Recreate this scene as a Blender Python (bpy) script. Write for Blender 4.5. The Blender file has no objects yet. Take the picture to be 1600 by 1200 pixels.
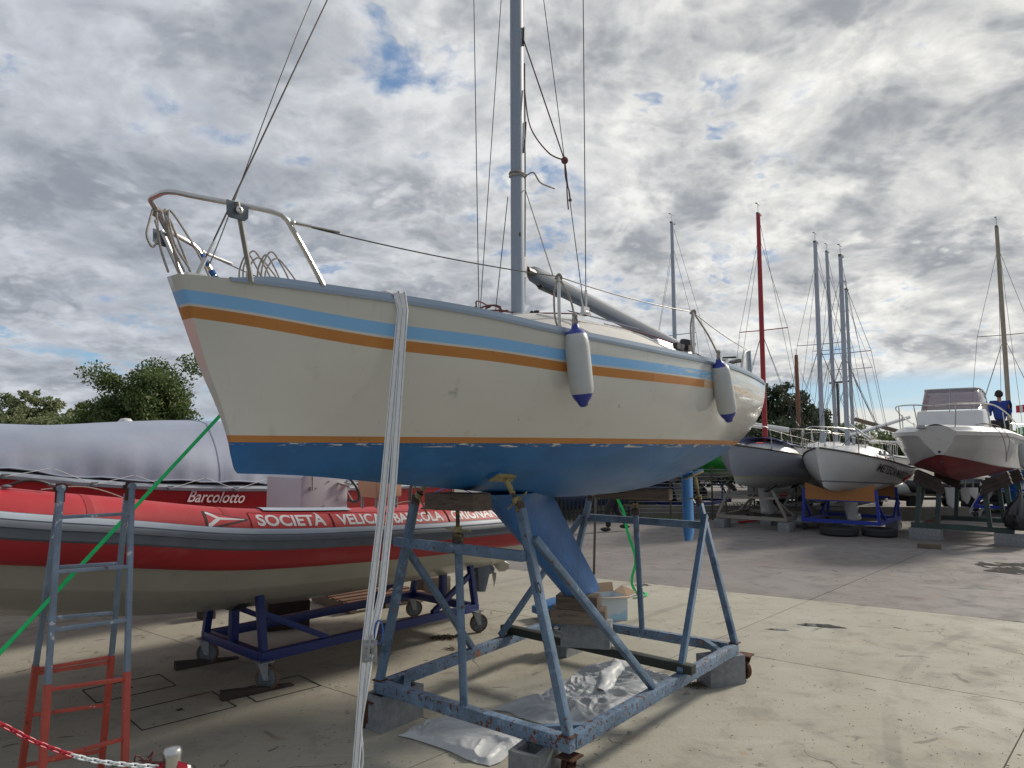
import bpy, bmesh, math, random
import numpy as np
from mathutils import Vector, Matrix, Euler, noise as mnoise
random.seed(7); np.random.seed(7)
S = bpy.context.scene
COL = S.collection
R = math.radians
# ------------------------------------------------------------------ camera
PITCH = math.atan(100/1120.)
CAMH = 2.0
cam_d = bpy.data.cameras.new('camera'); cam = bpy.data.objects.new('camera', cam_d); COL.objects.link(cam)
cam.location = (0, 0, CAMH); cam.rotation_euler = (R(90)+PITCH, 0, 0)
cam_d.sensor_width = 36; cam_d.lens = 1120/1600.*36; cam_d.clip_start = .05; cam_d.clip_end = 3000
S.camera = cam
S.render.resolution_x = 1024; S.render.resolution_y = 768
# ------------------------------------------------------------------ colour
S.view_settings.view_transform = 'Standard'; S.view_settings.look = 'None'
S.view_settings.gamma = 1; S.view_settings.use_curve_mapping = False
S.view_settings.exposure = 0.46
# ------------------------------------------------------------------ sky and sun
SUN_AZ, SUN_EL = 36, 30            # degrees from +X towards +Y, elevation
def sockval(n, i, v):
    if v is None: return
    if isinstance(v, bpy.types.NodeSocket): n.id_data.links.new(v, n.inputs[i])
    else: n.inputs[i].default_value = v
class NT:
    def __init__(s, tree): s.t = tree; tree.nodes.clear()
    def n(s, typ, **kw):
        nd = s.t.nodes.new(typ)
        for k, v in kw.items(): setattr(nd, k, v)
        return nd
    def math(s, op, a, b=None, c=None, clamp=False):
        nd = s.n('ShaderNodeMath', operation=op, use_clamp=clamp)
        sockval(nd, 0, a); sockval(nd, 1, b); sockval(nd, 2, c); return nd.outputs[0]
    def mapr(s, v, a, b, c=0., d=1., smooth=True):
        nd = s.n('ShaderNodeMapRange', interpolation_type='SMOOTHSTEP' if smooth else 'LINEAR')
        sockval(nd, 0, v); 
        for i, q in enumerate((a, b, c, d)): sockval(nd, i+1, q)
        return nd.outputs[0]
    def mix(s, f, a, b, mode='MIX'):
        nd = s.n('ShaderNodeMix', data_type='RGBA', blend_type=mode)
        sockval(nd, 0, f)
        for i, q in ((6, a), (7, b)):
            if not isinstance(q, bpy.types.NodeSocket) and len(q) == 3: q = (*q, 1)
            sockval(nd, i, q)
        return nd.outputs[2]
    def noise(s, vec, scale, detail=4, rough=.55, dist=0., dim='3D', w=None):
        nd = s.n('ShaderNodeTexNoise', noise_dimensions=dim)
        if vec is not None: sockval(nd, 'Vector', vec)
        nd.inputs['Scale'].default_value = scale; nd.inputs['Detail'].default_value = detail
        nd.inputs['Roughness'].default_value = rough; nd.inputs['Distortion'].default_value = dist
        return nd.outputs[0]
    def vec(s, x, y, z):
        nd = s.n('ShaderNodeCombineXYZ'); sockval(nd, 0, x); sockval(nd, 1, y); sockval(nd, 2, z); return nd.outputs[0]
    def vmath(s, op, a, b):
        nd = s.n('ShaderNodeVectorMath', operation=op); sockval(nd, 0, a); sockval(nd, 1, b)
        return nd.outputs[1] if op == 'DOT_PRODUCT' else nd.outputs[0]
W = bpy.data.worlds.new('World'); S.world = W; W.use_nodes = True
t = NT(W.node_tree)
tc = t.n('ShaderNodeTexCoord'); sp = t.n('ShaderNodeSeparateXYZ'); t.t.links.new(tc.outputs['Generated'], sp.inputs[0])
X, Y, Z = sp.outputs
zc = t.math('MAXIMUM', Z, 0.0)
den = t.math('ADD', zc, .30)
P = t.vec(t.math('DIVIDE', X, den), t.math('DIVIDE', Y, den), 3.7)
sky = t.n('ShaderNodeTexSky', sky_type='NISHITA', sun_disc=False)
sky.sun_elevation = R(SUN_EL); sky.sun_rotation = R(90-SUN_AZ); sky.air_density = 1.0; sky.dust_density = .6; sky.ozone_density = 2.0
sd = (math.cos(R(SUN_AZ))*math.cos(R(SUN_EL)), math.sin(R(SUN_AZ))*math.cos(R(SUN_EL)), math.sin(R(SUN_EL)))
sdot = t.vmath('DOT_PRODUCT', tc.outputs['Generated'], sd)
# big forms, then puffs inside them; everything in the plane of the cloud deck
warp = t.n('ShaderNodeTexNoise'); t.t.links.new(P, warp.inputs['Vector']); warp.inputs['Scale'].default_value = 2.6; warp.inputs['Detail'].default_value = 3
wv = t.vmath('SUBTRACT', warp.outputs[1], (.5, .5, .5))
wv2 = t.n('ShaderNodeVectorMath', operation='SCALE'); t.t.links.new(wv, wv2.inputs[0]); wv2.inputs[3].default_value = .16
PW = t.vmath('ADD', P, wv2.outputs[0])
big = t.noise(PW, 1.7, 3, .5)
vor = t.n('ShaderNodeTexVoronoi', feature='SMOOTH_F1'); t.t.links.new(PW, vor.inputs['Vector']); vor.inputs['Scale'].default_value = 3.4; vor.voronoi_dimensions = '2D'; vor.inputs['Detail'].default_value = 3.5; vor.inputs['Roughness'].default_value = .62; vor.inputs['Lacunarity'].default_value = 2.3; vor.inputs['Smoothness'].default_value = .7; vor.inputs['Randomness'].default_value = 1.
bil_ = t.mapr(vor.outputs[0], .12, .95, 1, 0, False)
mid = t.math('ADD', t.math('MULTIPLY', t.noise(PW, 5.0, 10, .56, .0), .6), t.math('MULTIPLY', bil_, .4))
fine = t.noise(t.vmath('ADD', PW, (9.1, 4.2, 1.)), 16, 9, .6, .05)
dens = t.math('ADD', t.math('MULTIPLY', mid, .62), t.math('ADD', t.math('MULTIPLY', big, .30), t.math('MULTIPLY', fine, .16)))
cover = t.mapr(dens, .300, .395)
thick = t.mapr(dens, .375, .58, smooth=False)
# edge of the deck low on the right, lower on the left
azx = t.math('DIVIDE', X, t.math('MAXIMUM', Y, .2))
edge = t.mapr(azx, -.6, .55, .035, .088, False)
en = t.math('MULTIPLY', t.math('SUBTRACT', t.noise(P, 1.3, 6, .6), .5), .05)
deck = t.mapr(t.math('SUBTRACT', t.math('ADD', Z, en), edge), -.008, .012)
cover = t.math('MULTIPLY', cover, deck)
# low white banks close to the horizon
lowv = t.vec(t.math('MULTIPLY', X, 3.0), t.math('MULTIPLY', Y, 3.0), t.math('MULTIPLY', Z, 42.))
lown = t.noise(lowv, 1.2, 6, .55)
low = t.math('MULTIPLY', t.mapr(lown, .38, .56), t.mapr(Z, .064, .040))
# brightness
glow = t.mapr(sdot, .25, 1.0, 0, 1)
shade = t.mapr(t.noise(t.vmath('ADD', PW, (2.0, 7.0, 0.)), 4.0, 8, .58, .1), .36, .64)
bri = t.math('ADD', t.math('MULTIPLY', shade, .42), t.math('MULTIPLY', t.math('SUBTRACT', 1., thick), .66), clamp=True)
puff = t.mapr(t.noise(t.vmath('ADD', PW, (5.0, 1.0, 3.)), 9.0, 9, .62, .1), .35, .68, .72, 1.22)
bri = t.math('MULTIPLY', t.mapr(t.math('ADD', t.math('MULTIPLY', bri, .68), t.math('MULTIPLY', t.mapr(bil_, .34, .76), .36)), .04, .80), puff, clamp=True)
cdark = t.mix(glow, (2.8, 3.1, 3.6), (3.3, 3.5, 3.8))
clight = t.mix(glow, (6.0, 6.3, 6.85), (9.6, 9.45, 9.0))
ccol = t.mix(bri, cdark, clight)
blue = t.mix(.75, sky.outputs[0], (1.7, 2.9, 5.0))
lowblue = t.mix(.7, sky.outputs[0], (2.9, 5.2, 7.4))
blue = t.mix(t.mapr(Z, .25, .05), blue, lowblue)
c1 = t.mix(low, blue, t.mix(glow, (5.6, 6.1, 6.7), (8.2, 8.1, 7.5)))
c2 = t.mix(cover, c1, ccol)
gz = t.mix(t.mapr(Z, -.02, .0), (.9, .9, .85), c2)
bg = t.n('ShaderNodeBackground'); t.t.links.new(gz, bg.inputs[0]); bg.inputs[1].default_value = .075
out = t.n('ShaderNodeOutputWorld'); t.t.links.new(bg.outputs[0], out.inputs[0])
W.cycles.sampling_method = 'MANUAL'; W.cycles.sample_map_resolution = 512
sl = bpy.data.lights.new('sun', 'SUN'); sun = bpy.data.objects.new('sun', sl); COL.objects.link(sun)
sl.energy = 2.6; sl.angle = R(9); sl.color = (1.0, .92, .80)
sun.rotation_euler = Vector(sd).to_track_quat('Z', 'Y').to_euler()
sun.location = (30, 20, 30)

# ------------------------------------------------------------------ materials
def V4(c): return (c[0], c[1], c[2], 1)
MATS = {}
def pmat(name, col, rough=.5, metal=0., var=.12, vscale=2.5, spots=(), bump=0., bscale=60., coat=0., alpha=1., trans=0., rand=0., spec=.5, obj=True, stretch=None, streaks=()):
    """spots: (colour, scale, threshold, softness, roughness)"""
    if name in MATS: return MATS[name]
    m = bpy.data.materials.new(name); m.use_nodes = True; MATS[name] = m
    t = NT(m.node_tree)
    tc = t.n('ShaderNodeTexCoord'); co = tc.outputs['Object']
    if stretch:
        mp = t.n('ShaderNodeMapping'); t.t.links.new(co, mp.inputs[0]); mp.inputs['Scale'].default_value = stretch; co = mp.outputs[0]
    c = V4(col)
    v = t.noise(co, vscale, 6, .6)
    f = t.mapr(v, .3, .7, 1-var, 1+var, False)
    hs = t.n('ShaderNodeHueSaturation'); hs.inputs['Color'].default_value = c; sockval(hs, 'Value', f)
    cur = hs.outputs[0]
    if rand:
        oi = t.n('ShaderNodeObjectInfo'); h2 = t.n('ShaderNodeHueSaturation')
        t.t.links.new(cur, h2.inputs['Color']); sockval(h2, 'Value', t.mapr(oi.outputs['Random'], 0, 1, 1-rand, 1+rand, False)); cur = h2.outputs[0]
    rg = rough; bmp = None
    for i, (sc, ss, th, so, sr) in enumerate(spots):
        nn = t.noise(t.vmath('ADD', co, (i*3.3, i*1.7, i*5.1)), ss, 8, .62, .2)
        k = t.mapr(nn, th, th+so)
        cur = t.mix(k, cur, sc)
        rg = t.math('ADD', t.math('MULTIPLY', k, sr-rough if not isinstance(rg, bpy.types.NodeSocket) else 0.), rg)
    for i, (sc, scale, th, so, st) in enumerate(streaks):
        mp2 = t.n('ShaderNodeMapping'); t.t.links.new(tc.outputs['Object'], mp2.inputs[0]); mp2.inputs['Scale'].default_value = scale; mp2.inputs['Location'].default_value = (i*2.7, i*1.3, i)
        cur = t.mix(t.math('MULTIPLY', t.mapr(t.noise(mp2.outputs[0], 1., 6, .6), th, th+so), st), cur, sc)
    b = t.n('ShaderNodeBsdfPrincipled')
    sockval(b, 'Base Color', cur); sockval(b, 'Roughness', rg); b.inputs['Metallic'].default_value = metal
    b.inputs['Coat Weight'].default_value = coat; b.inputs['Coat Roughness'].default_value = .12
    b.inputs['Alpha'].default_value = alpha; b.inputs['Transmission Weight'].default_value = trans
    b.inputs['Specular IOR Level'].default_value = spec
    if bump:
        bn = t.n('ShaderNodeBump'); bn.inputs['Strength'].default_value = bump; bn.inputs['Distance'].default_value = .01
        sockval(bn, 'Height', t.noise(co, bscale, 5, .6)); t.t.links.new(bn.outputs[0], b.inputs['Normal'])
    o = t.n('ShaderNodeOutputMaterial'); t.t.links.new(b.outputs[0], o.inputs[0])
    return m
RUST = (.10, .035, .015)
M_hull = pmat('cream gelcoat', (.58, .57, .525), .17, var=.05, vscale=1.2, spots=[((.50, .47, .37), 2.2, .60, .22, .4), ((.20, .16, .10), 40, .725, .03, .6), ((.33, .36, .34), 3.5, .66, .05, .5)], coat=.4, bump=.05, bscale=3, streaks=[((.42, .38, .29), (9, 9, .9), .58, .14, .30), ((.36, .35, .33), (1.2, 1.2, 14), .62, .12, .22), ((.22, .15, .08), (26, 26, 1.6), .69, .05, .5)])
M_deck = pmat('grey non slip deck', (.55, .53, .49), .7, var=.08, vscale=6, spots=[((.35, .33, .30), 5, .62, .15, .8)], bump=.15, bscale=250)
M_bluestripe = pmat('pale blue tape', (.22, .47, .78), .4, var=.05)
M_orange = pmat('orange tape', (.46, .19, .045), .45, var=.1, spots=[((.35, .14, .04), 9, .64, .06, .5)])
M_anti = pmat('blue antifouling', (.012, .115, .31), .40, var=.22, vscale=3, spots=[((.03, .16, .38), 7, .56, .14, .6), ((.20, .26, .33), 60, .73, .04, .8)], bump=.12, bscale=90)
M_keel = pmat('blue antifouling keel', (.012, .10, .29), .34, var=.2, vscale=5, bump=.5, bscale=45, spots=[((.04, .2, .42), 11, .6, .1, .6)])
M_rail = pmat('anodised toerail', (.30, .36, .43), .4, .7, var=.08)
M_steel = pmat('stainless steel', (.52, .51, .49), .30, 1., var=.08, vscale=20)
M_wire = pmat('dull wire', (.10, .09, .08), .45, .5)
M_alu = pmat('painted mast alloy', (.25, .30, .37), .5, .0, var=.06, vscale=5, stretch=(6, 6, .6))
M_boomcol = pmat('boom alloy', (.085, .11, .15), .6, .0, var=.08, spec=.3)
M_black = pmat('black plastic', (.02, .02, .022), .5)
M_rubber = pmat('tyre rubber', (.018, .018, .02), .75, var=.2, bump=.3, bscale=60)
M_fender = pmat('white vinyl fender', (.44, .455, .45), .42, var=.06, vscale=8, spots=[((.38, .38, .34), 9, .57, .2, .6), ((.2, .18, .14), 60, .73, .05, .7)])
M_fblue = pmat('dark blue fender end', (.012, .03, .25), .4)
M_rope = pmat('weathered rope', (.30, .27, .24), .9, var=.35, vscale=90)
M_rope_r = pmat('dark red flecked rope', (.13, .05, .05), .9, var=.4, vscale=120)
M_rope_b = pmat('blue rope', (.03, .10, .30), .9, var=.4, vscale=120)
M_cradle = pmat('rusting pale blue paint', (.105, .165, .245), .6, var=.3, vscale=4,
    spots=[((.15, .225, .32), 9, .57, .08, .5), ((.055, .10, .17), 5, .55, .10, .6), ((.16, .10, .09), 7, .64, .06, .7), (RUST, 26, .635, .015, .85), ((.05, .02, .012), 60, .655, .02, .9), ((.32, .36, .42), 16, .655, .02, .5)], bump=.35, bscale=40)
M_cradleb = pmat('heavily rusting pale blue paint', (.12, .185, .27), .6, var=.3, vscale=4,
    spots=[((.165, .25, .36), 12, .56, .06, .5), ((.30, .13, .08), 6, .62, .06, .7), (RUST, 24, .590, .012, .85), ((.06, .022, .012), 60, .60, .012, .9), (RUST, 6, .64, .015, .85)], bump=.4, bscale=40)
M_cradle2 = pmat('rusty blue screw', (.07, .05, .04), .7, .3, var=.4, vscale=30, spots=[((.25, .18, .06), 20, .55, .08, .7)])
M_rusty = pmat('rust', (.09, .035, .02), .85, .2, var=.45, vscale=18, spots=[((.02, .015, .015), 14, .6, .1, .9)], bump=.5, bscale=60)
M_yellowp = pmat('old yellow paint', (.30, .25, .12), .6, .2, var=.3, vscale=14, spots=[(RUST, 18, .6, .05, .8)])
M_block = pmat('concrete block', (.215, .225, .235), .95, var=.2, vscale=20, bump=.9, bscale=120, spots=[((.12, .12, .125), 8, .62, .12, .95)], rand=.12)
M_wood = pmat('weathered timber', (.15, .115, .085), .85, var=.35, vscale=3, stretch=(1.5, 14, 14), bump=.6, bscale=9, spots=[((.04, .028, .022), 4, .58, .12, .9)], rand=.25)
M_ply = pmat('plywood', (.42, .20, .09), .6, var=.15, vscale=4, stretch=(1, 8, 8))
M_greenbeam = pmat('dark green steel', (.020, .028, .020), .5, .2, var=.3)
M_navy = pmat('navy blue steel', (.010, .022, .13), .42, var=.12, spots=[((.05, .07, .2), 20, .7, .03, .6)])
M_royal = pmat('royal blue steel', (.010, .035, .33), .45, var=.15)
M_red = pmat('red hypalon', (.43, .022, .030), .5, var=.12, vscale=2, spots=[((.42, .07, .07), 4, .54, .2, .6), ((.30, .05, .04), 34, .68, .06, .7)], bump=.25, bscale=5, streaks=[((.30, .10, .09), (3, 3, 22), .60, .12, .35)])
M_redgel = pmat('red gelcoat', (.36, .012, .018), .3, var=.08, coat=.3)
M_strake = pmat('grey rubber strake', (.125, .14, .165), .55, var=.15, vscale=6, spots=[((.2, .22, .25), 9, .62, .1, .6)])
M_strake_l = pmat('pale grey strake', (.38, .43, .50), .5, var=.12)
M_white = pmat('white gelcoat', (.62, .62, .61), .3, var=.06, coat=.2, spots=[((.45, .43, .38), 4, .63, .15, .5)])
M_whitebottom = pmat('off white bottom paint', (.42, .42, .40), .6, var=.12, vscale=3, spots=[((.3, .27, .22), 5, .6, .1, .7)])
M_cream = pmat('cream rib hull', (.42, .40, .33), .35, var=.1, vscale=2, spots=[((.2, .19, .15), 3, .6, .15, .5)], coat=.2)
M_cover = pmat('pale grey tarpaulin', (.29, .325, .41), .65, var=.07, vscale=2, bump=.35, bscale=5, streaks=[((.33, .34, .38), (1.2, 6, 6), .57, .12, .5)])
M_lettering = pmat('white lettering', (.72, .72, .72), .45, var=.03)
M_greylet = pmat('pink white lettering', (.75, .60, .62), .5)
M_console = pmat('grey console', (.46, .45, .49), .45, var=.05)
M_tan = pmat('tan seat vinyl', (.42, .24, .15), .6)
M_ladblue = pmat('scuffed blue grey steel', (.16, .21, .28), .5, .2, var=.25, vscale=8, spots=[((.5, .52, .55), 16, .63, .02, .5), (RUST, 14, .64, .03, .85)], bump=.2)
M_ladred = pmat('chipped red paint', (.38, .055, .035), .5, .0, var=.18, vscale=8, spots=[((.55, .45, .42), 17, .665, .02, .5), ((.08, .02, .015), 13, .64, .03, .8)], bump=.2)
M_grassg = pmat('green webbing', (.0, .50, .13), .65, var=.12, vscale=40)
M_webbing = pmat('white webbing', (.70, .71, .71), .75, var=.15, vscale=8, stretch=(40, 40, 3), spots=[((.25, .29, .35), 6, .6, .12, .8)])
M_chainw = pmat('white plastic chain', (.62, .66, .68), .5)
M_chainr = pmat('red plastic chain', (.42, .01, .03), .45)
M_cardboard = pmat('cardboard', (.48, .33, .21), .8, var=.08)
M_cartonw = pmat('printed white carton', (.55, .62, .66), .6, var=.05)
M_cartonb = pmat('pale blue print', (.32, .52, .66), .6)
M_green = pmat('bright green gelcoat', (.02, .30, .035), .35)
M_slate = pmat('slate blue gelcoat', (.29, .31, .355), .35, var=.06)
M_redmast = pmat('red mast', (.33, .012, .02), .35)
M_woodmast = pmat('varnished spar', (.24, .085, .035), .4, var=.2, stretch=(8, 8, 1))
M_tanmast = pmat('golden spar', (.32, .28, .21), .4, .2, var=.15, stretch=(8, 8, 1))
M_greymast = pmat('grey anodised spar', (.34, .37, .42), .35, .4, var=.06)
M_bluecloth = pmat('blue grey cloth', (.16, .17, .34), .8, var=.15)
M_redbottom = pmat('red antifouling', (.22, .035, .04), .65, var=.25, vscale=4)
M_darkgreen = pmat('dark green rusty steel', (.035, .06, .055), .6, .2, var=.3, spots=[(RUST, 10, .62, .04, .85)])
M_timberd = pmat('dark timber pad', (.045, .03, .027), .85, var=.4, vscale=5)
M_galv = pmat('galvanised steel', (.30, .31, .32), .5, .5, var=.15, vscale=9)
M_bag = pmat('black bin bag', (.012, .012, .014), .28, var=.2, bump=.6, bscale=14)
M_windscreen = pmat('tinted screen', (.22, .12, .15), .08, coat=.6, spec=.9, alpha=.72)
M_glassdark = pmat('dark glass', (.02, .025, .03), .06, spec=.8)
M_carblue = pmat('metallic blue car paint', (.03, .06, .14), .25, .3, coat=.8)
M_cargrey = pmat('metallic grey car paint', (.05, .06, .08), .25, .3, coat=.8)
M_skin = pmat('skin', (.36, .19, .13), .6)
M_hair = pmat('dark hair', (.02, .014, .012), .8)
M_jumper = pmat('blue jumper', (.012, .04, .22), .85, bump=.3, bscale=60)
M_trousers = pmat('black trousers', (.018, .018, .022), .85, bump=.2, bscale=30)
M_bark = pmat('bark', (.07, .055, .042), .9, var=.3, bump=.6, bscale=12)
M_redprint = pmat('red print', (.55, .03, .04), .5)
M_blackprint = pmat('black print', (.015, .015, .02), .5)
M_blueprint = pmat('dark blue print', (.03, .05, .25), .5)
M_propw = pmat('cast propeller', (.45, .43, .40), .45, .3)
M_drive = pmat('outdrive grey', (.10, .12, .15), .45, .2)

# --- faded stripes towards the stern: object x is metres aft
def fading(name, col, x0, x1, lo, hi):
    m = pmat(name, col, .4, var=.08); t_ = m.node_tree
    b = [n for n in t_.nodes if n.type == 'BSDF_PRINCIPLED'][0]
    src = b.inputs['Base Color'].links[0].from_socket
    class Q(NT):
        def __init__(s, tr): s.t = tr
    q = Q(t_); tc = q.n('ShaderNodeTexCoord'); sp = q.n('ShaderNodeSeparateXYZ'); t_.links.new(tc.outputs['Object'], sp.inputs[0])
    mp = q.n('ShaderNodeMapping'); t_.links.new(tc.outputs['Object'], mp.inputs[0]); mp.inputs['Scale'].default_value = (2, 2, 14)
    nz = q.noise(mp.outputs[0], 5, 8, .65)
    th = q.mapr(sp.outputs[0], x0, x1, lo, hi, False)
    k = q.mapr(q.math('SUBTRACT', th, nz), -.03, .03)
    t_.links.new(q.mix(k, src, (.60, .58, .52)), b.inputs['Base Color'])
    return m
M_bluefade = fading('worn pale blue tape', (.22, .47, .78), -.4, 2.2, .25, .58)
M_orangefade = fading('worn orange tape', (.52, .22, .06), .6, 1.9, .22, .40)
M_orangegone = fading('nearly gone orange tape', (.60, .42, .26), 1.2, 3.4, .40, .62)
M_flake = fading('flaked waterline edge', (.012, .105, .29), -3, 6, .41, .46)

# --- tree leaves
def leafmat(name, c1, c2):
    m = bpy.data.materials.new(name); m.use_nodes = True; t = NT(m.node_tree)
    g = t.n('ShaderNodeNewGeometry'); col = t.mix(g.outputs['Random Per Island'], c1, c2)
    b = t.n('ShaderNodeBsdfPrincipled'); sockval(b, 'Base Color', col); b.inputs['Roughness'].default_value = .6
    tr = t.n('ShaderNodeBsdfTranslucent'); sockval(tr, 0, col); mx = t.n('ShaderNodeMixShader'); mx.inputs[0].default_value = .35
    t.t.links.new(b.outputs[0], mx.inputs[1]); t.t.links.new(tr.outputs[0], mx.inputs[2])
    o = t.n('ShaderNodeOutputMaterial'); t.t.links.new(mx.outputs[0], o.inputs[0]); return m
M_leafA = leafmat('dark elm leaves', (.05, .09, .025), (.15, .20, .06))
M_leafB = leafmat('light poplar leaves', (.13, .165, .07), (.27, .30, .15))
M_leafP = leafmat('pine needles', (.018, .035, .016), (.05, .07, .03))
M_grass = leafmat('weeds', (.05, .09, .02), (.11, .14, .04))

# --- slabs of the yard
def slabmat(name, base, dark, warm, stain):
    m = bpy.data.materials.new(name); m.use_nodes = True; t = NT(m.node_tree)
    g = t.n('ShaderNodeNewGeometry'); co = g.outputs['Position']
    oi = t.n('ShaderNodeObjectInfo')
    big = t.noise(t.vmath('ADD', co, (3.3, 41., 0)), .55, 5, .6, .3); med = t.noise(co, 2.6, 7, .65, .4); fin = t.noise(co, 38, 5, .7)
    c = t.mix(t.mapr(big, .35, .65), base, warm)
    c = t.mix(t.mapr(med, .50, .72, 0, .75), c, dark)
    mp = t.n('ShaderNodeMapping'); t.t.links.new(co, mp.inputs[0]); mp.inputs['Rotation'].default_value = (0, 0, R(-40)); mp.inputs['Scale'].default_value = (.5, 5., 1)
    st = t.noise(mp.outputs[0], 1.4, 8, .7, .6)
    c = t.mix(t.mapr(st, .56, .66, 0, .35), c, dark)
    c = t.mix(t.mapr(st, .42, .34, 0, .3), c, stain)
    c = t.mix(t.mapr(t.noise(t.vmath('ADD', co, (25.3, 7, 0)), 1.3, 6, .65), .62, .72, 0, .35), c, (.14, .11, .08))
    c = t.mix(t.mapr(fin, .56, .68, 0, .6), c, dark)
    c = t.mix(t.mapr(t.noise(t.vmath('ADD', co, (2, 8, 3)), 90, 3, .6), .36, .28, 0, .6), c, stain)
    c = t.mix(t.mapr(t.noise(t.vmath('ADD', co, (15, 2, 0)), 3.1, 5, .6, .8), .64, .70, 0, .55), c, (.085, .075, .065))
    c = t.mix(t.mapr(t.noise(t.vmath('ADD', co, (1, 12, 0)), 1.6, 6, .6, .5), .63, .74, 0, .5), c, (.30, .17, .09))
    c = t.mix(t.mapr(t.noise(t.vmath('ADD', co, (4, 2, 7)), 14, 3, .5), .70, .73, 0, .8), c, (.06, .05, .045))
    wv = t.n('ShaderNodeTexWave', wave_type='RINGS', rings_direction='SPHERICAL'); mpw = t.n('ShaderNodeMapping'); t.t.links.new(co, mpw.inputs[0]); mpw.inputs['Location'].default_value = (-9, -2, 0); t.t.links.new(mpw.outputs[0], wv.inputs['Vector']); wv.inputs['Scale'].default_value = .11; wv.inputs['Distortion'].default_value = 1.5; wv.inputs['Detail Scale'].default_value = .4
    c = t.mix(t.math('MULTIPLY', t.mapr(wv.outputs[1], .994, .999, 0, .25), t.mapr(big, .45, .6)), c, (.08, .075, .07))
    vo = t.n('ShaderNodeTexVoronoi', feature='DISTANCE_TO_EDGE'); t.t.links.new(t.vmath('ADD', co, t.n('ShaderNodeCombineXYZ').outputs[0]), vo.inputs['Vector']); vo.inputs['Scale'].default_value = .32
    nz = t.n('ShaderNodeTexNoise'); t.t.links.new(co, nz.inputs['Vector']); nz.inputs['Scale'].default_value = 1.6; nz.inputs['Detail'].default_value = 6
    sc = t.n('ShaderNodeVectorMath', operation='SCALE'); t.t.links.new(nz.outputs[1], sc.inputs[0]); sc.inputs[3].default_value = .9
    t.t.links.new(t.vmath('ADD', co, sc.outputs[0]), vo.inputs['Vector'])
    crack = t.math('MULTIPLY', t.mapr(vo.outputs['Distance'], .0026, .0008), t.mapr(big, .50, .58))
    c = t.mix(t.math('MULTIPLY', crack, .8), c, (.05, .045, .04))
    h = t.n('ShaderNodeHueSaturation'); t.t.links.new(c, h.inputs['Color']); sockval(h, 'Value', t.mapr(oi.outputs['Random'], 0, 1, .93, 1.06, False))
    b = t.n('ShaderNodeBsdfPrincipled'); t.t.links.new(h.outputs[0], b.inputs['Base Color'])
    sockval(b, 'Roughness', t.mapr(med, .35, .65, .65, .9)); b.inputs['Specular IOR Level'].default_value = .3
    bn = t.n('ShaderNodeBump'); bn.inputs['Strength'].default_value = .45; bn.inputs['Distance'].default_value = .006
    sockval(bn, 'Height', t.math('ADD', fin, t.math('MULTIPLY', med, 2.))); t.t.links.new(bn.outputs[0], b.inputs['Normal'])
    o = t.n('ShaderNodeOutputMaterial'); t.t.links.new(b.outputs[0], o.inputs[0]); return m
M_slab = slabmat('pale yard concrete', (.37, .355, .295), (.235, .225, .195), (.33, .31, .25), (.46, .44, .37))
M_slabg = slabmat('old grey yard concrete', (.205, .19, .180), (.125, .118, .115), (.185, .165, .155), (.27, .25, .24))
M_joint = pmat('dirt in the joints', (.035, .032, .027), .95)
M_ground = pmat('far ground', (.19, .175, .16), .9, var=.2, vscale=.3)
M_soil = pmat('soil', (.06, .05, .035), .95, var=.3)
# ------------------------------------------------------------------ mesh building
class Frame:
    def __init__(s, o, ang, z=0.):
        s.o = Vector((o[0], o[1], z)); s.a = R(ang); c, d = math.cos(s.a), math.sin(s.a); s.x = (c, d); s.y = (-d, c)
    def w(s, x, y, z=0.): return Vector((s.o.x+x*s.x[0]+y*s.y[0], s.o.y+x*s.x[1]+y*s.y[1], s.o.z+z))
    def l(s, x, y, z=0.):
        dx, dy = x-s.o.x, y-s.o.y; return Vector((dx*s.x[0]+dy*s.x[1], dx*s.y[0]+dy*s.y[1], z-s.o.z))
def seen(px, py, Y):
    """a point of the place at forward distance Y, found from where the photo shows it"""
    u = (px-800)/1120.; v = -(py-600)/1120.
    d = Vector((u, math.cos(PITCH)-v*math.sin(PITCH), math.sin(PITCH)+v*math.cos(PITCH)))
    return Vector((0, 0, CAMH))+d*(Y/d.y)
def onfloor(px, py, z=0.):
    u = (px-800)/1120.; v = -(py-600)/1120.
    d = Vector((u, math.cos(PITCH)-v*math.sin(PITCH), math.sin(PITCH)+v*math.cos(PITCH)))
    return Vector((0, 0, CAMH))+d*((z-CAMH)/d.z)
def perp(d):
    a = Vector((0, 0, 1)) if abs(d.z) < .9 else Vector((1, 0, 0))
    s = d.cross(a).normalized(); return s, s.cross(d).normalized()
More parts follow.
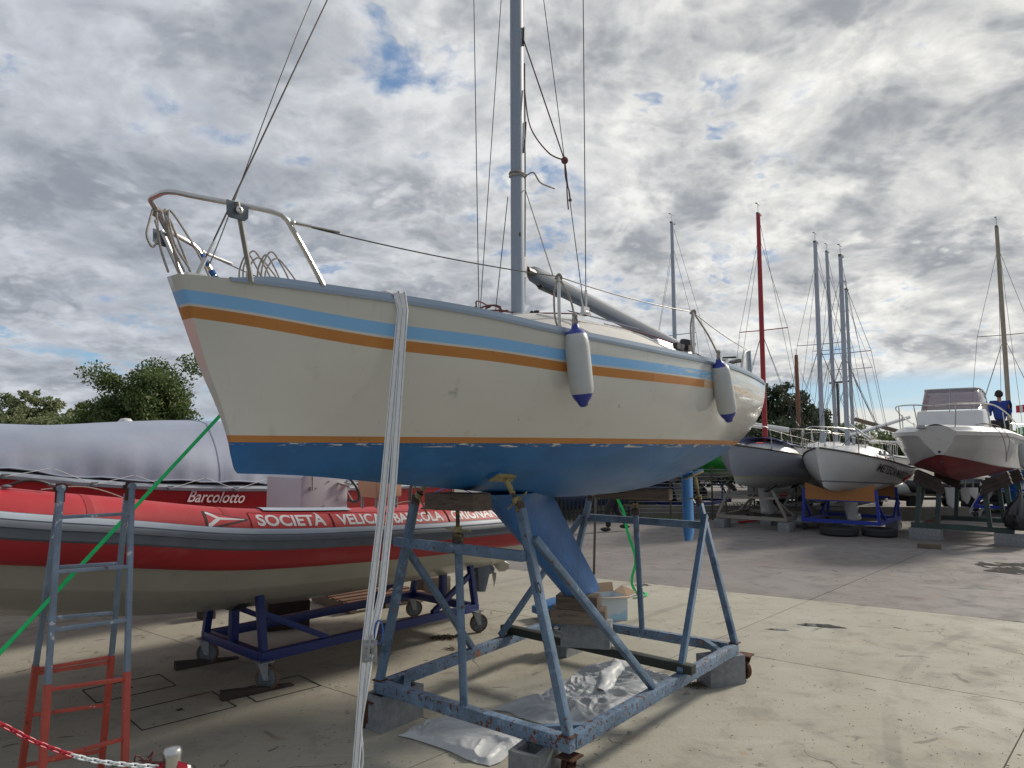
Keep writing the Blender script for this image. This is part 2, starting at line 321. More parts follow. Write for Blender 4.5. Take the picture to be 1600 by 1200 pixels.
class MB:
    def __init__(s): s.v = []; s.f = []; s.m = []; s.mi = 0
    def add(s, vs, fs, mi=None):
        b = len(s.v); s.v += [tuple(v) for v in vs]
        for f in fs: s.f.append(tuple(b+i for i in f)); s.m.append(s.mi if mi is None else mi)
        return s
    def box(s, c, d, rot=None):
        c = Vector(c); vs = []
        for z in (-1, 1):
            for x, y in ((-1, -1), (1, -1), (1, 1), (-1, 1)):
                p = Vector((x*d[0]/2, y*d[1]/2, z*d[2]/2)); vs.append(c+(rot @ p if rot else p))
        return s.add(vs, [(3, 2, 1, 0), (4, 5, 6, 7), (0, 1, 5, 4), (1, 2, 6, 5), (2, 3, 7, 6), (3, 0, 4, 7)])
    def beam(s, p, q, w, h, up=None):
        p, q = Vector(p), Vector(q); d = (q-p).normalized()
        a, u = perp(d)
        if up is not None:
            up = Vector(up); a = d.cross(up).normalized(); u = a.cross(d).normalized()
        vs = [e+a*(x*w/2)+u*(y*h/2) for e in (p, q) for x, y in ((-1, -1), (1, -1), (1, 1), (-1, 1))]
        return s.add(vs, [(0, 1, 2, 3), (7, 6, 5, 4), (0, 4, 5, 1), (1, 5, 6, 2), (2, 6, 7, 3), (3, 7, 4, 0)])
    def tube(s, pts, r, n=8, closed=False):
        pts = [Vector(p) for p in pts]; k = len(pts); rs = r if isinstance(r, (list, tuple)) else [r]*k
        rings = []; pa = None
        for i, p in enumerate(pts):
            if closed: d = pts[(i+1) % k]-pts[i-1]
            else: d = pts[min(i+1, k-1)]-pts[max(i-1, 0)]
            if d.length < 1e-9: d = Vector((0, 0, 1))
            d.normalize()
            if pa is None: a, b = perp(d)
            else:
                a = (pa-d*pa.dot(d))
                a = a.normalized() if a.length > 1e-6 else perp(d)[0]
                b = a.cross(d).normalized()
            pa = a
            rings.append([p+(a*math.cos(2*math.pi*j/n)+b*math.sin(2*math.pi*j/n))*rs[i] for j in range(n)])
        vs = [v for rg in rings for v in rg]; fs = []
        for i in range(k if closed else k-1):
            i2 = (i+1) % k
            for j in range(n): fs.append((i*n+j, i*n+(j+1) % n, i2*n+(j+1) % n, i2*n+j))
        if not closed: fs += [tuple(range(n))[::-1], tuple((k-1)*n+j for j in range(n))]
        return s.add(vs, fs)
    def lathe(s, prof, base=(0, 0, 0), axis=(0, 0, 1), n=16, a0=0., cap=True):
        d = Vector(axis).normalized(); a, b = perp(d); base = Vector(base); vs = []; fs = []
        for r, z in prof:
            for j in range(n):
                t = 2*math.pi*j/n+a0; vs.append(base+d*z+(a*math.cos(t)+b*math.sin(t))*max(r, 1e-4))
        for i in range(len(prof)-1):
            for j in range(n): fs.append((i*n+j, i*n+(j+1) % n, (i+1)*n+(j+1) % n, (i+1)*n+j))
        if cap: fs += [tuple(range(n))[::-1], tuple((len(prof)-1)*n+j for j in range(n))]
        return s.add(vs, fs)
    def grid(s, rows, mats=None, closed=False):
        n = len(rows[0]); vs = [v for r in rows for v in r]; b = len(s.v); s.v += [tuple(v) for v in vs]
        for i in range(len(rows)-1):
            for j in range(n if closed else n-1):
                j2 = (j+1) % n
                s.f.append((b+i*n+j, b+i*n+j2, b+(i+1)*n+j2, b+(i+1)*n+j)); s.m.append(mats(i, j) if mats else s.mi)
        return s
    def prism(s, outline, vec):
        o = [Vector(p) for p in outline]; v = Vector(vec); k = len(o)
        return s.add(o+[p+v for p in o], [tuple(range(k))[::-1], tuple(k+i for i in range(k))]+[(i, (i+1) % k, k+(i+1) % k, k+i) for i in range(k)])
    def ball(s, c, r, n=12, m=8):
        c = Vector(c); rr = r if isinstance(r, (tuple, list)) else (r, r, r); rows = []
        for i in range(m+1):
            t = math.pi*i/m; st = max(math.sin(t), 1e-3)
            rows.append([c+Vector((rr[0]*st*math.cos(2*math.pi*j/n), rr[1]*st*math.sin(2*math.pi*j/n), rr[2]*math.cos(t))) for j in range(n)])
        return s.grid(rows[::-1], closed=True)
    def mesh(s, name, mats, bevel=0., sharp=35, smooth=True, fix=True):
        me = bpy.data.meshes.new(name); me.from_pydata(s.v, [], s.f)
        mats = mats if isinstance(mats, (list, tuple)) else [mats]
        for m in mats: me.materials.append(m)
        me.polygons.foreach_set('material_index', s.m); me.update()
        if bevel or fix:
            bm = bmesh.new(); bm.from_mesh(me)
            if bevel:
                bmesh.ops.remove_doubles(bm, verts=bm.verts, dist=1e-5)
                es = [e for e in bm.edges if len(e.link_faces) == 2 and e.calc_face_angle(0) > .5]
                bmesh.ops.bevel(bm, geom=es, offset=bevel, segments=2, affect='EDGES', profile=.6)
            if fix: bmesh.ops.recalc_face_normals(bm, faces=bm.faces)
            bm.to_mesh(me); bm.free()
        if smooth: me.shade_smooth(); me.set_sharp_from_angle(angle=R(sharp))
        return me
    def build(s, name, mats, parent=None, **kw):
        o = bpy.data.objects.new(name, s.mesh(name, mats, **kw)); COL.objects.link(o)
        if parent is not None: o.parent = parent
        return o
def tag(o, label=None, cat=None, group=None, kind=None):
    if label: o['label'] = label
    if cat: o['category'] = cat
    if group: o['group'] = group
    if kind: o['kind'] = kind
    return o
def thing(name, label, cat, loc=(0, 0, 0), rotz=0., group=None, rot=None):
    o = bpy.data.objects.new(name, None); COL.objects.link(o); o.location = loc; o.rotation_euler = rot or (0, 0, rotz); o.empty_display_size = .1
    return tag(o, label, cat, group)
def fthing(name, label, cat, F, group=None, pitch=0., roll=0.):
    return thing(name, label, cat, F.o, 0, group, rot=(roll, pitch, F.a))
def copytree(o, parent=None):
    c = o.copy(); COL.objects.link(c)
    if parent is not None: c.parent = parent
    for ch in list(o.children): copytree(ch, c)
    return c
def seat(o, F):   # put a one mesh thing at a frame
    o.location = F.o; o.rotation_euler = (0, 0, F.a); return o
def spline(xs, ys):
    xs = np.array(xs, float); ys = np.array(ys, float); h = np.diff(xs); dl = np.diff(ys)/h
    m = np.zeros(len(xs)); m[0] = dl[0]; m[-1] = dl[-1]
    for i in range(1, len(xs)-1): m[i] = 0 if dl[i-1]*dl[i] <= 0 else (h[i-1]+h[i])/(h[i-1]/dl[i]+h[i]/dl[i-1]) if False else (dl[i-1]*h[i]+dl[i]*h[i-1])/(h[i-1]+h[i])
    def f(x):
        x = min(max(x, xs[0]), xs[-1]); i = int(min(max(np.searchsorted(xs, x)-1, 0), len(xs)-2)); t = (x-xs[i])/h[i]
        return float((2*t**3-3*t*t+1)*ys[i]+(t**3-2*t*t+t)*h[i]*m[i]+(-2*t**3+3*t*t)*ys[i+1]+(t**3-t*t)*h[i]*m[i+1])
    return f
def lerp(a, b, t): return a+(b-a)*t
def curvept(pts, n):
    """smooth polyline through points"""
    pts = [Vector(p) for p in pts]; out = []
    for i in range(len(pts)-1):
        p0 = pts[max(i-1, 0)]; p1 = pts[i]; p2 = pts[i+1]; p3 = pts[min(i+2, len(pts)-1)]
        for j in range(n):
            t = j/n
            out.append(.5*((2*p1)+(-p0+p2)*t+(2*p0-5*p1+4*p2-p3)*t*t+(-p0+3*p1-3*p2+p3)*t**3))
    return out+[pts[-1]]
def text_mb(body, size, bold=0., shear=0., width=None, sub=.04):
    """flat letters as triangles in (u, v), lower left at 0,0"""
    cu = bpy.data.curves.new('letters', 'FONT'); cu.body = body; cu.size = size; cu.offset = bold; cu.shear = shear; cu.resolution_u = 4
    ob = bpy.data.objects.new('letters', cu); COL.objects.link(ob)
    dg = bpy.context.evaluated_depsgraph_get(); dg.update(); me = ob.evaluated_get(dg).to_mesh()
    bm = bmesh.new(); bm.from_mesh(me); bmesh.ops.triangulate(bm, faces=bm.faces)
    for _ in range(3):
        es = [e for e in bm.edges if e.calc_length() > sub]
        if not es: break
        bmesh.ops.subdivide_edges(bm, edges=es, cuts=1, use_grid_fill=False); bmesh.ops.triangulate(bm, faces=[f for f in bm.faces if len(f.verts) > 3])
    vs = [v.co.copy() for v in bm.verts]; bm.verts.index_update(); fs = [tuple(v.index for v in f.verts) for f in bm.faces]; bm.free()
    bpy.data.objects.remove(ob); bpy.data.curves.remove(cu)
    x0 = min(v.x for v in vs); x1 = max(v.x for v in vs); k = (width/(x1-x0)) if width else 1.
    return [((v.x-x0)*k, v.y) for v in vs], fs
def letters(name, body, size, fn, mat, parent, **kw):
    uv, fs = text_mb(body, size, **kw); mb = MB(); mb.add([fn(u, v) for u, v in uv], fs)
    return mb.build(name, mat, parent, smooth=False, fix=False)
def skinbody(name, joints, edges, mat, parent, root=0, sub=2):
    me = bpy.data.meshes.new(name); me.from_pydata([j[:3] for j in joints], edges, []); ob = bpy.data.objects.new(name, me); COL.objects.link(ob)
    ob.modifiers.new('s', 'SKIN'); 
    for i, j in enumerate(joints):
        r = j[3]; me.skin_vertices[0].data[i].radius = (r, j[4] if len(j) > 4 else r); me.skin_vertices[0].data[i].use_root = (i == root)
    md = ob.modifiers.new('d', 'SUBSURF'); md.levels = sub; md.render_levels = sub
    dg = bpy.context.evaluated_depsgraph_get(); dg.update()
    m2 = bpy.data.meshes.new_from_object(ob.evaluated_get(dg)); m2.name = name; bpy.data.objects.remove(ob)
    m2.materials.clear(); m2.materials.append(mat); m2.shade_smooth()
    o = bpy.data.objects.new(name, m2); COL.objects.link(o); o.parent = parent; return o
# ------------------------------------------------------------------ hulls
def make_hull(sp, name, mats, parent, nst=48):
    """sp: stem(z), end(z), B(u), zs(u), zk(u), full(u), zwl, rows(u)->[(z, mat)] above the waterline"""
    def pt(u, z, side):
        zk, zs = sp['zk'](u), sp['zs'](u); t_ = min(max((z-zk)/(zs-zk), 0), 1); fl = sp['full'](u)
        a = lerp(1.35, 2.4, fl); c = lerp(.95, .58, fl)
        y = sp['B'](u)*(1-(1-t_)**a)**c
        x0, x1 = sp['stem'](z), sp['end'](z)
        return Vector((x0+(x1-x0)*u, side*max(y, .004), z))
    nb = sp.get('nb', 10); rows_p = []; mat_of = None
    us = [i/nst for i in range(nst+1)]; us = [u**1.25 if u < 1 else 1 for u in us]
    for u in us:
        zk = sp['zk'](u); top = sp['rows'](u); zw = top[0][0]
        zz = [(zk+(zw-zk)*(j/nb)**2, 0) for j in range(nb)]+list(top)
        mat_of = [m for _, m in zz]
        rows_p.append([pt(u, z, -1) for z, _ in zz][::-1]+[pt(u, z, 1) for z, _ in zz])
    n = len(mat_of); mb = MB()
    def mf(i, j):
        if j < n-1: return mat_of[n-1-j]
        if j == n-1: return 0
        return mat_of[j-n+1]
    mb.grid(rows_p, mf)
    last = rows_p[-1]; b = len(mb.v)-len(last)
    for j in range(n-1): mb.f.append((b+j, b+j+1, b+2*n-2-j, b+2*n-1-j)); mb.m.append(mf(0, j))
    first = 0
    for j in range(n-1): mb.f.append((first+j, first+j+1, 2*n-2-j, 2*n-1-j)); mb.m.append(mf(0, j))
    hull = mb.build(name, mats, parent, sharp=50)
    return hull, pt
def make_deck(sp, pt, mat, parent, camber=.06, name='deck', nst=40, drop=.012, inset=.0):
    mb = MB(); rows = []
    for i in range(nst+1):
        u = .004+.992*i/nst; z = sp['zs'](u)-drop; p = pt(u, z, -1); hb = abs(p.y)-inset; row = []
        for j in range(13):
            q = -1+2*j/12; row.append((p.x, q*hb, z+camber*(1-q*q)*min(1, hb/.6)))
        rows.append(row)
    mb.grid(rows); return mb.build(name, mat, parent, sharp=60)
# ================================================================== THE YARD
G1 = (math.cos(R(47.5)), math.sin(R(47.5)))          # long joints
def yard_line(d):  # long joint number value d : points p with p.(.737,-.676)=d
    return d
nL = Vector((.737, -.676)); dL = Vector((.676, .737)); nC = Vector((.602, .799)); dC = Vector((.799, -.602))
def cross_pt(a, c):   # p.nL=a , p.nC=c
    det = nL.x*nC.y-nL.y*nC.x; return Vector(((a*nC.y-c*nL.y)/det, (nL.x*c-nC.x*a)/det))
ground = MB(); ground.add([(-600, -60, -.03), (600, -60, -.03), (600, 900, -.03), (-600, 900, -.03)], [(0, 1, 2, 3)])
tag(ground.build('ground', M_ground, smooth=False), kind='structure')
yard = MB(); yard.add([(-40, -8, -.018), (60, -8, -.018), (60, 50, -.018), (-40, 50, -.018)], [(0, 1, 2, 3)])
yard_o = tag(yard.build('yard', M_joint, smooth=False), kind='structure')
def clip(poly, a, b, keep=1):   # keep the side where (p-a)x(b-a)*keep>0
    out = []; d = b-a
    def sd(p): return ((p-a).x*d.y-(p-a).y*d.x)*keep
    for i, p in enumerate(poly):
        q = poly[(i+1) % len(poly)]; s0, s1 = sd(p), sd(q)
        if s0 >= 0: out.append(p)
        if (s0 >= 0) != (s1 >= 0): out.append(p+(q-p)*(s0/(s0-s1)))
    return out
EA, EB = Vector((-.37, 12.30)), Vector((5.91, 8.48))
def slab(poly, mat):
    if len(poly) < 3: return
    ar = abs(sum(poly[i].x*poly[(i+1) % len(poly)].y-poly[(i+1) % len(poly)].x*poly[i].y for i in range(len(poly)))/2)
    if ar < .15: return
    c = sum(poly, Vector((0, 0)))/len(poly); g = .007
    pp = []
    for p in poly: d = (p-c); pp.append((p-d*(g/max(d.length, .1))))
    mb = MB(); mb.prism([(p.x, p.y, -.015) for p in pp], (0, 0, .015)); mb.build('concrete_slab', mat, yard_o, smooth=False)
As = [-26, -21, -16.2, -12.3, -9.15, -6.04, -3.65, -.9, 2.2, 5.6, 9, 13, 18, 24, 30]
Cs = [-6, -2.2, .95, 4.03, 7.1, 10.3, 13.4, 16.6, 20, 25, 31]
for i in range(len(As)-1):
    for j in range(len(Cs)-1):
        q = [cross_pt(As[i], Cs[j]), cross_pt(As[i+1], Cs[j]), cross_pt(As[i+1], Cs[j+1]), cross_pt(As[i], Cs[j+1])]
        cc = sum(q, Vector((0, 0)))/4
        if cc.y < -1 or abs(cc.x) > cc.y*1.2+5: continue
        slab(clip(q, EA, EB, 1), M_slab) ; 
AG = [-32, -26, -18, -12.3, -8, -3.65, 1.2, 6.2, 11, 17, 23, 29]; CG = [6, 12.4, 15.6, 19.2, 23, 27.5, 33, 40]
for i in range(len(AG)-1):
    for j in range(len(CG)-1):
        q = [cross_pt(AG[i], CG[j]), cross_pt(AG[i+1], CG[j]), cross_pt(AG[i+1], CG[j+1]), cross_pt(AG[i], CG[j+1])]
        cc = sum(q, Vector((0, 0)))/4
        if abs(cc.x) > cc.y*1.3+6 or cc.y < 1: continue
        slab(clip(q, EA, EB, -1), M_slabg)
# drain covers let into the slabs (diamonds seen at the left)
for cx, cy, s, dark in [(-3.20, 6.20, .30, 0), (-2.55, 5.70, .34, 1), (-1.95, 6.20, .28, 0)]:
    Fd = Frame((cx, cy), 44); mb = MB(); w = .008
    for a, b in (((-s, -s*.7), (s, -s*.7)), ((s, -s*.7), (s, s*.7)), ((s, s*.7), (-s, s*.7)), ((-s, s*.7), (-s, -s*.7))):
        mb.beam((*a, .002), (*b, .002), .007, .005)
    mb.box((0, 0, .001), (.04, .04, .004))
    o = seat(mb.build('drain_frame', M_joint), Fd); tag(o, kind='structure')
# puddles
def puddle(c, rx, ry, ang, name_lab, seed, mat=None):
    rnd = random.Random(seed); mb = MB(); F = Frame((c[0], c[1]), ang); pts = []
    ph = [rnd.uniform(0, 6.28) for _ in range(5)]
    for k in range(64):
        t_ = 2*math.pi*k/64; r = 1+.16*math.sin(2*t_+ph[0])+.12*math.sin(3*t_+ph[1])+.10*math.sin(5*t_+ph[2])+.06*math.sin(9*t_+ph[3])+.04*math.sin(14*t_+ph[4])
        pts.append((rx*r*math.cos(t_), ry*r*math.sin(t_), .004))
    mb.add(pts, [tuple(range(64))]); o = seat(mb.build('puddle', mat or M_water, smooth=False, fix=False), F); tag(o, kind='structure')
M_water = pmat('rain water', (.05, .05, .045), .04, spec=.6)
M_damp = pmat('damp mud stain', (.075, .07, .062), .25, var=.3, vscale=3, spots=[((.3, .29, .27), 3, .55, .1, .8)])
p = onfloor(1283, 978); puddle(p, .20, .09, -20, '', 3)
p = onfloor(1215, 984); puddle(p, .12, .03, -10, '', 5)
p = onfloor(1640, 893); puddle(p, 1.0, .75, -30, '', 9, M_damp)
# scattered twigs, leaves and needles: one mass of tiny litter
mb = MB(); rnd = random.Random(11)
for k in range(520):
    yy = 2.6+rnd.random()**1.4*14; xx = rnd.uniform(-.72, .8)*yy
    a = rnd.uniform(0, math.pi); L = rnd.choice([.015, .02, .03, .05, .09]); z = .003+rnd.random()*.006
    if rnd.random() < .55:
        p0 = Vector((xx, yy, z)); d = Vector((math.cos(a), math.sin(a), 0)); q = d.cross(Vector((0, 0, 1)))
        mb.tube([p0, p0+d*L*.5+q*L*rnd.uniform(-.15, .15), p0+d*L], rnd.uniform(.0012, .0026), 4)
    else:
        s_ = rnd.uniform(.006, .016); mb.add([(xx-s_, yy, z), (xx, yy-s_*.6, z+.003), (xx+s_, yy, z+.006), (xx, yy+s_*.6, z+.001)], [(0, 1, 2, 3)])
M_litter = pmat('dry leaf litter', (.07, .045, .025), .9, var=.5, vscale=30)
tag(mb.build('leaf_litter', M_litter, smooth=False, fix=False), 'small dry twigs and leaf scraps strewn over the pale concrete', 'litter', kind='stuff')
# tufts of pine needles
def needle_pile(px, py, r, lab, seed, n=90):
    rnd = random.Random(seed); mb = MB(); p = onfloor(px, py)
    for k in range(n):
        a = rnd.uniform(0, 6.28); rr = r*rnd.random()**.6; x, y = rr*math.cos(a), rr*.6*math.sin(a); b = rnd.uniform(0, 6.28); L = rnd.uniform(.03, .08)
        z0 = .003+rnd.random()*.02*(1-rr/r)
        mb.tube([(x, y, z0), (x+L*.5*math.cos(b), y+L*.5*math.sin(b), z0+rnd.uniform(0, .02)), (x+L*math.cos(b), y+L*math.sin(b), .004)], .0018, 3)
    o = mb.build('needle_pile', M_litter, fix=False); o.location = (p.x, p.y, 0); tag(o, lab, 'debris')
needle_pile(700, 997, .17, 'brown pile of pine needles on the concrete behind the left side of the blue cradle', 1, 160)
needle_pile(1088, 1072, .10, 'small dark clump of needles beside the near side beam of the cradle', 2)
needle_pile(888, 914+26, .06, 'tiny clump of dry needles by the stack under the keel', 3, 30)
needle_pile(703, 1015, .05, 'tiny scrap of needles just below the brown pile', 4, 26)
needle_pile(1003, 915, .10, 'dark clump of debris at the end of the loose green strap', 5, 50)

# ================================================================== MAIN YACHT
F0 = Frame((-.314, 4.860), 51.8)
yacht = fthing('sailing_yacht', 'large cream sailing yacht with blue and orange stripes on the rusty pale blue cradle', 'sailboat', F0)
stem = spline([1.60, 1.72, 1.80, 1.875, 1.95, 2.025, 2.185, 2.365, 2.627, 2.80], [-1.0, -1.30, -1.52, -1.67, -1.705, -1.720, -1.775, -1.86, -1.965, -2.035])
endx = spline([1.6, 1.88, 2.0, 2.3, 2.65], [3.2, 3.46, 3.55, 3.63, 3.66])
def u_of(x): return (x+2.03)/5.69
Bs = spline([u_of(x) for x in (-2.03, -1.85, -1.5, -1.1, -.75, -.25, .33, .8, 1.6, 2.4, 3.0, 3.66)], [.055, .20, .41, .615, .77, .94, 1.07, 1.13, 1.16, 1.07, .95, .79])
ZS = spline([u_of(x) for x in (-2.03, -1.5, -.75, -.25, .33, 1.3, 2.4, 3.66)], [2.797, 2.765, 2.718, 2.670, 2.643, 2.628, 2.628, 2.645])
ZK = spline([u_of(x) for x in (-2.03, -1.67, -1.3, -.93, -.5, .25, 1.2, 2.3, 3.0, 3.4, 3.66)], [1.875, 1.855, 1.815, 1.77, 1.725, 1.65, 1.61, 1.635, 1.72, 1.81, 1.90])
FULL = spline([0, .12, .35, .6, 1], [0, .25, .85, 1, 1])
BTOP = spline([u_of(x) for x in (-2.03, -1.15, -.25, 1.3, 3.66)], [.068, .120, .100, .070, .075])
BW = spline([u_of(x) for x in (-2.03, -1.15, 1.3, 3.66)], [.060, .062, .055, .055])
def rows_main(u):
    zs = ZS(u); bt = zs-BTOP(u); bb = bt-BW(u); ot = bb-.012; ob_ = ot-.054
    r = [(2.005, 0), (2.028, 7), (2.062, 2)]
    z0 = 2.062
    r += [(lerp(z0, ob_, k/9), 1) for k in range(1, 10)]
    r += [(ot, 3), (bb, 1), (bt, 4), (lerp(bt, zs, .5), 1), (zs, 1)]
    return r
sp0 = dict(stem=stem, end=endx, B=Bs, zs=ZS, zk=ZK, full=FULL, rows=rows_main, nb=12)
hull, hpt = make_hull(sp0, 'hull', [M_anti, M_hull, M_orange, M_orange, M_bluestripe, M_bluefade, M_orangefade, M_flake, M_orangegone], yacht, nst=90)
me = hull.data
for pl in me.polygons:     # worn tape towards the stern is its own worn tape
    cx = pl.center.x
    if pl.material_index == 4 and cx > -.45: pl.material_index = 5
    elif pl.material_index == 3 and cx > .6 and pl.center.z > 2.2: pl.material_index = 6 if cx < 1.32 else 8
def hside(x, z, side=-1, off=0.):
    """point on the topsides at local x and height z, pushed outward"""
    u = u_of(x)
    for _ in range(12):
        q = hpt(u, z, side); u = min(max(u+(x-q.x)/5.69, 0), 1)
    e = 1e-3; a = hpt(min(u+e, 1), z, side)-hpt(max(u-e, 0), z, side); b = hpt(u, z+.01, side)-hpt(u, z-.01, side)
    n = a.cross(b).normalized()
    if n.y*side < 0: n = -n
    return hpt(u, z, side)+n*off
def sheer(x, side=-1, dz=0., inset=0.):
    z = ZS(u_of(x)); q = hside(x, z-.001, side); return Vector((q.x, q.y-side*inset, z+dz))
deck = make_deck(sp0, hpt, M_deck, yacht, camber=.05, nst=70)
# toe rail, an L extrusion from just behind the bow to the stern, on both sides
for side in (-1, 1):
    mb = MB(); xs = [-1.86+k*(5.48)/70 for k in range(71)]; rows = []
    for k, x in enumerate(xs):
        p = sheer(x, side); h = .034 if k > 1 else .004+.015*k; o = side
        rows.append([(p.x, p.y+o*.010, p.z-.014), (p.x, p.y+o*.012, p.z+.004), (p.x, p.y-o*.004, p.z+.006), (p.x, p.y-o*.006, p.z+h), (p.x, p.y-o*.013, p.z+h), (p.x, p.y-o*.016, p.z+.002)])
    mb.grid(rows, closed=True); mb.build('toe_rail', M_rail, yacht, sharp=25)
# rounded stem head moulding
# coachroof
mb = MB(); rows = []
Zc = spline([-.55, -.2, .1, .56, 1.2, 1.9, 2.35], [2.70, 2.80, 2.885, 2.965, 2.965, 2.915, 2.86]); Bc = spline([-.55, 0, .56, 1.3, 2.35], [.06, .42, .62, .74, .72])
for k in range(41):
    x = -.55+2.9*k/40; zt = Zc(x); b = Bc(x); zd = ZS(u_of(x))+.0; row = []
    for j in range(17):
        q = -1+2*j/16; y = q*b*1.22; aq = abs(q); h = 1-aq**2.6
        row.append((x, y, lerp(zd+.02, zt, min(1, h*1.12))+.0*(1-q*q)))
    rows.append(row)
mb.grid(rows); last = rows[-1]; b0 = len(mb.v)-17
mb.f.append(tuple(b0+i for i in range(17))); mb.m.append(0)
coach = mb.build('coachroof', M_deck, yacht, sharp=45)
# seams in the non slip
mb = MB()
def croof(x, q, dz=.004):
    aq = abs(q); h = 1-aq**2.6; return Vector((x, q*Bc(x)*1.22, lerp(ZS(u_of(x))+.02, Zc(x), min(1, h*1.12))+dz))
mb.tube([croof(.35+.02*k, -.5-.028*k) for k in range(14)], .004, 5)
mb.tube([croof(1.15+.03*k, -.45-.03*k) for k in range(15)], .004, 5)
mb.tube([croof(-.3+.1*k, -.62) for k in range(26)], .003, 5)
mb.build('deck_seam', M_white, coach)
# companion hatch garage, raised white moulding near the cockpit
mb = MB(); mb.prism([(1.70, -.58, 2.90), (2.40, -.60, 2.87), (2.62, -.60, 2.76), (2.62, -.66, 2.68), (1.65, -.68, 2.72)], (0, 1.2, 0)); mb.build('cabin_top_moulding', M_white, yacht, bevel=.02)
# winch and cam cleats
for x, y, z in ((2.55, -.80, 2.72),):
    mb = MB(); mb.lathe([(.045, 0), (.045, .02), (.03, .035), (.028, .07), (.042, .08), (.042, .095), (.0, .098)], (x, y, z-.02)); w = mb.build('winch', M_steel, yacht)
    mb = MB(); mb.beam((x, y, z+.085), (x+.16, y-.05, z+.10), .022, .016); mb.build('winch_handle', M_black, w)
mb = MB(); mb.lathe([(.07, 0), (.07, .05), (.02, .06)], (2.22, -.60, 2.88), (0.3, -.2, 1)); mb.build('compass', M_black, yacht)
mb = MB()
for x, y in ((1.9, -.66), (2.0, -.65), (2.1, -.67)): mb.box((x, y, 2.85), (.07, .04, .05))
mb.build('rope_clutch', M_black, yacht)
# cockpit well coaming
for side in (-1, 1):
    mb = MB(); rows = []
    for k in range(12):
        x = 2.5+1.05*k/11; b = min(.66, Bs(u_of(x))-.16); z = ZS(u_of(x))
        rows.append([(x, side*(b+.06), z+.02), (x, side*(b+.05), z+.10-.05*k/11), (x, side*(b-.02), z+.11-.05*k/11), (x, side*(b-.05), z+.03)])
    mb.grid(rows, closed=False); mb.build('cockpit_coaming', M_white, yacht)
# keel
mb = MB(); rows = []
zz = np.linspace(0, 1, 14)
for t_ in zz:
    z = lerp(1.68, .835, t_); xl = lerp(.17, 1.20, t_); xt = lerp(1.00, 1.71, t_**1.06); ch = xt-xl; th = ch*.125*(1-.10*t_)
    if t_ == 0: xl -= .03; xt += .06; th *= 1.6
    row = []
    for k in range(28):
        a = 2*math.pi*k/28; cx = .5*(1+math.cos(a)); yt = th*2.2*math.sqrt(max(cx, 0))*(1-cx)*1.35+.004
        row.append((xl+ch*cx, (yt if math.sin(a) >= 0 else -yt), z-(.03*cx if t_ > .98 else 0)))
    rows.append(row)
mb.grid(rows, closed=True); b0 = len(mb.v)-28; mb.f.append(tuple(b0+i for i in range(28))); mb.m.append(0); mb.f.append(tuple(range(28))); mb.m.append(0)
keel = mb.build('keel', M_keel, yacht, sharp=50)
# spade rudder
mb = MB(); rows = []
for t_ in np.linspace(0, 1, 10):
    z = lerp(1.80, 1.04, t_); w = .21 if t_ < .9 else .17; x0 = 3.40+.02*t_; row = []
    for k in range(20):
        a = 2*math.pi*k/20; cx = .5*(1+math.cos(a)); yt = .055*math.sqrt(cx)*(1-cx)*1.9*(1 if t_ < .95 else .5)+.004
        row.append((x0+w*cx, yt if math.sin(a) >= 0 else -yt, z))
    rows.append(row)
mb.grid(rows, closed=True); b0 = len(mb.v)-20; mb.f.append(tuple(b0+i for i in range(20))); mb.m.append(0)
mb.build('rudder', pmat('pale blue rudder paint', (.035, .17, .42), .5, var=.15), yacht, sharp=50)
# pulpit
mb = MB(); r_ = .0125
top = [(-1.49, -.40, 2.79), (-1.60, -.405, 2.93), (-1.705, -.405, 3.06), (-1.735, -.40, 3.08), (-1.78, -.385, 3.088), (-1.92, -.315, 3.10), (-2.04, -.17, 3.135), (-2.09, -.115, 3.15), (-2.112, -.085, 3.153), (-2.12, -.05, 3.154), (-2.12, 0, 3.154)]
full = [Vector(p) for p in top]+[Vector((p[0], -p[1], p[2])) for p in top[-2::-1]]
mb.tube(full, r_, 10)
pulpit = mb.build('pulpit', M_steel, yacht)
for side in (-1, 1):
    mb = MB(); mb.tube([(-1.93, side*.35, 3.10), (-1.80, side*.275, 2.77)], r_, 10); mb.build('pulpit_leg', M_steel, pulpit)
    mb = MB(); c = Vector((-1.925, side*.362, 3.065)); mb.prism([(-1.975, side*.345, 3.10), (-1.875, side*.355, 3.09), (-1.875, side*.355, 3.035), (-1.89, side*.355, 3.02), (-1.955, side*.345, 3.022), (-1.972, side*.345, 3.035)][::side], (0, -.006*side, 0)); pl = mb.build('light_bracket', pmat('dark grey bracket', (.10, .12, .14), .5, .3), pulpit)
    mb = MB(); mb.lathe([(.017, 0), (.017, .010), (.010, .012), (.009, .005)], c+Vector((0, side*-.006, -.005)), (0, side, 0)); mb.build('light_socket', M_steel, pl)
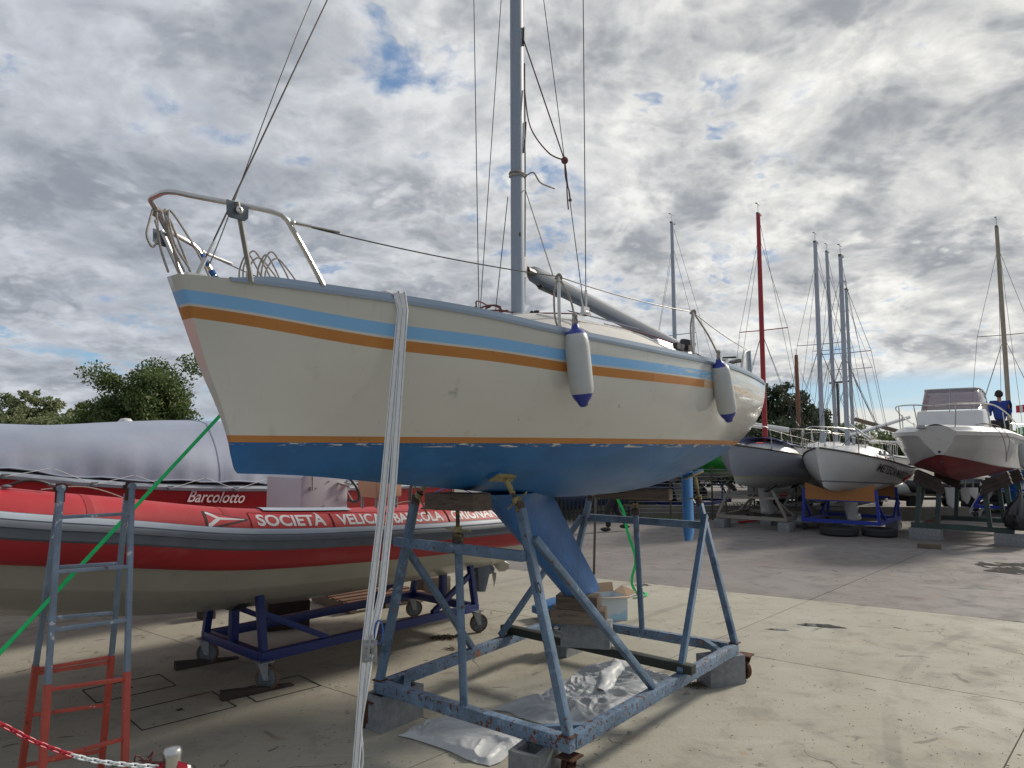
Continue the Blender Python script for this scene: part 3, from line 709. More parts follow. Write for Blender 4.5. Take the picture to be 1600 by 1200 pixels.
# lifelines and stanchions
sx = [-.19, 1.22]; spn = {}
for side in (-1, 1):
    for x in sx:
        p = sheer(x, side, inset=.045); tp = Vector((x-.02, p.y+side*.01, p.z+.335 if x < 0 else p.z+.35))
        mb = MB(); mb.tube([p+Vector((0, 0, -.02)), p+Vector((0, 0, .06)), tp], .010, 10); mb.lathe([(.013, -.03), (.014, 0), (.011, .012), (.004, .018)], tp); mb.lathe([(.016, 0), (.016, .05)], p)
        mb.build('stanchion', M_steel, yacht); spn[(x, side)] = tp
    a = Vector((-1.69, side*.405, 3.055)); b_ = spn[(sx[0], side)]; c = spn[(sx[1], side)]; e = Vector((3.10, side*.83, 2.93))
    def sag(p, q, s, n=14): return [lerp(p, q, k/n)-Vector((0, 0, s*4*(k/n)*(1-k/n))) for k in range(n+1)]
    mb = MB(); mb.tube(sag(a, b_, .022)+sag(b_, c, .02)[1:]+sag(c, e, .02)[1:], .0035, 6); life = mb.build('lifeline', M_wire, yacht)
    mb = MB(); d = (b_-a).normalized(); mb.tube([a+d*.02, a+d*.10], .009, 8); mb.tube([a+d*.10, a+d*.24], .0065, 8); mb.ball(a+d*.01, .016); mb.build('lifeline_turnbuckle', M_steel, life)
# pushpit
for side in (-1, 1):
    mb = MB(); y = side*.80; zb = 2.65
    mb.tube([(2.60, y*1.17, zb), (2.66, y*1.17, 2.80), (2.72, y*1.16, 2.86), (2.82, y*1.14, 2.885), (3.12, y*1.03, 2.93), (3.16, y*1.0, 2.93), (3.20, y*.98, 2.90), (3.24, y*.96, zb)], .0125, 10); mb.build('pushpit', M_steel, yacht)
mb = MB(); mb.tube([(3.14, -.82, 2.93), (3.16, -.82, 2.66)], .018, 10); mb.build('pushpit_post', M_rail, yacht)
mb = MB(); mb.tube(curvept([(2.88, -.72, 2.64), (2.88, -.72, 2.76), (2.92, -.73, 2.80), (3.05, -.74, 2.83), (3.10, -.74, 2.835)], 4), [.012]*5+[.022]*12, 8); mb.build('outboard_bracket_handle', M_black, yacht)
# mast
mast = MB(); rows = []
for z in (2.90, 4.2, 6.0, 9.0):
    rows.append([(.58-.006*(z-3)+.060*math.cos(2*math.pi*k/20), .047*math.sin(2*math.pi*k/20), z) for k in range(20)])
mast.grid(rows, closed=True); b0 = len(mast.v)-20; mast.f.append(tuple(b0+i for i in range(20))); mast.m.append(0)
mast = mast.build('mast', M_alu, yacht, sharp=60)
mb = MB(); mb.box((.645, 0, 6.0), (.008, .016, 5.6)); mb.build('mast_track', M_black, mast)
mb = MB(); mb.box((.647, -.0, 3.37), (.03, .05, .16)); mb.box((.67, 0, 3.37), (.04, .02, .05)); mb.build('gooseneck', M_steel, mast)
mb = MB(); mb.lathe([(.09, 0), (.09, .02), (.06, .03)], (.58, 0, 2.975)); mb.build('mast_step', M_steel, mast)
mb = MB(); mb.lathe([(.018, 0), (.022, .03), (.0, .035)], (.68, -.10, 3.0)); mb.ball((.69, -.05, 3.02), .02); mb.build('mast_block', M_black, mast)
mb = MB(); mb.beam((.55, -.04, 3.60), (.55, -.055, 3.60), .012, .02); mb.beam((.59, -.05, 5.10), (.59, -.053, 5.25), .014, .01); mb.beam((.60, -.048, 4.25), (.62, -.05, 4.50), .012, .008); mb.build('halyard_exit', M_black, mast)
for side in (-1, 1):
    mb = MB(); mb.beam((.58, side*.04, 6.95), (.66, side*.56, 6.99), .05, .018); mb.build('spreader', M_alu, mast)
# boom, lowered with its after end on the cockpit coaming
mb = MB(); p, q = Vector((.72, 0, 3.35)), Vector((3.66, .02, 3.03)); d = (q-p).normalized()
rows = []
for k, (tt, sc) in enumerate([(0, .55), (.015, .9), (.04, 1), (.97, 1), (1, .8)]):
    c = lerp(p, q, tt); row = []
    for j in range(18):
        a = 2*math.pi*j/18; row.append(c+Vector((0, .040*sc*math.copysign(abs(math.cos(a))**.6, math.cos(a)), 0))+Vector((-d.z, 0, d.x))*(.066*sc*math.copysign(abs(math.sin(a))**.6, math.sin(a))))
    rows.append(row)
mb.grid(rows, closed=True); b0 = len(mb.v)-18; mb.f += [tuple(b0+i for i in range(18)), tuple(range(18))]; mb.m += [0, 0]
boom = mb.build('boom', M_boomcol, yacht, sharp=50)
mb = MB(); mb.beam(p+Vector((-.02, 0, .01)), p+d*.16+Vector((0, 0, -.06)), .05, .035); mb.beam(p+d*.14+Vector((0, 0, -.075)), p+d*.42+Vector((0, 0, -.07)), .03, .03); mb.tube([p+Vector((-.04, 0, 0)), p+d*.05], .04, 10); mb.build('boom_fitting', M_black, boom)
# standing rigging
def rig(name, pts, r, mat=M_wire, par=yacht):
    mb = MB(); mb.tube(pts, r, 6); return mb.build(name, mat, par)
rig('forestay', [(-1.90, 0, 2.86), (.53, 0, 8.86)], .0045)
rig('inner_forestay', curvept([(-1.86, 0, 2.90), (-1.805, 0, 3.033), (-1.316, 0, 4.512), (-.55, 0, 6.45), (.52, 0, 8.8)], 6), .0028)
for side in (-1, 1):
    rig('shroud', [(.725, side*.51, 3.00), (.655, side*.555, 6.98), (.55, 0, 8.9)], .004)
    rig('shroud', [(.715, side*.50, 3.00), (.57, side*.045, 6.9)], .0035)
    mb = MB(); mb.tube([(.725, side*.51, 2.98), (.724, side*.511, 3.14)], .009, 8); mb.tube([(.715, side*.50, 2.98), (.707, side*.475, 3.12)], .008, 8)
    mb.box((.72, side*.505, 2.985), (.07, .03, .06)); mb.lathe([(.045, 0), (.045, .015), (.02, .03)], (.72, side*.505, 2.955)); mb.build('chainplate', M_steel, yacht)
mb = MB(); mb.tube([(-1.915, 0, 2.82), (-1.88, 0, 2.91)], .012, 8); mb.box((-1.92, 0, 2.815), (.10, .03, .02)); mb.tube([(-1.87, 0, 2.93), (-1.84, 0, 3.0)], .008, 8); mb.build('forestay_fitting', M_steel, yacht)
# halyards tied off
kn = Vector((.77, -.42, 4.10))      # knot on the lower shroud
def nearshroud(z): t_ = (z-3.)/(3.9); return Vector((.715-.145*t_, -.50+.455*t_, z))
kn = nearshroud(4.13)
rig('halyard', [(.58, -.05, 5.16), kn], .0055, M_rope_r)
rig('halyard', curvept([(.60, -.05, 4.75), (.62, -.09, 4.45), (.67, -.22, 4.23), kn], 6), .0055, M_rope_r)
mb = MB(); mb.ball(kn, .028, 8, 6); mb.tube(curvept([kn, kn+Vector((.01, -.01, -.12)), kn+Vector((.03, -.0, -.25)), kn+Vector((.0, -.03, -.38))], 5), .0055, 6)
mb.tube(curvept([kn, kn+Vector((-.02, -.02, -.14)), kn+Vector((.04, -.01, -.22)), kn+Vector((.055, -.01, -.28))], 5), .0055, 6); mb.ball(kn+Vector((.055, -.01, -.29)), .014, 6, 5); mb.build('halyard_knot', M_rope_r, yacht)
mb = MB(); 
loop = [(.58+.072*math.cos(a), .060*math.sin(a), 4.06+.01*math.sin(a*1.5)+.012*(a/6.28)) for a in np.linspace(0, 4*math.pi, 30)]
mb.tube(loop, .007, 6); mb.tube(curvept([(.63, -.05, 4.08), (.66, -.09, 4.10), (.70, -.12, 4.03), (.77, -.15, 4.01), (.84, -.16, 4.01)], 5), .006, 6); mb.build('tie_rope', M_rope, mast)
rig('topping_line', [(.63, -.03, 3.98), (-.27+0, spn[(sx[0], -1)].y, spn[(sx[0], -1)].z)], .004, M_rope)
rig('lazy_halyard', [(.52, .05, 3.9), (.42, .09, 2.98)], .0035, M_wire)
rig('slack_halyard', curvept([(.655, -.01, 5.0), (.66, -.01, 4.0), (.65, -.01, 3.1)], 3), .006, M_rope)
# bits of rope on the foredeck and at the mast foot
mb = MB(); rnd = random.Random(5)
for k in range(3):
    c = Vector((.12+.05*k, -.08, 2.95)); mb.tube(curvept([c+Vector((rnd.uniform(-.12, .12), rnd.uniform(-.12, .12), rnd.uniform(0, .05))) for _ in range(6)], 5), .006, 5)
mb.tube(curvept([(.1, .05, 2.94), (.3, .02, 2.99), (.45, .0, 3.0), (.6, -.05, 3.0), (.8, -.1, 3.03), (1.2, -.2, 3.07)], 5), .006, 5); mb.build('mast_foot_line', M_rope_r, yacht)
mb = MB(); mb.tube(curvept([(1.2, -.45, 2.95), (1.7, -.52, 2.93), (2.05, -.62, 2.87), (2.3, -.7, 2.8)], 6), .006, 5); mb.build('control_line', M_rope_r, yacht)
mb = MB(); mb.prism([(.82, -.30, 3.02), (1.35, -.30, 3.03), (1.7, -.44, 2.98), (.9, -.46, 2.97)], (0, .03, .02)); mb.build('folded_sail_cover', pmat('dark navy cloth', (.02, .03, .07), .8), yacht, bevel=.01)
# coiled mooring rope hanging on the pulpit (things of their own)
def ropething(name, lab, curves, r, mat, cat='rope', origin=(-1.9, 0, 2.8)):
    mb = MB()
    for c in curves: mb.tube([Vector(p)-Vector(origin) for p in c], r, 6)
    o = mb.build(name, mat); o.location = F0.w(*origin); o.rotation_euler = (0, 0, F0.a); tag(o, lab, cat); return o
cv = []
for k, (dx, dz, w) in enumerate([(0, 0, .03), (.03, 0, .02), (.05, -.02, .05)]):
    a = Vector((-2.04+dx, .165-dx*.3, 3.13)); b_ = Vector((-2.00+dx+.02*k, .05-.03*k, 2.80+.01*k))
    cv.append(curvept([b_+Vector((-w, 0, .02)), lerp(a, b_, .5)+Vector((-w, 0, 0)), a+Vector((0, 0, .02)), lerp(a, b_, .5)+Vector((w, 0, 0)), b_+Vector((w, 0, 0))], 8))
for k in range(4):
    c = Vector((-2.045+.012*k, .175+.010*k, 3.135)); cv.append([c+Vector((.010*math.sin(a), .019*math.cos(a), .019*math.sin(a))) for a in np.linspace(0, 6.28, 14)])
cv.append(curvept([(-2.07, .15, 3.13), (-2.09, .13, 3.07), (-2.11, .11, 2.99), (-2.08, .11, 2.94), (-2.05, .12, 3.0), (-2.06, .14, 3.08)], 6))
ropething('mooring_rope', 'grey rope knotted round the front of the pulpit and hanging to the bow', cv, .0055, M_rope)
cv = []
for k in range(6):
    hh = .17+.02*math.sin(k*2.1); x0 = -1.62+.022*k; w = .07+.018*(k % 3)
    cv.append(curvept([(x0-w*.6, .05-.02*k, 2.80), (x0-w*.7, .05-.02*k, 2.80+hh*.6), (x0-w*.2, .04-.02*k, 2.82+hh), (x0+w*.5, .03-.02*k, 2.80+hh*.75), (x0+w*1.1, .02-.02*k, 2.79+hh*.3), (x0+w*1.5, .02-.02*k, 2.79)], 7))
ropething('rope_coil', 'upright coil of thin grey rope on the foredeck behind the pulpit leg', cv, .0045, M_rope, origin=(-1.6, 0, 2.8))
cv = []
for k in (0, 1, 2.6, 3.6, 5):
    c0_, c1_ = Vector((-1.69, .405, 3.04)), Vector((-1.55, .402, 2.865)); cv.append([lerp(c0_, c1_, k/6), lerp(c0_, c1_, (k+.85)/6)])
ropething('blue_rope_whipping', 'blue rope wound round the far leg of the pulpit', cv, .0165, M_rope_b, origin=(-1.55, .38, 2.8))
# ------------------------------------------------------------------ fenders
def fender(x, dz, tilt, lab, anchor):
    base = hside(x, 2.45, -1); 
    top_ = Vector((x, sheer(x, -1).y-.045, ZS(u_of(x))+dz)); axis = Vector((tilt, -.03, -1)).normalized(); r = .072; L = .52; KS = .84
    o = F0.w(*top_); T = thing('boat_fender', lab, 'fender', o, F0.a, 'fenders hanging over the side of the cream yacht')
    mb = MB(); prof = [(.046, .045), (.060, .065), (.068, .10), (r, .15), (r, .30), (r-.001, .42), (.069, .455), (.059, .485)]; prof = [(a_, b__*KS) for a_, b__ in prof]
    mb.lathe(prof, (0, 0, 0), axis, 28); mb.build('fender_body', M_fender, T, sharp=60)
    for nm, pr in (('fender_top', [(.002, -.012), (.016, -.010), (.020, .0), (.024, .02), (.040, .038), (.049, .048), (.058, .062)]), ('fender_end', [(.062, .478), (.050, .510), (.033, .535), (.026, .555), (.016, .567), (.002, .569)])):
        pr = [(a_, b__*KS) for a_, b__ in pr]; mb = MB(); mb.lathe(pr, (0, 0, 0), axis, 24); mb.build(nm, M_fblue, T, sharp=60)
    hl = MB(); side_ = axis.cross(Vector((0, 1, 0))).normalized(); hl.lathe([(.012, -.005), (.012, .005)], axis*.548*KS+Vector((0, -.022, 0)), (0, 1, 0), 10); hl.build('lanyard_hole', M_black, T)
    mb = MB(); a = Vector(anchor)-top_
    mb.tube([a+Vector((.018*math.cos(q), .018*math.sin(q), .012*math.sin(2*q))) for q in np.linspace(0, 12.5, 26)], .0065, 6)
    mb.tube(curvept([a, lerp(a, Vector((0, 0, 0)), .45)+Vector((.03, -.01, 0)), Vector((0, 0, .03)), Vector((0, 0, -.005))], 7), .0065, 6)
    mb.tube(curvept([a, a+Vector((-.045, .0, -.10)), a+Vector((-.04, .0, -.24)), a+Vector((.01, .01, -.31))], 6), .0065, 6)
    mb.tube([Vector((.022*math.cos(q), 0, .02+.03*math.sin(q))) for q in np.linspace(0, 6.28, 12)], .007, 6, closed=False); mb.ball((0, 0, .055), .018, 8, 6)
    mb.build('fender_rope', M_rope, T); return T
fender(-.17, .045, .13, 'white fender with blue ends hanging nearest the mast, left of the other fender', spn[(sx[0], -1)])
fender(1.44, .02, .30, 'white fender with blue ends hanging nearest the stern of the cream yacht', spn[(sx[1], -1)])

# ================================================================== CRADLE UNDER THE YACHT
cradle = fthing('boat_cradle', 'rusty pale blue steel cradle carrying the cream yacht', 'cradle', F0)
cA, cB, cC, cD = Vector((0, .82, .282)), Vector((0, -.82, .282)), Vector((2.56, -.83, .282)), Vector((2.52, .93, .282))
def cbeam(name, p, q, w=.06, h=.084, mat=M_cradle, up=(0, 0, 1), bev=.004, par=cradle):
    mb = MB(); mb.beam(p, q, w, h, up); return mb.build(name, mat, par, bevel=bev)
e = Vector((.03, 0, 0)); f_ = Vector((0, .03, 0))
cbeam('base_beam', cA+f_, cB-f_, .07, mat=M_cradleb); cbeam('base_beam', cB+Vector((.035, 0, .002)), cC, .07, mat=M_cradleb); cbeam('base_beam', cC+Vector((-.002, .035, -.003)), cD-Vector((0, .035, 0)), .065, .080, mat=M_cradleb); cbeam('base_beam', cA+Vector((.035, 0, -.003)), cD+Vector((.03, 0, -.003)), .07, .080, mat=M_cradleb)
for c, sx_, sy in ((cA, 1, -1), (cB, 1, 1), (cC, -1, 1), (cD, -1, -1)):
    cbeam('corner_gusset', c+Vector((sx_*.26, sy*.02, .012)), c+Vector((sx_*.02, sy*.26, .012)), .05, .05)
tA, tB, tC, tD = Vector((.02, .50, 1.62)), Vector((0, -.47, 1.62)), Vector((2.56, -.54, 1.50)), Vector((2.52, .60, 1.50))
for c, t_ in ((cA, tA), (cB, tB), (cC, tC), (cD, tD)):
    cbeam('post', c+Vector((0, 0, .042)), t_, .052, .052, up=(1, 0, 0))
    mb = MB(); mb.box(c+Vector((0, 0, .046)), (.085, .080, .008)); mb.build('weld_plate', M_rusty, cradle, bevel=.002)
    mb = MB(); mb.tube([t_-Vector((0, 0, .02)), t_+(t_-c).normalized()*.05], .03, 10); mb.build('screw_collar', M_cradle2, cradle)
cbeam('cross_bar', Vector((-.05, .62, 1.335)), Vector((-.05, -.535, 1.335)), .045, .065)
cbeam('cross_bar', Vector((2.60, .66, 1.305)), Vector((2.60, -.60, 1.305)), .045, .065)
cbeam('diagonal_brace', Vector((.02, -.56, 1.44)), cB+Vector((1.06, 0, .05)), .048, .045, up=(0, 1, 0)); cbeam('diagonal_brace', Vector((2.54, -.60, 1.40)), cC+Vector((-1.08, 0, .05)), .048, .045, up=(0, 1, 0))
cbeam('diagonal_brace', Vector((.02, .60, 1.30)), cA+Vector((1.05, .04, .05)), .045, .045, up=(0, 1, 0)); cbeam('diagonal_brace', Vector((2.50, .68, 1.32)), cD+Vector((-1.05, -.04, .05)), .045, .045, up=(0, 1, 0))
for x, y0, y1, zt in ((0, .0, .045, 1.40), (2.54, .05, .09, 1.40)):
    mb = MB(); mb.tube([(x, y0, .31), (x-.02, y1, zt)], .027, 14); mb.build('middle_post', M_cradle, cradle, sharp=50)
    mb = MB(); mb.lathe([(.04, 0), (.04, .05), (.03, .06)], (x-.02, y1, zt-.03)); mb.build('screw_collar', M_cradle2, cradle)
# screw jacks: threaded rod, tommy bar, head plate
def jack(base, topp, normal, lab=None, pad=True, bar=.26):
    d = (topp-base).normalized()
    mb = MB(); mb.tube([base, topp], .014, 10); j = mb.build('jack_screw', M_cradle2, cradle)
    mb = MB(); c = base+d*.055; a = Vector((.25, 1, 0)).normalized(); a = (a-d*a.dot(d)).normalized(); mb.tube([c-a*bar/2, c+a*bar/2], .006, 8); mb.lathe([(.028, -.015), (.028, .02)], c, d); mb.build('jack_handle', M_yellowp, j)
    if pad:
        n = Vector(normal).normalized(); a = n.cross(Vector((0, 1, 0))).normalized(); b_ = n.cross(a); rot = Matrix((a, b_, n)).transposed()
        mb = MB(); mb.box(topp+n*.02, (.24, .10, .012), rot)
        for q in (-.07, 0, .07): mb.lathe([(.008, -.006), (.008, 0)], topp+n*.014+a*q+b_*.02, n, 8)
        mb.tube([base+d*(topp-base).length*.55, topp], .019, 10); mb.build('jack_plate', M_yellowp, j, bevel=.002)
        mb = MB(); mb.box(topp+n*.037, (.245, .105, .022), rot); mb.build('jack_pad', M_anti, j, bevel=.003)
jack(tB, Vector((-.02, -.37, 1.792)), (.04, .42, .90))
jack(tC, Vector((2.56, -.50, 1.735)), (-.10, .42, .90)); jack(tA, Vector((.03, .38, 1.77)), (0, -.42, .9), bar=.42); jack(tD, Vector((2.52, .50, 1.73)), (0, -.42, .9))
jack(Vector((-.02, .045, 1.40)), Vector((-.02, .05, 1.59)), (0, 0, 1), pad=False, bar=.30); jack(Vector((2.52, .09, 1.40)), Vector((2.52, .09, 1.51)), (0, 0, 1), pad=False, bar=.30)
# casters
def caster(F_or_par, x, y, z, r, ang, mat_wheel=M_rusty, par=None, w=.045, bracket=M_rusty, rim=None):
    c, s_ = math.cos(ang), math.sin(ang); ax = Vector((-s_, c, 0)); fw = Vector((c, s_, 0)); hub = Vector((x, y, r))+fw*.03
    mb = MB(); mb.box((x, y, z-.006), (.12, .12, .01))
    for sd in (-1, 1):
        o = ax*(sd*(w/2+.008)); a = Vector((x, y, z-.012)); mb.prism([a+o+fw*.045, a+o-fw*.045, hub+o-fw*.02+Vector((0, 0, -.015)), hub+o+fw*.02+Vector((0, 0, -.015))], ax*.005)
    mb.tube([hub-ax*(w/2+.016), hub+ax*(w/2+.016)], .009, 8); cs = mb.build('caster', bracket, par)
    mb = MB(); mb.lathe([(r*.8, -w/2), (r*.96, -w/2*.95), (r, -w/4), (r, w/4), (r*.96, w/2*.95), (r*.8, w/2)], hub, ax, 28, cap=False); wh = mb.build('wheel_tread', mat_wheel, cs)
    mb = MB(); mb.lathe([(.02, -w/2-.004), (.03, -w/2-.002), (r*.35, -w/2+.008), (r*.74, -w/2+.010), (r*.82, -w/2-.001), (r*.82, w/2+.001), (r*.74, w/2-.010), (r*.35, w/2-.008), (.03, w/2+.002), (.02, w/2+.004)], hub, ax, 28)
    for k in range(5):
        t_ = 2*math.pi*k/5; dd = fw*math.cos(t_)+Vector((0, 0, math.sin(t_)))
        mb.beam(hub+dd*.02, hub+dd*r*.78, .02, w*.96, up=ax)
    mb.build('wheel_rim', rim or M_galv, cs)
caster(None, .04, -.80, .20, .085, .9, par=cradle, rim=M_rusty); caster(None, 2.66, -.88, .22, .085, 1.2, par=cradle, rim=M_rusty); caster(None, -.05, .84, .20, .06, 2.2, par=cradle, rim=M_rusty)
# the number daubed on the post
mb = letters('painted_number', '10', .07, lambda u, v: lerp(cB, tB, .63+v*1.0)+Vector((-.040, -.02-u*.8+.0, 0)), M_blackprint, cradle)

# ------------------------------------------------------------------ concrete blocks, timbers
def hollow_block(F, lab, z=0., L=.42, Wd=.20, H=.238, group='hollow concrete blocks under the blue cradle', name='concrete_block', holes=2):
    mb = MB(); t_ = .035
    if holes:
        for s_ in (-1, 1): mb.box((0, s_*(Wd-t_)/2, H/2), (L, t_, H))
        for k in range(holes+1): mb.box((-(L-t_)/2+k*(L-t_)/holes, 0, H/2-.001), (t_, Wd-2*t_, H-.004))
        mb.box((0, 0, .02), (L-.02, Wd-.02, .03))
    else: mb.box((0, 0, H/2), (L, Wd, H))
    o = mb.build(name, M_block, bevel=.004 if not holes else 0.); o.location = (F.o.x, F.o.y, z); o.rotation_euler = (0, 0, F.a); tag(o, lab, 'block', group); return o
def at0(x, y): w = F0.w(x, y); return (w.x, w.y)
hollow_block(Frame(at0(.12, .80), 53), 'hollow grey concrete block under the left corner of the blue cradle, beside the folded plastic')
hollow_block(Frame(at0(.02, -.60), 51.8+8), 'hollow grey concrete block under the nearest corner of the blue cradle at the bottom edge')
hollow_block(Frame(at0(2.46, -.74), 51.8-30), 'grey concrete block under the right corner of the blue cradle by the rusty caster', holes=0, L=.36)
hollow_block(Frame(at0(2.45, .80), 51.8), 'grey concrete block under the far corner of the blue cradle')
Fk = Frame(at0(1.42, .0), 51.8-62)
hollow_block(Frame(at0(1.50, -.0), -14), 'grey concrete block on the cradle cross beams right under the two keel timbers', z=.394, H=.195, L=.40, Wd=.22, holes=0)
def timber(name, F, z, dims, lab, rotx=0., mat=M_wood, cat='timber', group=None, tilt=0.):
    mb = MB(); mb.box((0, 0, dims[2]/2), dims); o = mb.build(name, mat, bevel=.010); o.location = (F.o.x, F.o.y, z); o.rotation_euler = (rotx, tilt, F.a); return tag(o, lab, cat, group)
timber('timber_block', Frame(at0(1.42, .02), -12), .590, (.44, .22, .115), 'lower thick weathered timber of the stack under the keel', group='timbers stacked under the keel')
timber('timber_block', Frame(at0(1.40, .01), -18), .706, (.34, .20, .110), 'upper weathered timber directly under the keel tip', group='timbers stacked under the keel')
timber('timber_block', Frame(at0(-.02, .055), 51.8+82), 1.585, (.52, .16, .115), 'dark wooden beam on the front centre jack under the yacht bow', tilt=.03, mat=M_timberd if False else M_wood)
timber('timber_block', Frame(at0(2.50, .10), 51.8-78), 1.515, (.72, .15, .105), 'brown wooden beam on the rear centre jack under the yacht')
mb = MB(); mb.box((0, 0, .0), (1.90, .08, .066)); o = mb.build('steel_beam', M_greenbeam, bevel=.004); w = F0.w(1.57, .03, .360); o.location = w; o.rotation_euler = (0, 0, F0.a+R(87)); tag(o, 'dark green steel beam laid across the blue cradle under the keel stack', 'beam')
mb = MB(); mb.box((0, 0, 0), (.012, .05, .05)); b2 = mb.build('open_end', M_black, o); b2.location = (-.926, 0, 0)
# ------------------------------------------------------------------ plastic sheets
def crumple(outline_fn, nx, ny, amp, seed, z0=.012, fold=0.):
    rnd = np.random.RandomState(seed); ph = rnd.uniform(0, 6.28, (14, 2)); kk = rnd.uniform(6, 48, (14, 2))*rnd.choice([-1, 1], (14, 2))
    rows = []
    for i in range(nx+1):
        row = []
        for j in range(ny+1):
            u, v = i/nx, j/ny; p = outline_fn(u, v); h = 0
            wx = mnoise.noise(Vector((p[0]*2.2, p[1]*2.2, seed)))*.35; wy = mnoise.noise(Vector((p[0]*2.2, p[1]*2.2, seed+9)))*.35
            for q, (fq, aq) in enumerate(((3., 1.), (7., .55), (15., .22), (31., .07))): h += max(0, 1-2.6*abs(mnoise.noise(Vector(((p[0]+wx)*fq, (p[1]+wy)*fq*1.4, seed+q*3.3)))))*aq*amp
            e_ = min(u, 1-u, v, 1-v)*8; row.append((p[0], p[1], z0+h*min(1, e_+.15)+fold*(1 if e_ > .6 else e_)))
        rows.append(row)
    return rows
M_plastic = pmat('clear polythene', (.46, .49, .52), .50, var=.2, vscale=7, alpha=.74, spec=.35, coat=.0, bump=.4, bscale=25, spots=[((.30, .32, .36), 9, .58, .12, .3), ((.02, .04, .1), 30, .735, .02, .4)])
M_plasticw = pmat('milky polythene', (.56, .58, .59), .48, var=.1, vscale=7, alpha=.93, spec=.3, bump=.3, bscale=14, spots=[((.45, .47, .5), 6, .6, .15, .3), ((.08, .09, .11), 40, .70, .03, .4)])
def bil(P00, P10, P11, P01, wob=.0, seed=0):
    rnd = random.Random(seed); f = [rnd.uniform(0, 6) for _ in range(4)]
    def fn(u, v):
        x = lerp(lerp(P00[0], P10[0], u), lerp(P01[0], P11[0], u), v); y = lerp(lerp(P00[1], P10[1], u), lerp(P01[1], P11[1], u), v)
        return (x+wob*(math.sin(7*v+f[0])+.5*math.sin(15*u+f[1])), y+wob*(math.sin(8*u+f[2])+.5*math.sin(17*v+f[3])))
    return fn
mb = MB(); mb.grid(crumple(bil((-.80, 5.20), (-.16, 4.70), (.20, 5.14), (-.58, 5.52), .018, 1), 70, 60, .020, 3, z0=.006, fold=.022))
o = mb.build('plastic_sheet', M_plasticw, sharp=30, fix=False); tag(o, 'folded milky plastic sheet on the concrete between the two front blocks', 'plastic sheet')
mb = MB(); mb.grid(crumple(bil((-.12, 5.62), (.50, 5.30), (1.52, 6.40), (.95, 6.98), .05, 2), 110, 140, .042, 5, z0=.006))
o = mb.build('plastic_sheet', M_plastic, sharp=60, fix=False); tag(o, 'large crumpled clear plastic sheet spread under the middle of the blue cradle', 'plastic sheet')
mb = MB(); rows = []
for i in range(30):
    f = i/29; c = Vector((lerp(.70, .95, f)+.02*math.sin(f*9), lerp(5.92, 6.64, f), .06)); row = []
    for k in range(22):
        a = 2*math.pi*k/22; r_ = (.055+.02*mnoise.noise(Vector((f*5, math.cos(a)*1.4, math.sin(a)*1.4)))+.008*mnoise.noise(Vector((f*22, math.cos(a)*5, math.sin(a)*5))))*(1-.5*abs(2*f-1)**4)
        row.append((c.x+r_*1.3*math.cos(a)*.95, c.y-r_*1.3*math.cos(a)*.3, max(.012, c.z+r_*math.sin(a))))
    rows.append(row)
mb.grid(rows, closed=True); o = mb.build('plastic_roll', M_plasticw, sharp=60, fix=False); tag(o, 'rolled bundle of white plastic lying on the crumpled clear sheet', 'plastic sheet')
# ------------------------------------------------------------------ ratchet strap over the bow, hanging to the ground
M_stitch = pmat('dark webbing stitch', (.20, .23, .28), .8)
def ribbon(name, pts, w, mat, par, side=None, th=.003, twist=None):
    mb = MB(); rows = []; pts = [Vector(p) for p in pts]
    for i, p in enumerate(pts):
        d = (pts[min(i+1, len(pts)-1)]-pts[max(i-1, 0)]).normalized(); s_ = Vector(side) if side is not None else perp(d)[0]
        s_ = (s_-d*s_.dot(d)).normalized()
        if twist: s_ = Matrix.Rotation(twist(i/(len(pts)-1)), 3, d) @ s_
        n = s_.cross(d).normalized()*th; rows.append([p-s_*w/2-n, p+s_*w/2-n, p+s_*w/2+n, p-s_*w/2+n])
    mb.grid(rows, closed=True); rb = mb.build(name, mat, par, sharp=30)
    if mat is M_webbing:
        for off in (-.30, .30):
            m2 = MB(); m2.grid([[lerp(r_[0], r_[1], .5+off-.028)+(r_[0]-r_[3])*.15, lerp(r_[0], r_[1], .5+off+.028)+(r_[0]-r_[3])*.15, lerp(r_[3], r_[2], .5+off+.028)-(r_[0]-r_[3])*.15, lerp(r_[3], r_[2], .5+off-.028)-(r_[0]-r_[3])*.15] for r_ in rows], closed=True); m2.build('stitching', M_stitch, rb)
    return rb
strap = thing('ratchet_strap', 'long white ratchet strap hung over the yacht bow down to the concrete', 'strap', F0.w(-1.15, -.6, 0), 0)
so = Vector(strap.location)
def W2(p): return Vector(p)-so
sh = sheer(-1.15, -1); topw = F0.w(sh.x, sh.y-.012, sh.z+.04); topw2 = F0.w(sh.x, sh.y+.06, sh.z+.055); off1 = F0.w(sh.x, sh.y-.03, sh.z-.05)
sd = (1, -.15, 0)
rat = seen(578, 1015, 3.50)
ribbon('strap_webbing', [W2(F0.w(sh.x, sh.y+1.25, sh.z+.03)), W2(topw2), W2(topw), W2(off1), W2(seen(614, 760, 3.56)), W2(seen(596, 930, 3.52)), W2(rat+Vector((.004, 0, .03)))], .036, M_webbing, strap, sd)
ribbon('strap_webbing', [W2(F0.w(sh.x-.06, sh.y+1.25, sh.z+.035)), W2(topw2+Vector((-.026, -.01, .0))), W2(topw+Vector((-.028, -.012, 0))), W2(off1+Vector((-.02, -.002, 0))), W2(seen(597, 790, 3.58)), W2(seen(571, 1005, 3.56)), W2(seen(556, 1200, 3.54)), W2(Vector((-.95, 3.54, .0)))], .036, M_webbing, strap, sd)
pts = [W2(rat+Vector((0, 0, -.02))), W2(seen(572, 1080, 3.50)), W2(seen(565, 1140, 3.50)), W2(seen(563, 1210, 3.5)), W2(Vector((-.86, 3.47, .0)))]
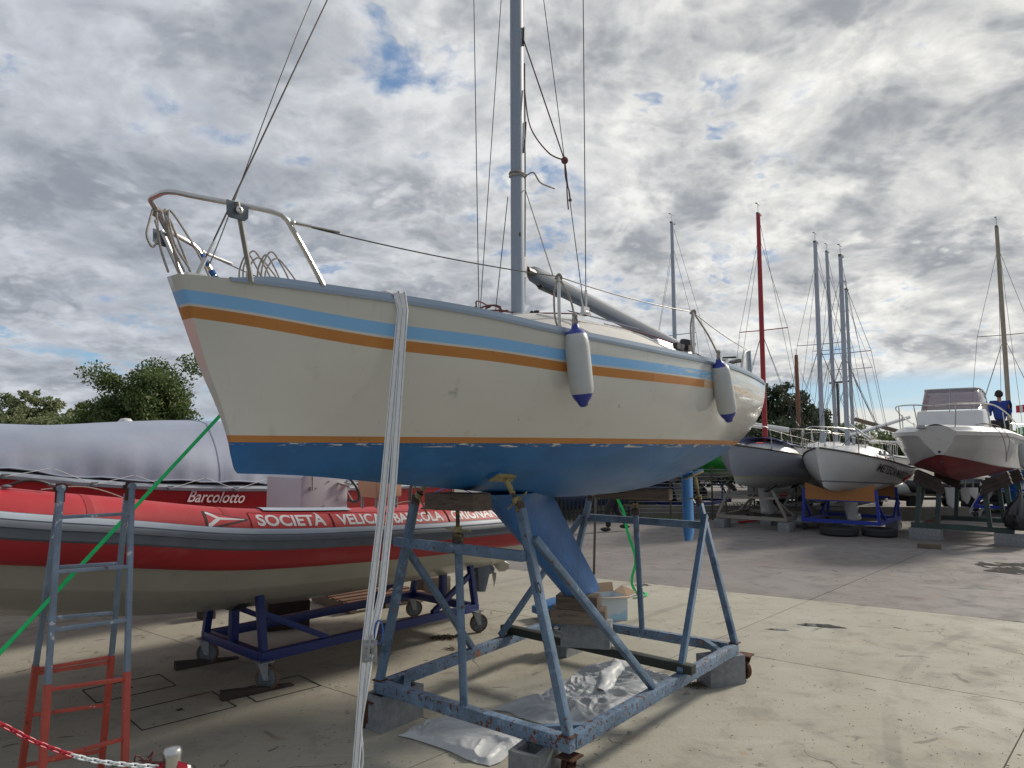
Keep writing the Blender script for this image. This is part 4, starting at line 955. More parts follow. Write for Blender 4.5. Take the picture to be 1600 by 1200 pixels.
ribbon('strap_webbing', curvept(pts, 5), .036, M_webbing, strap, sd, twist=lambda t_: 1.3*math.sin(t_*3))
mb = MB(); c = W2(rat); mb.beam(c+Vector((.004, -.012, .07)), c+Vector((-.006, -.02, -.045)), .022, .010); mb.tube([c+Vector((-.022, 0, .02)), c+Vector((.022, 0, .02))], .017, 12); mb.tube([c+Vector((-.022, 0, -.045)), c+Vector((.022, 0, -.045))], .012, 10)
mb.beam(c+Vector((-.020, -.004, .045)), c+Vector((-.020, .0, -.06)), .003, .03); mb.beam(c+Vector((.020, -.004, .045)), c+Vector((.020, 0, -.06)), .003, .03); mb.build('ratchet', M_galv, strap, bevel=.003)
mb = MB(); mb.tube([c+Vector((.04+.02*math.cos(a), 0, .08+.055*math.sin(a))) for a in np.linspace(0, 6.28, 18)], .004, 6); mb.build('strap_loop', M_rope_b, strap)
# green strap from the far rail down to the left
gs = thing('lashing_strap', 'taut bright green strap running down past the ladder to the ground at left', 'strap', (-2.0, 4.0, 0), 0)
p0 = F0.w(-.97, .72, 2.74); p1 = seen(345, 648, 4.22); p2 = seen(0, 1020, 3.4); p3 = p2+(p2-p1)*.95
go = Vector(gs.location); ribbon('strap_webbing', [Vector(q)-go for q in (p0, p1, p2, p3)], .019, M_grassg, gs, (-.72, .1, .62))
gs2 = thing('lashing_strap', 'loose green strap hanging behind the keel and curled on the concrete', 'strap', onfloor(1000, 930), 0); go = Vector(gs2.location)
q0 = F0.w(2.35, .85, 2.2)
pts = [seen(964, 778, 9.2), seen(980, 830, 9.3), seen(993, 873, 9.4), seen(988, 900, 9.45), seen(988, 914, 9.7), onfloor(997, 928, .01), onfloor(1008, 926, .01), onfloor(1008, 931, .012), onfloor(990, 934, .01)]
ribbon('strap_webbing', [Vector(q)-go for q in [F0.w(1.9, .95, 2.55)]]+[Vector(q)-go for q in curvept(pts, 4)] if False else [Vector(q)-go for q in curvept([F0.w(2.3, 1.05, 2.62), *pts], 4)], .035, M_grassg, gs2, (1, .2, .1))
# ================================================================== RED RIB ON ITS NAVY TROLLEY
F1 = Frame((-2.45, 6.50), 48)
rib = fthing('rigid_inflatable', 'red rigid inflatable with grey rubbing strake and white club name on navy trolley', 'inflatable boat', F1)
TR = .235
# centre line of the tube: near side -> round the bow -> far side
zt_ = spline([-3.9, -3.0, -2.0, -1.26, -.68, .64, 1.72, 2.6, 3.6], [1.98, 1.75, 1.53, 1.42, 1.33, 1.235, 1.195, 1.18, 1.18])
def tube_c(s):     # s 0..1 near side stern to bow, 1..2 back on the far side
    q = s if s <= 1 else 2-s; sg = -1 if s <= 1 else 1
    L0 = 3.35; Lb = -1.7
    if q < .68: x = lerp(L0, Lb, q/.68); y = .88
    else:
        a = (q-.68)/.32*math.pi/2; x = Lb-1.95*math.sin(a); y = .88*math.cos(a)**.8 if a < math.pi/2-1e-6 else 0.
    z = zt_(x)-(.12*(y*sg+.88)/1.76)
    return Vector((x, sg*y-.0, z))
N1 = 150; cs_ = [tube_c(2*i/N1) for i in range(N1+1)]
def tubeframe(i):
    d = (cs_[min(i+1, N1)]-cs_[max(i-1, 0)]).normalized(); o = d.cross(Vector((0, 0, 1))).normalized()   # outward
    if i <= N1/2 and o.y > 0 and abs(o.y) > .3: o = -o
    if i > N1/2 and o.y < 0 and abs(o.y) > .3: o = -o
    if o.dot(cs_[i]-Vector((1., 0, cs_[i].z))) < 0: o = -o
    return o, Vector((0, 0, 1))
rows = []
for i in range(N1+1):
    o, u = tubeframe(i); r = TR*(1 if 3 < i < N1-3 else [.35, .6, .8, .93][min(i, N1-i)])
    rows.append([cs_[i]+o*(r*math.cos(2*math.pi*k/28))+u*(r*math.sin(2*math.pi*k/28)) for k in range(28)])
mb = MB(); mb.grid(rows, closed=True); mb.f += [tuple(range(28)), tuple(len(mb.v)-28+k for k in range(28))]; mb.m += [0, 0]
mb.build('tube', M_red, rib, sharp=60)
# strake, a ribbed rubber band round the tube
prof = [(.0, .100), (.016, .096), (.022, .088), (.024, .060), (.016, .054), (.034, .046), (.040, .030), (.040, .012), (.022, .004), (.020, -.03), (.024, -.05), (.012, -.062), (.0, -.066)]
mb = MB(); rows = []
for i in range(3, N1-2):
    o, u = tubeframe(i); row = []
    for off, h in prof: row.append(cs_[i]+o*(math.sqrt(TR*TR-h*h)+off-.002)+u*h)
    rows.append(row)
mb.grid(rows, lambda i, j: 1 if j in (1, 2, 3) else 0); mb.build('rubbing_strake', [M_strake, M_strake_l], rib, sharp=30)
# hull under the tubes
kz = spline([-3.5, -2.9, -2.2, -1.7, -.9, .5, 2.0, 3.3], [1.70, 1.20, .98, .86, .72, .61, .60, .62]); mb = MB(); rows = []
for k in range(41):
    x = lerp(-3.45, 3.25, k/40); 
    # half breadth of tube line at x
    yb = .88 if x > -1.7 else .88*math.cos(math.asin(min(1, (-1.7-x)/1.95)))**.8
    zc = zt_(x); zk = kz(x); row = []
    for sg in (-1, 1):
        pts = [(yb-.02, zc-.18), (yb-.10, zc-.24), (max(yb-.22, 0), lerp(zk, zc-.24, .62)), (max(yb-.26, 0), lerp(zk, zc-.24, .56)), (yb*.36, lerp(zk, zc-.24, .25)), (0.001, zk)]
        pp = [Vector((x, sg*a, z-(.12*(sg*a+.88)/1.76)*.8)) for a, z in pts]
        row += pp if sg < 0 else pp[::-1]
    rows.append(row)
mb.grid(rows); last = len(mb.v)-12; mb.f.append(tuple(last+i for i in range(12))); mb.m.append(0)
mb.build('hull', M_cream, rib, sharp=22)
mb = MB(); mb.beam((-2.4, 0, kz(-2.4)-.01), (-1.2, 0, kz(-1.2)-.01), .03, .04); mb.build('keel_guard', M_black, rib)
# inner deck
mb = MB(); mb.box((1.4, 0, 1.08), (3.4, 1.3, .03)); mb.build('deck', M_console, rib)
# lettering wrapped on the tube
def on_tube(s0):
    def fn(u, v, lift=.004):
        x = s0+u; q = (3.35-x)/(3.35+1.7)*.68; p = tube_c(q); ang = R(30)+v/TR
        r = TR+lift; return Vector((x, p.y-r*math.cos(ang), p.z+r*math.sin(ang)))
    return fn
x = -.40
for wd, wdt in (('SOCIETÀ', .60), ('VELICA', .46), ('BARCOLA', .58), ('GRIGNANO', .74)):
    mb = MB(); fnp = on_tube(x)
    n = 24; rows = [[fnp(lerp(-.05, wdt+.06, i/n), lerp(-.045, .125, j/6), .0022) for j in range(7)] for i in range(n+1)]
    mb.grid(rows); pch = mb.build('name_patch', M_patch if 'M_patch' in globals() else pmat('red name patch', (.50, .024, .028), .5, var=.08), rib, fix=False)
    mb = MB(); edge = [fnp(lerp(-.05, wdt+.06, i/n), -.045, .003) for i in range(n+1)]+[fnp(wdt+.06, lerp(-.045, .125, j/6), .003) for j in range(7)]+[fnp(lerp(wdt+.06, -.05, i/n), .125, .003) for i in range(n+1)]+[fnp(-.05, lerp(.125, -.045, j/6), .003) for j in range(7)]
    mb.tube(edge, .0022, 4); mb.build('patch_seam', pmat('dark seam', (.12, .01, .015), .6), pch)
    letters('lettering', wd, .145, on_tube(x), M_lettering, pch, bold=.004, width=wdt, sub=.03)
    x += wdt+.125
# club pennant: black edge, red field, white Y cross
fnp = on_tube(-.80)
def pen(poly, lift, mat, nm, par):
    mb = MB(); k = len(poly); c = (sum(p[0] for p in poly)/k, sum(p[1] for p in poly)/k); vs = []; fs = []
    for i in range(k):
        a, b = poly[i], poly[(i+1) % k]
        for q in range(6): vs.append((lerp(a[0], b[0], q/6), lerp(a[1], b[1], q/6)))
    n = len(vs); pts = [fnp(*p, lift) for p in vs]+[fnp(lerp(p[0], c[0], .5), lerp(p[1], c[1], .5), lift) for p in vs]+[fnp(*c, lift)]
    fs = [(i, (i+1) % n, n+(i+1) % n, n+i) for i in range(n)]+[(n+i, n+(i+1) % n, 2*n) for i in range(n)]
    mb.add(pts, fs); return mb.build(nm, mat, par, smooth=False, fix=False)
ed = pen([(0, -.04), (.02, -.045), (.33, .045), (.33, .052), (.0, .115), (-.005, .11)], .0025, M_blackprint, 'pennant_edge', rib)
pen([(.014, -.030), (.30, .048), (.014, .104)], .0035, M_redprint, 'pennant_field', ed)
for pl_ in ([(.012, .104), (.012, .084), (.095, .036), (.115, .052), (.035, .100)], [(.012, -.030), (.035, -.024), (.115, .040), (.095, .056), (.012, -.008)], [(.10, .035), (.30, .044), (.30, .052), (.10, .058)]):
    pen(pl_, .0045, M_lettering, 'pennant_cross', ed)
# grab line arcs on top of the tube
for x in (-1.75, 1.05, 2.0):
    c = [tube_c((3.35-xx)/(3.35+1.7)*.68)+Vector((0, .06, TR+.02+.05*math.sin(math.pi*(xx-x+.02)/.5)-.02)) for xx in np.linspace(x, x+.5, 12)]
    mb = MB(); mb.tube(c, .005, 6); mb.build('grab_line', M_rope, rib)
mb = MB(); p = tube_c(.42); rows = [[Vector((xx, tube_c((3.35-xx)/(3.35+1.7)*.68).y-(TR+.012)*math.cos(a), tube_c((3.35-xx)/(3.35+1.7)*.68).z+(TR+.012)*math.sin(a))) for a in np.linspace(R(68), R(112), 6)] for xx in np.linspace(-.30, .52, 12)]; mb.grid(rows); mb.build('step_pad', M_strake_l, rib)
# console
mb = MB(); mb.prism([(.50, -.20, 1.12), (1.02, -.20, 1.12), (1.02, -.20, 1.85), (.66, -.20, 1.85), (.50, -.20, 1.72)], (0, .62, 0)); cons = mb.build('console', M_console, rib, bevel=.012)
for x, z in ((.66, 1.62), (.80, 1.68), (.90, 1.50), (.75, 1.45)):
    mb = MB(); mb.lathe([(.008, 0), (.007, .008)], (x, -.20, z), (0, -1, 0), 8); mb.build('console_bolt', M_galv, cons)
mb = MB(); mb.tube([(.60, -.225, 1.80), (.60, -.235, 1.60)], .014, 8); mb.tube([(.60, -.20, 1.62), (.60, -.235, 1.62)], .02, 8); mb.build('console_handrail', M_steel, cons)
mb = MB(); mb.tube([(.9, -.21, 1.66), (1.0, -.24, 1.63)], .014, 8); mb.build('throttle', M_steel, cons)
mb = MB(); hub = Vector((1.10, -.08, 1.60)); ax = Vector((.85, 0, .5)).normalized(); a, b_ = perp(ax)
mb.tube([hub+(a*math.cos(q)+b_*math.sin(q))*.165 for q in np.linspace(0, 2*math.pi, 29)[:-1]], .014, 8, closed=True); wheel = mb.build('steering_wheel', M_black, cons)
for q in (0, 2.1, 4.2):
    mb = MB(); mb.beam(hub-ax*.02, hub+(a*math.cos(q+.5)+b_*math.sin(q+.5))*.16, .018, .006); mb.build('spoke', M_steel, wheel)
mb = MB(); mb.tube([hub-ax*.12, hub+ax*.01], .03, 10); mb.build('wheel_hub', M_steel, wheel)
# jockey seat
mb = MB(); mb.box((1.55, -.02, 1.60), (.34, .32, .22)); seat_ = mb.build('helm_seat', M_tan, rib, bevel=.02)
for x in (1.42, 1.68):
    for y in (-.14, .10):
        mb = MB(); mb.tube([(x, y, 1.10), (x, y, 1.5)], .016, 8); mb.build('seat_leg', M_galv, seat_)
mb = MB(); mb.tube(curvept([(2.1, .1, 1.12), (2.1, .1, 1.62), (2.1, -.5, 1.64), (2.1, -.5, 1.12)], 4), .02, 8); mb.build('stern_arch', M_wire, rib)
mb = MB(); mb.tube(curvept([(1.9, -.4, 1.50), (2.2, -.45, 1.58), (2.5, -.5, 1.50), (2.8, -.55, 1.48)], 5), .008, 6); mb.build('fuel_hose', M_blueprint, rib)
# outdrive with propeller
mb = MB(); mb.prism([(3.04, -.07, .84), (3.20, -.07, .84), (3.22, -.07, .58), (3.12, -.07, .28), (3.00, -.07, .30), (2.98, -.07, .60)], (0, .14, 0)); dr = mb.build('outdrive', M_drive, rib, bevel=.02)
mb = MB(); mb.box((3.18, 0, .74), (.50, .30, .025)); mb.build('cavitation_plate', M_drive, dr, bevel=.008)
mb = MB(); mb.lathe([(.03, -.16), (.055, -.08), (.062, 0), (.055, .12), (.04, .18), (.01, .21)], (3.12, 0, .52), (1, 0, 0)); mb.build('gear_case', M_drive, dr)
for k in range(3):
    q = k*2.094+.5; d = Vector((0, math.cos(q), math.sin(q))); tdir = Vector((0, -math.sin(q), math.cos(q))); mb = MB(); rows = []
    for r_, w, tw in ((.04, .06, 1.0), (.10, .10, .8), (.17, .11, .65), (.215, .06, .55)):
        c = Vector((3.33, 0, .52))+d*r_; wv_ = (tdir*math.sin(1.2*tw)+Vector((math.cos(1.2*tw), 0, 0))).normalized(); nn = wv_.cross(d)*.004
        rows.append([c-wv_*w-nn, c-nn*1.6, c+wv_*w-nn, c+wv_*w+nn, c+nn*1.6, c-wv_*w+nn])
    mb.grid(rows, closed=True); b0 = len(mb.v)-6; mb.f.append(tuple(b0+i for i in range(6))); mb.m.append(0); mb.build('propeller_blade', M_propw, dr, sharp=60)
# trolley
tro = fthing('boat_trolley', 'navy blue steel trolley on four castors under the red inflatable', 'trolley', F1)
def tb(name, p, q, w=.07, h=.08, mat=M_navy, up=(0, 0, 1), par=tro): 
    mb = MB(); mb.beam(p, q, w, h, up); return mb.build(name, mat, par, bevel=.004)
zb = .265
tb('base_rail', (-.03, -.50, zb), (2.53, -.50, zb)); tb('base_rail', (-.03, .54, zb), (2.53, .54, zb)); tb('base_crossbeam', (0, -.465, zb), (0, .505, zb)); tb('base_crossbeam', (2.5, -.465, zb), (2.5, .505, zb))
for x, sg in ((0., 1), (2.5, -1)):
    for y, ty in ((-.50, -.40), (.54, .42)):
        tb('corner_post', (x, y, zb+.04), (x-.0, ty, .80), .06, .06, up=(1, 0, 0)); tb('diagonal', (x+sg*.62, y, zb+.04), (x+sg*.03, ty+(y-ty)*.35, .60), .05, .05, up=(0, 1, 0))
    tb('centre_post', (x, 0.02, zb+.04), (x, .02, .60), .07, .07, up=(1, 0, 0))
    for sg2 in (-1, 1): tb('hull_pad', (x, sg2*.02, .60), (x, sg2*.45, .83), .14, .06, mat=M_black)
tb('top_rail', (.02, .40, .74), (2.6, .40, .74), .07, .06, mat=M_slate); 
for x, y, a in ((0, -.52, -.9), (0, .56, -.75), (2.5, -.52, -.45), (2.5, .56, -.4)):
    caster(None, x, y, .235, .10, a, mat_wheel=pmat('brown tyre', (.11, .065, .04), .6), par=tro, bracket=M_galv, rim=pmat('grey wheel disc', (.13, .15, .17), .5, .4, var=.2))
# wedges
def wedge(px, py, qx, qy, lab):
    a, b_ = onfloor(px, py), onfloor(qx, qy); d = (b_-a).normalized(); n = Vector((-d.y, d.x, 0)); mb = MB()
    L = (b_-a).length; mb.prism([(0, -.035, 0), (L, -.035, 0), (L, -.035, .012), (0, -.035, .075)], (0, .07, 0)); o = mb.build('wheel_chock', M_timberd, bevel=.003); o.location = a; o.rotation_euler = (0, 0, math.atan2(d.y, d.x)); tag(o, lab, 'chock', 'wooden wedges by the trolley castors')
wedge(345, 1095, 457, 1070, 'dark wooden wedge under the nearest castor of the navy trolley')
wedge(273, 1047, 372, 1028, 'dark wooden wedge beside the left front castor of the navy trolley')
# timber and pallet behind
def blk(px, py, z0, dims, ang, lab, mat=M_timberd, g='timber blocks behind the trolley'):
    p = onfloor(px, py); timber('timber_block', Frame((p.x, p.y), ang), z0, dims, lab, mat=mat, group=g)
blk(322, 966, 0, (.16, .20, .20), 40, 'dark timber block standing behind the left leg of the navy trolley')
blk(447, 980, 0, (.46, .26, .30), 30, 'large dark timber box inside the front of the navy trolley')
blk(676, 928, 0, (.42, .26, .24), 35, 'dark timber block with pale top near the rear of the trolley', mat=M_wood)
p = onfloor(575, 940); pal = thing('wooden_pallet', 'reddish wooden pallet on the ground beyond the navy trolley', 'pallet', (p.x, p.y, 0), R(42))
for k in range(6):
    mb = MB(); mb.box((0, -.45+.18*k, .125), (1.1, .11, .02)); mb.build('board', pmat('reddish pallet wood', (.16, .085, .055), .85, var=.3, stretch=(2, 14, 14), rand=.2), pal)
for x in (-.5, 0, .5):
    mb = MB(); mb.box((x, 0, .06), (.09, 1.0, .10)); mb.build('bearer', M_wood, pal)
# a dark grey skip edge at far left
# ================================================================== COVERED RED LAUNCH BEHIND
F2 = Frame(F1.w(0, 1.9)[:2], 48)
lau = fthing('covered_launch', 'dark red launch with script name under a pale lavender grey tarpaulin', 'boat', F2)
zs2 = spline([-4.2, -2.5, -1.38, -.56, 1.44, 4.06, 5], [2.10, 1.90, 1.76, 1.65, 1.515, 1.455, 1.45]); L2 = (-4.0, 4.6)
B2 = spline([-4.0, -3.4, -2.5, -1, 1, 4.6], [.05, .45, .80, 1.02, 1.08, .95])
rows = []; mb = MB()
for k in range(46):
    x = lerp(*L2, k/45); b = B2(x); z = zs2(x); r0 = []
    for y, zz in ((b, z), (b*1.0, z-.06), (b*.97, z-.30), (b*.86, z-.55), (b*.45, z-.82), (0.0, z-.95)): r0.append((y, zz))
    rows.append([Vector((x, 1.1-y-.0, zz)) for y, zz in r0]+[Vector((x, 1.1+y, zz)) for y, zz in r0[::-1]])
mb.grid(rows); b0 = len(mb.v)-12; mb.f.append(tuple(b0+i for i in range(12))); mb.m.append(0); mb.build('hull', M_redgel, lau, sharp=40)
mb = MB(); rows = []
for k in range(61):
    x = lerp(*L2, k/60); b = B2(x); z = zs2(x); rows.append([Vector((x, 1.1-b-o, z+h)) for o, h in ((0, -.045), (.03, -.04), (.045, -.01), (.035, .02), (0, .03))])
mb.grid(rows); gun = mb.build('gunwale', M_strake_l, lau, sharp=40)
# cover: swagged edge, folds, ridge
mb = MB(); rows = []; hooks = []
xs2 = np.linspace(-4.0, 4.4, 150); P_h = .75
for x in xs2:
    b = B2(x); z = zs2(x); ph = (x % P_h)/P_h; sw = (1-abs(2*ph-1)); ridge = 2.285+.05*math.tanh((x+.5)*.8)+.012*math.sin(x*2.3)
    if x < -3: ridge -= .12*(-3-x)**1.5
    row = []
    zl = z+.045+.025*sw+.008*math.sin(x*9)
    for j in range(19):
        v = j/18; y = 1.1-b-.035+.02*math.sin(x*5+v*6)*v*(1-v)*4 + (.0 if v == 0 else 0)
        if v <= .5: q = v/.5; yy = 1.1-b-.03+(b*.34)*q**1.7; zz = lerp(zl, ridge-.05, q**.82)
        else: q = (v-.5)/.5; yy = 1.1-b*.69+(b*1.38)*q; zz = ridge-.05+.05*math.sin(math.pi*q)**.6
        fold = .018*math.sin(2.2*x+9*v)+.010*math.sin(7.5*x-14*v+1.2)*math.exp(-4*abs(v-.2))+.006*math.sin(23*x+3*v)*math.exp(-v*9)
        row.append(Vector((x+.01*math.sin(6*v), yy-fold*(1 if v < .6 else .3), zz+fold*.6)))
    row.append(Vector((x, 1.1+b+.03, zl)))
    rows.append(row)
mb.grid(rows); cov = mb.build('tarpaulin', M_cover, lau, sharp=80, fix=False)
mb = MB(); mb.tube([Vector(r_[0])+Vector((0, -.004, 0)) for r_ in rows[::2]], .010, 6); mb.build('hem', M_cover, cov)
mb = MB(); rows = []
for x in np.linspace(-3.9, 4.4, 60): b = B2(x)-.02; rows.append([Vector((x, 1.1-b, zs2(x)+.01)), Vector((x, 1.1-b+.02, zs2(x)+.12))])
mb.grid(rows); mb.build('gap_shade_strip', M_black, lau)  # black strip added to stand in for the shade under the tarpaulin edge
k = -4
x = -3.75
while x < 4.3:
    h = x-(x % P_h)+P_h; b = B2(h); hk = Vector((h+.18, 1.1-B2(h+.18)-.05, zs2(h+.18)-.02))
    mb = MB(); mb.box(hk, (.07, .02, .05)); ho = mb.build('hook', M_strake, lau, bevel=.004)
    for dx in (-.36, .36):
        xe = h+.18+dx; mb = MB(); mb.tube([hk+Vector((0, -.008, 0)), Vector((xe, 1.1-B2(xe)-.055, zs2(xe)+.10))], .0035, 5); mb.build('elastic_cord', M_lettering, ho)
    x += P_h
def on_launch(u, v): 
    x = .38+u; return Vector((x, 1.1-B2(x)*1.0-.012+.0*v, zs2(x)-.165+v-.02*u))
def script_name():
    return letters('lettering', 'Barcolotto', .185, on_launch, M_greylet, lau, shear=.45, width=.68, sub=.05, bold=.002)
script_name()
for x in (-2.5, 3.2):
    mb = MB(); mb.box((0, 0, 0), (.5, 1.6, .12)); mb.build('keel_chock', M_timberd, lau).location = (x, 1.1, .12)
    mb = MB(); mb.box((x, 1.1, .42), (.2, .3, .55)); mb.build('keel_post', M_timberd, lau)
w = seen(196, 664, 11.2); dome = thing('radar_dome', 'round white radar dome showing just above the grey tarpaulin', 'radar dome', (w.x, w.y, 0), 0)
mb = MB(); mb.lathe([(.08, 2.22), (.12, 2.27), (.125, 2.34), (.11, 2.41), (.07, 2.455), (.01, 2.465)], n=24); mb.build('dome_shell', M_white, dome); mb = MB(); mb.tube([(0, 0, 0), (0, 0, 2.25)], .03, 8); mb.build('dome_mast', M_galv, dome)
# ================================================================== STEP LADDER
lad = thing('step_ladder', 'old double step ladder, blue grey upper half and chipped red lower half', 'ladder', (-2.2, 3.5, 0), 0); lo = Vector(lad.location)
FLt, FRt = seen(95, 765, 3.36), seen(206, 762, 3.60)
FLf, FRf = Vector((-2.03, 3.22, 0)), Vector((-1.76, 3.42, 0))
BLt, BRt = seen(93, 775, 3.40), seen(198, 772, 3.64)
BLf, BRf = Vector((-2.66, 4.02, 0)), Vector((-2.36, 4.28, 0))
def at_pix(a, b_, py):    # point on segment a-b at picture row py
    for k in range(400):
        p = lerp(a, b_, k/400); dd = p-Vector((0, 0, CAMH)); yy = dd.y*math.cos(PITCH)+dd.z*math.sin(PITCH); v = -dd.y*math.sin(PITCH)+dd.z*math.cos(PITCH)
        if 600-1120*v/yy > py: return p
    return b_
def leg(t_, f, py, nm, inward):
    m_ = at_pix(t_, f, py); e_ = at_pix(t_, f, py+60)
    mb = MB(); mb.beam(t_-lo, e_-lo, .025, .024, up=inward); u = mb.build(nm, M_ladblue, lad, bevel=.003)
    mb = MB(); mb.beam(m_-lo, f-lo, .030, .029, up=inward); mb.build('leg_extension', M_ladred, lad, bevel=.003)
    return m_
wd = (FRt-FLt).normalized()
leg(FLt, FLf, 1069, 'leg', wd); leg(FRt, FRf, 1048, 'leg', wd); leg(BLt, BLf, 1038, 'leg', wd); leg(BRt, BRf, 1022, 'leg', wd)
def rung(a0, a1, pa, b0, b1, pb, mat):
    p, q = at_pix(a0, a1, pa), at_pix(b0, b1, pb); mb = MB(); mb.beam(p-lo, q-lo, .022, .016); mb.build('rung', mat, lad, bevel=.003)
for pa, pb, m_ in ((807, 802, M_ladblue), (893, 884, M_ladblue), (984, 968, M_ladblue), (1076, 1060, M_ladred), (1188, 1152, M_ladred), (1320, 1270, M_ladred)): rung(FLt, FLf, pa, FRt, FRf, pb, m_)
for pa, pb, m_ in ((886, 879, M_ladblue), (966, 957, M_ladblue), (1046, 1026, M_ladred), (1052, 1034, M_ladred), (1117, 1100, M_ladred), (1196, 1172, M_ladred), (1290, 1255, M_ladred)): rung(BLt, BLf, pa, BRt, BRf, pb, m_)
for a, b_ in ((FLt, BLt), (FRt, BRt)):
    mb = MB(); c = (a+b_)/2-lo; mb.box(c+Vector((0, 0, .0)), (.02, .05, .09)); mb.lathe([(.012, -.03), (.012, .03)], c+Vector((0, 0, .02)), wd, 10); mb.build('hinge', M_rusty, lad, bevel=.004)
    mb = MB(); mb.lathe([(.018, -.014), (.018, .014)], a-lo+Vector((0, 0, .005)), wd.cross(Vector((0, 0, 1))), 14); mb.build('hinge_cap', M_ladblue, lad)
# ================================================================== RED AND WHITE CHAIN AND POST
post = thing('barrier_post', 'short stainless barrier post with red and white tape at the lower left', 'post', (-1.255, 2.76, 0), 0)
mb = MB(); mb.tube([(0, 0, 0), (0, 0, .875)], .032, 24); mb.build('post_tube', M_steel, post, sharp=50); mb = MB(); mb.lathe([(.034, 0), (.034, .012), (.028, .022), (.0, .028)], (0, 0, .872), n=24); mb.build('post_cap', M_steel, post); mb = MB(); mb.lathe([(.14, 0), (.14, .015), (.04, .03)]); mb.build('post_base', M_steel, post)
rnd = random.Random(4)
for k, m_ in enumerate((M_chainr, M_lettering, M_chainr)):
    mb = MB(); rows = []
    for i in range(7):
        t_ = i/6; c = Vector((.035+.022*t_*(1+.3*k), .0+.02*k, .84-.10*t_-.02*k)); rows.append([c+Vector((-.01+rnd.uniform(-.01, .01), -.02, .02)), c+Vector((.02, .02*rnd.random(), 0)), c+Vector((rnd.uniform(0, .02), .03, -.03))])
    mb.grid(rows); mb.build('barrier_tape', m_, post, fix=False)
ch = thing('plastic_chain', 'red and white plastic chain strung across the lower left corner', 'chain', (-1.6, 2.6, 0), 0); co = Vector(ch.location)
cp = curvept([seen(-150, 1060, 2.25), seen(0, 1131, 2.40), seen(64, 1163, 2.48), seen(140, 1187, 2.58), seen(224, 1197, 2.68), seen(262, 1196, 2.75)], 40)
mb = MB(); a_, b_, r_ = .011, .0065, .0032
loop = [Vector((a_*math.cos(q)+(.005 if math.cos(q) > 0 else -.005), b_*math.sin(q), 0)) for q in np.linspace(0, 2*math.pi, 15)[:-1]]; mb.tube(loop, r_, 6, closed=True)
lm = {m_.name: mb.mesh('chain_link', m_) for m_ in (M_chainw, M_chainr)}
acc = 0.; last = cp[0]; idx = 0; step = .0225; nxt = 0.
for i in range(1, len(cp)):
    seg = (cp[i]-cp[i-1]).length
    while nxt <= acc+seg and seg > 0:
        p = lerp(cp[i-1], cp[i], (nxt-acc)/seg); d = (cp[i]-cp[i-1]).normalized(); m_ = M_chainr if (idx//13) % 2 == 1 else M_chainw
        o = bpy.data.objects.new('link', lm[m_.name]); COL.objects.link(o); o.parent = ch; o.location = p-co
        a, b_ = perp(d); rot = Matrix((d, a, b_)).transposed(); rot = rot @ Matrix.Rotation(R(45 if idx % 2 else -45), 3, 'X'); o.rotation_euler = rot.to_euler()
        nxt += step; idx += 1
    acc += seg
mb = MB(); rnd = random.Random(8); c0 = Vector((-1.32, 2.75, .83))-co
for k in range(7):
    mb.tube(curvept([c0+Vector((rnd.uniform(-.07, .05), rnd.uniform(-.03, .03), rnd.uniform(-.05, .05))) for _ in range(5)], 4), .0035, 5)
mb.build('wire_tangle', M_rope_r, ch)
# ================================================================== CARTON, SMALL DOLLY, ROD, HOSE
p = onfloor(905, 972); Fb = Frame((p.x+.30, p.y+.18), 20); bx = fthing('cardboard_box', 'open white printed cardboard box with brown flaps behind the keel timbers', 'box', Fb)
mb = MB(); Lx, Ly, H_ = .46, .34, .27
for s_ in (-1, 1): mb.box((0, s_*Ly/2, H_/2), (Lx, .006, H_)); mb.box((s_*Lx/2, 0, H_/2), (.006, Ly-.01, H_))
mb.box((0, 0, .006), (Lx-.01, Ly-.01, .006)); mb.build('carton', M_cartonw, bx)
for nm, pts in (('flap', [(-Lx/2, -Ly/2, H_), (Lx/2, -Ly/2, H_), (Lx/2, -Ly/2-.13, H_+.015), (-Lx/2, -Ly/2-.13, H_+.03)]), ('flap', [(Lx/2, -Ly/2, H_), (Lx/2, Ly/2, H_), (Lx/2+.12, Ly/2, H_+.06), (Lx/2+.12, -Ly/2, H_+.04)]), ('flap', [(-Lx/2, Ly/2, H_), (Lx/2, Ly/2, H_), (Lx/2, Ly/2+.03, H_+.10), (-Lx/2, Ly/2+.03, H_+.10)])):
    mb = MB(); mb.prism(pts, (0, 0, .004)); mb.build(nm, M_cardboard, bx)
mb = MB(); mb.prism([(-.05, -Ly/2-.0045, .01), (.22, -Ly/2-.0045, .01), (.22, -Ly/2-.0045, .12), (.12, -Ly/2-.0045, .07), (.06, -Ly/2-.0045, .09)], (0, -.001, 0)); mb.build('printed_wave', M_cartonb, bx)
for k in range(3):
    mb = MB(); mb.box((-.12, -Ly/2-.0045, .17-.018*k), (.07-.02*k, .001, .007)); mb.build('printed_line', M_cartonb, bx)
mb = MB(); mb.tube([(-.18, -.05, .20), (-.30, -.12, .36)], .022, 10); o = mb.build('rolled_tool', M_blueprint); seat(o, Fb); tag(o, 'dark blue tube sticking out of the open white box', 'tube')
p = onfloor(846, 968); dol = thing('small_dolly', 'low bright blue dolly with brown wheel behind the keel', 'dolly', (p.x, p.y, 0), R(30))
mb = MB(); mb.prism([(-.05, -.08, .06), (.75, -.08, .16), (.75, -.08, .26), (.2, -.08, .20), (-.05, -.08, .14)], (0, .22, 0)); mb.build('dolly_frame', M_royal if False else pmat('azure steel', (.02, .14, .36), .5), dol, bevel=.008)
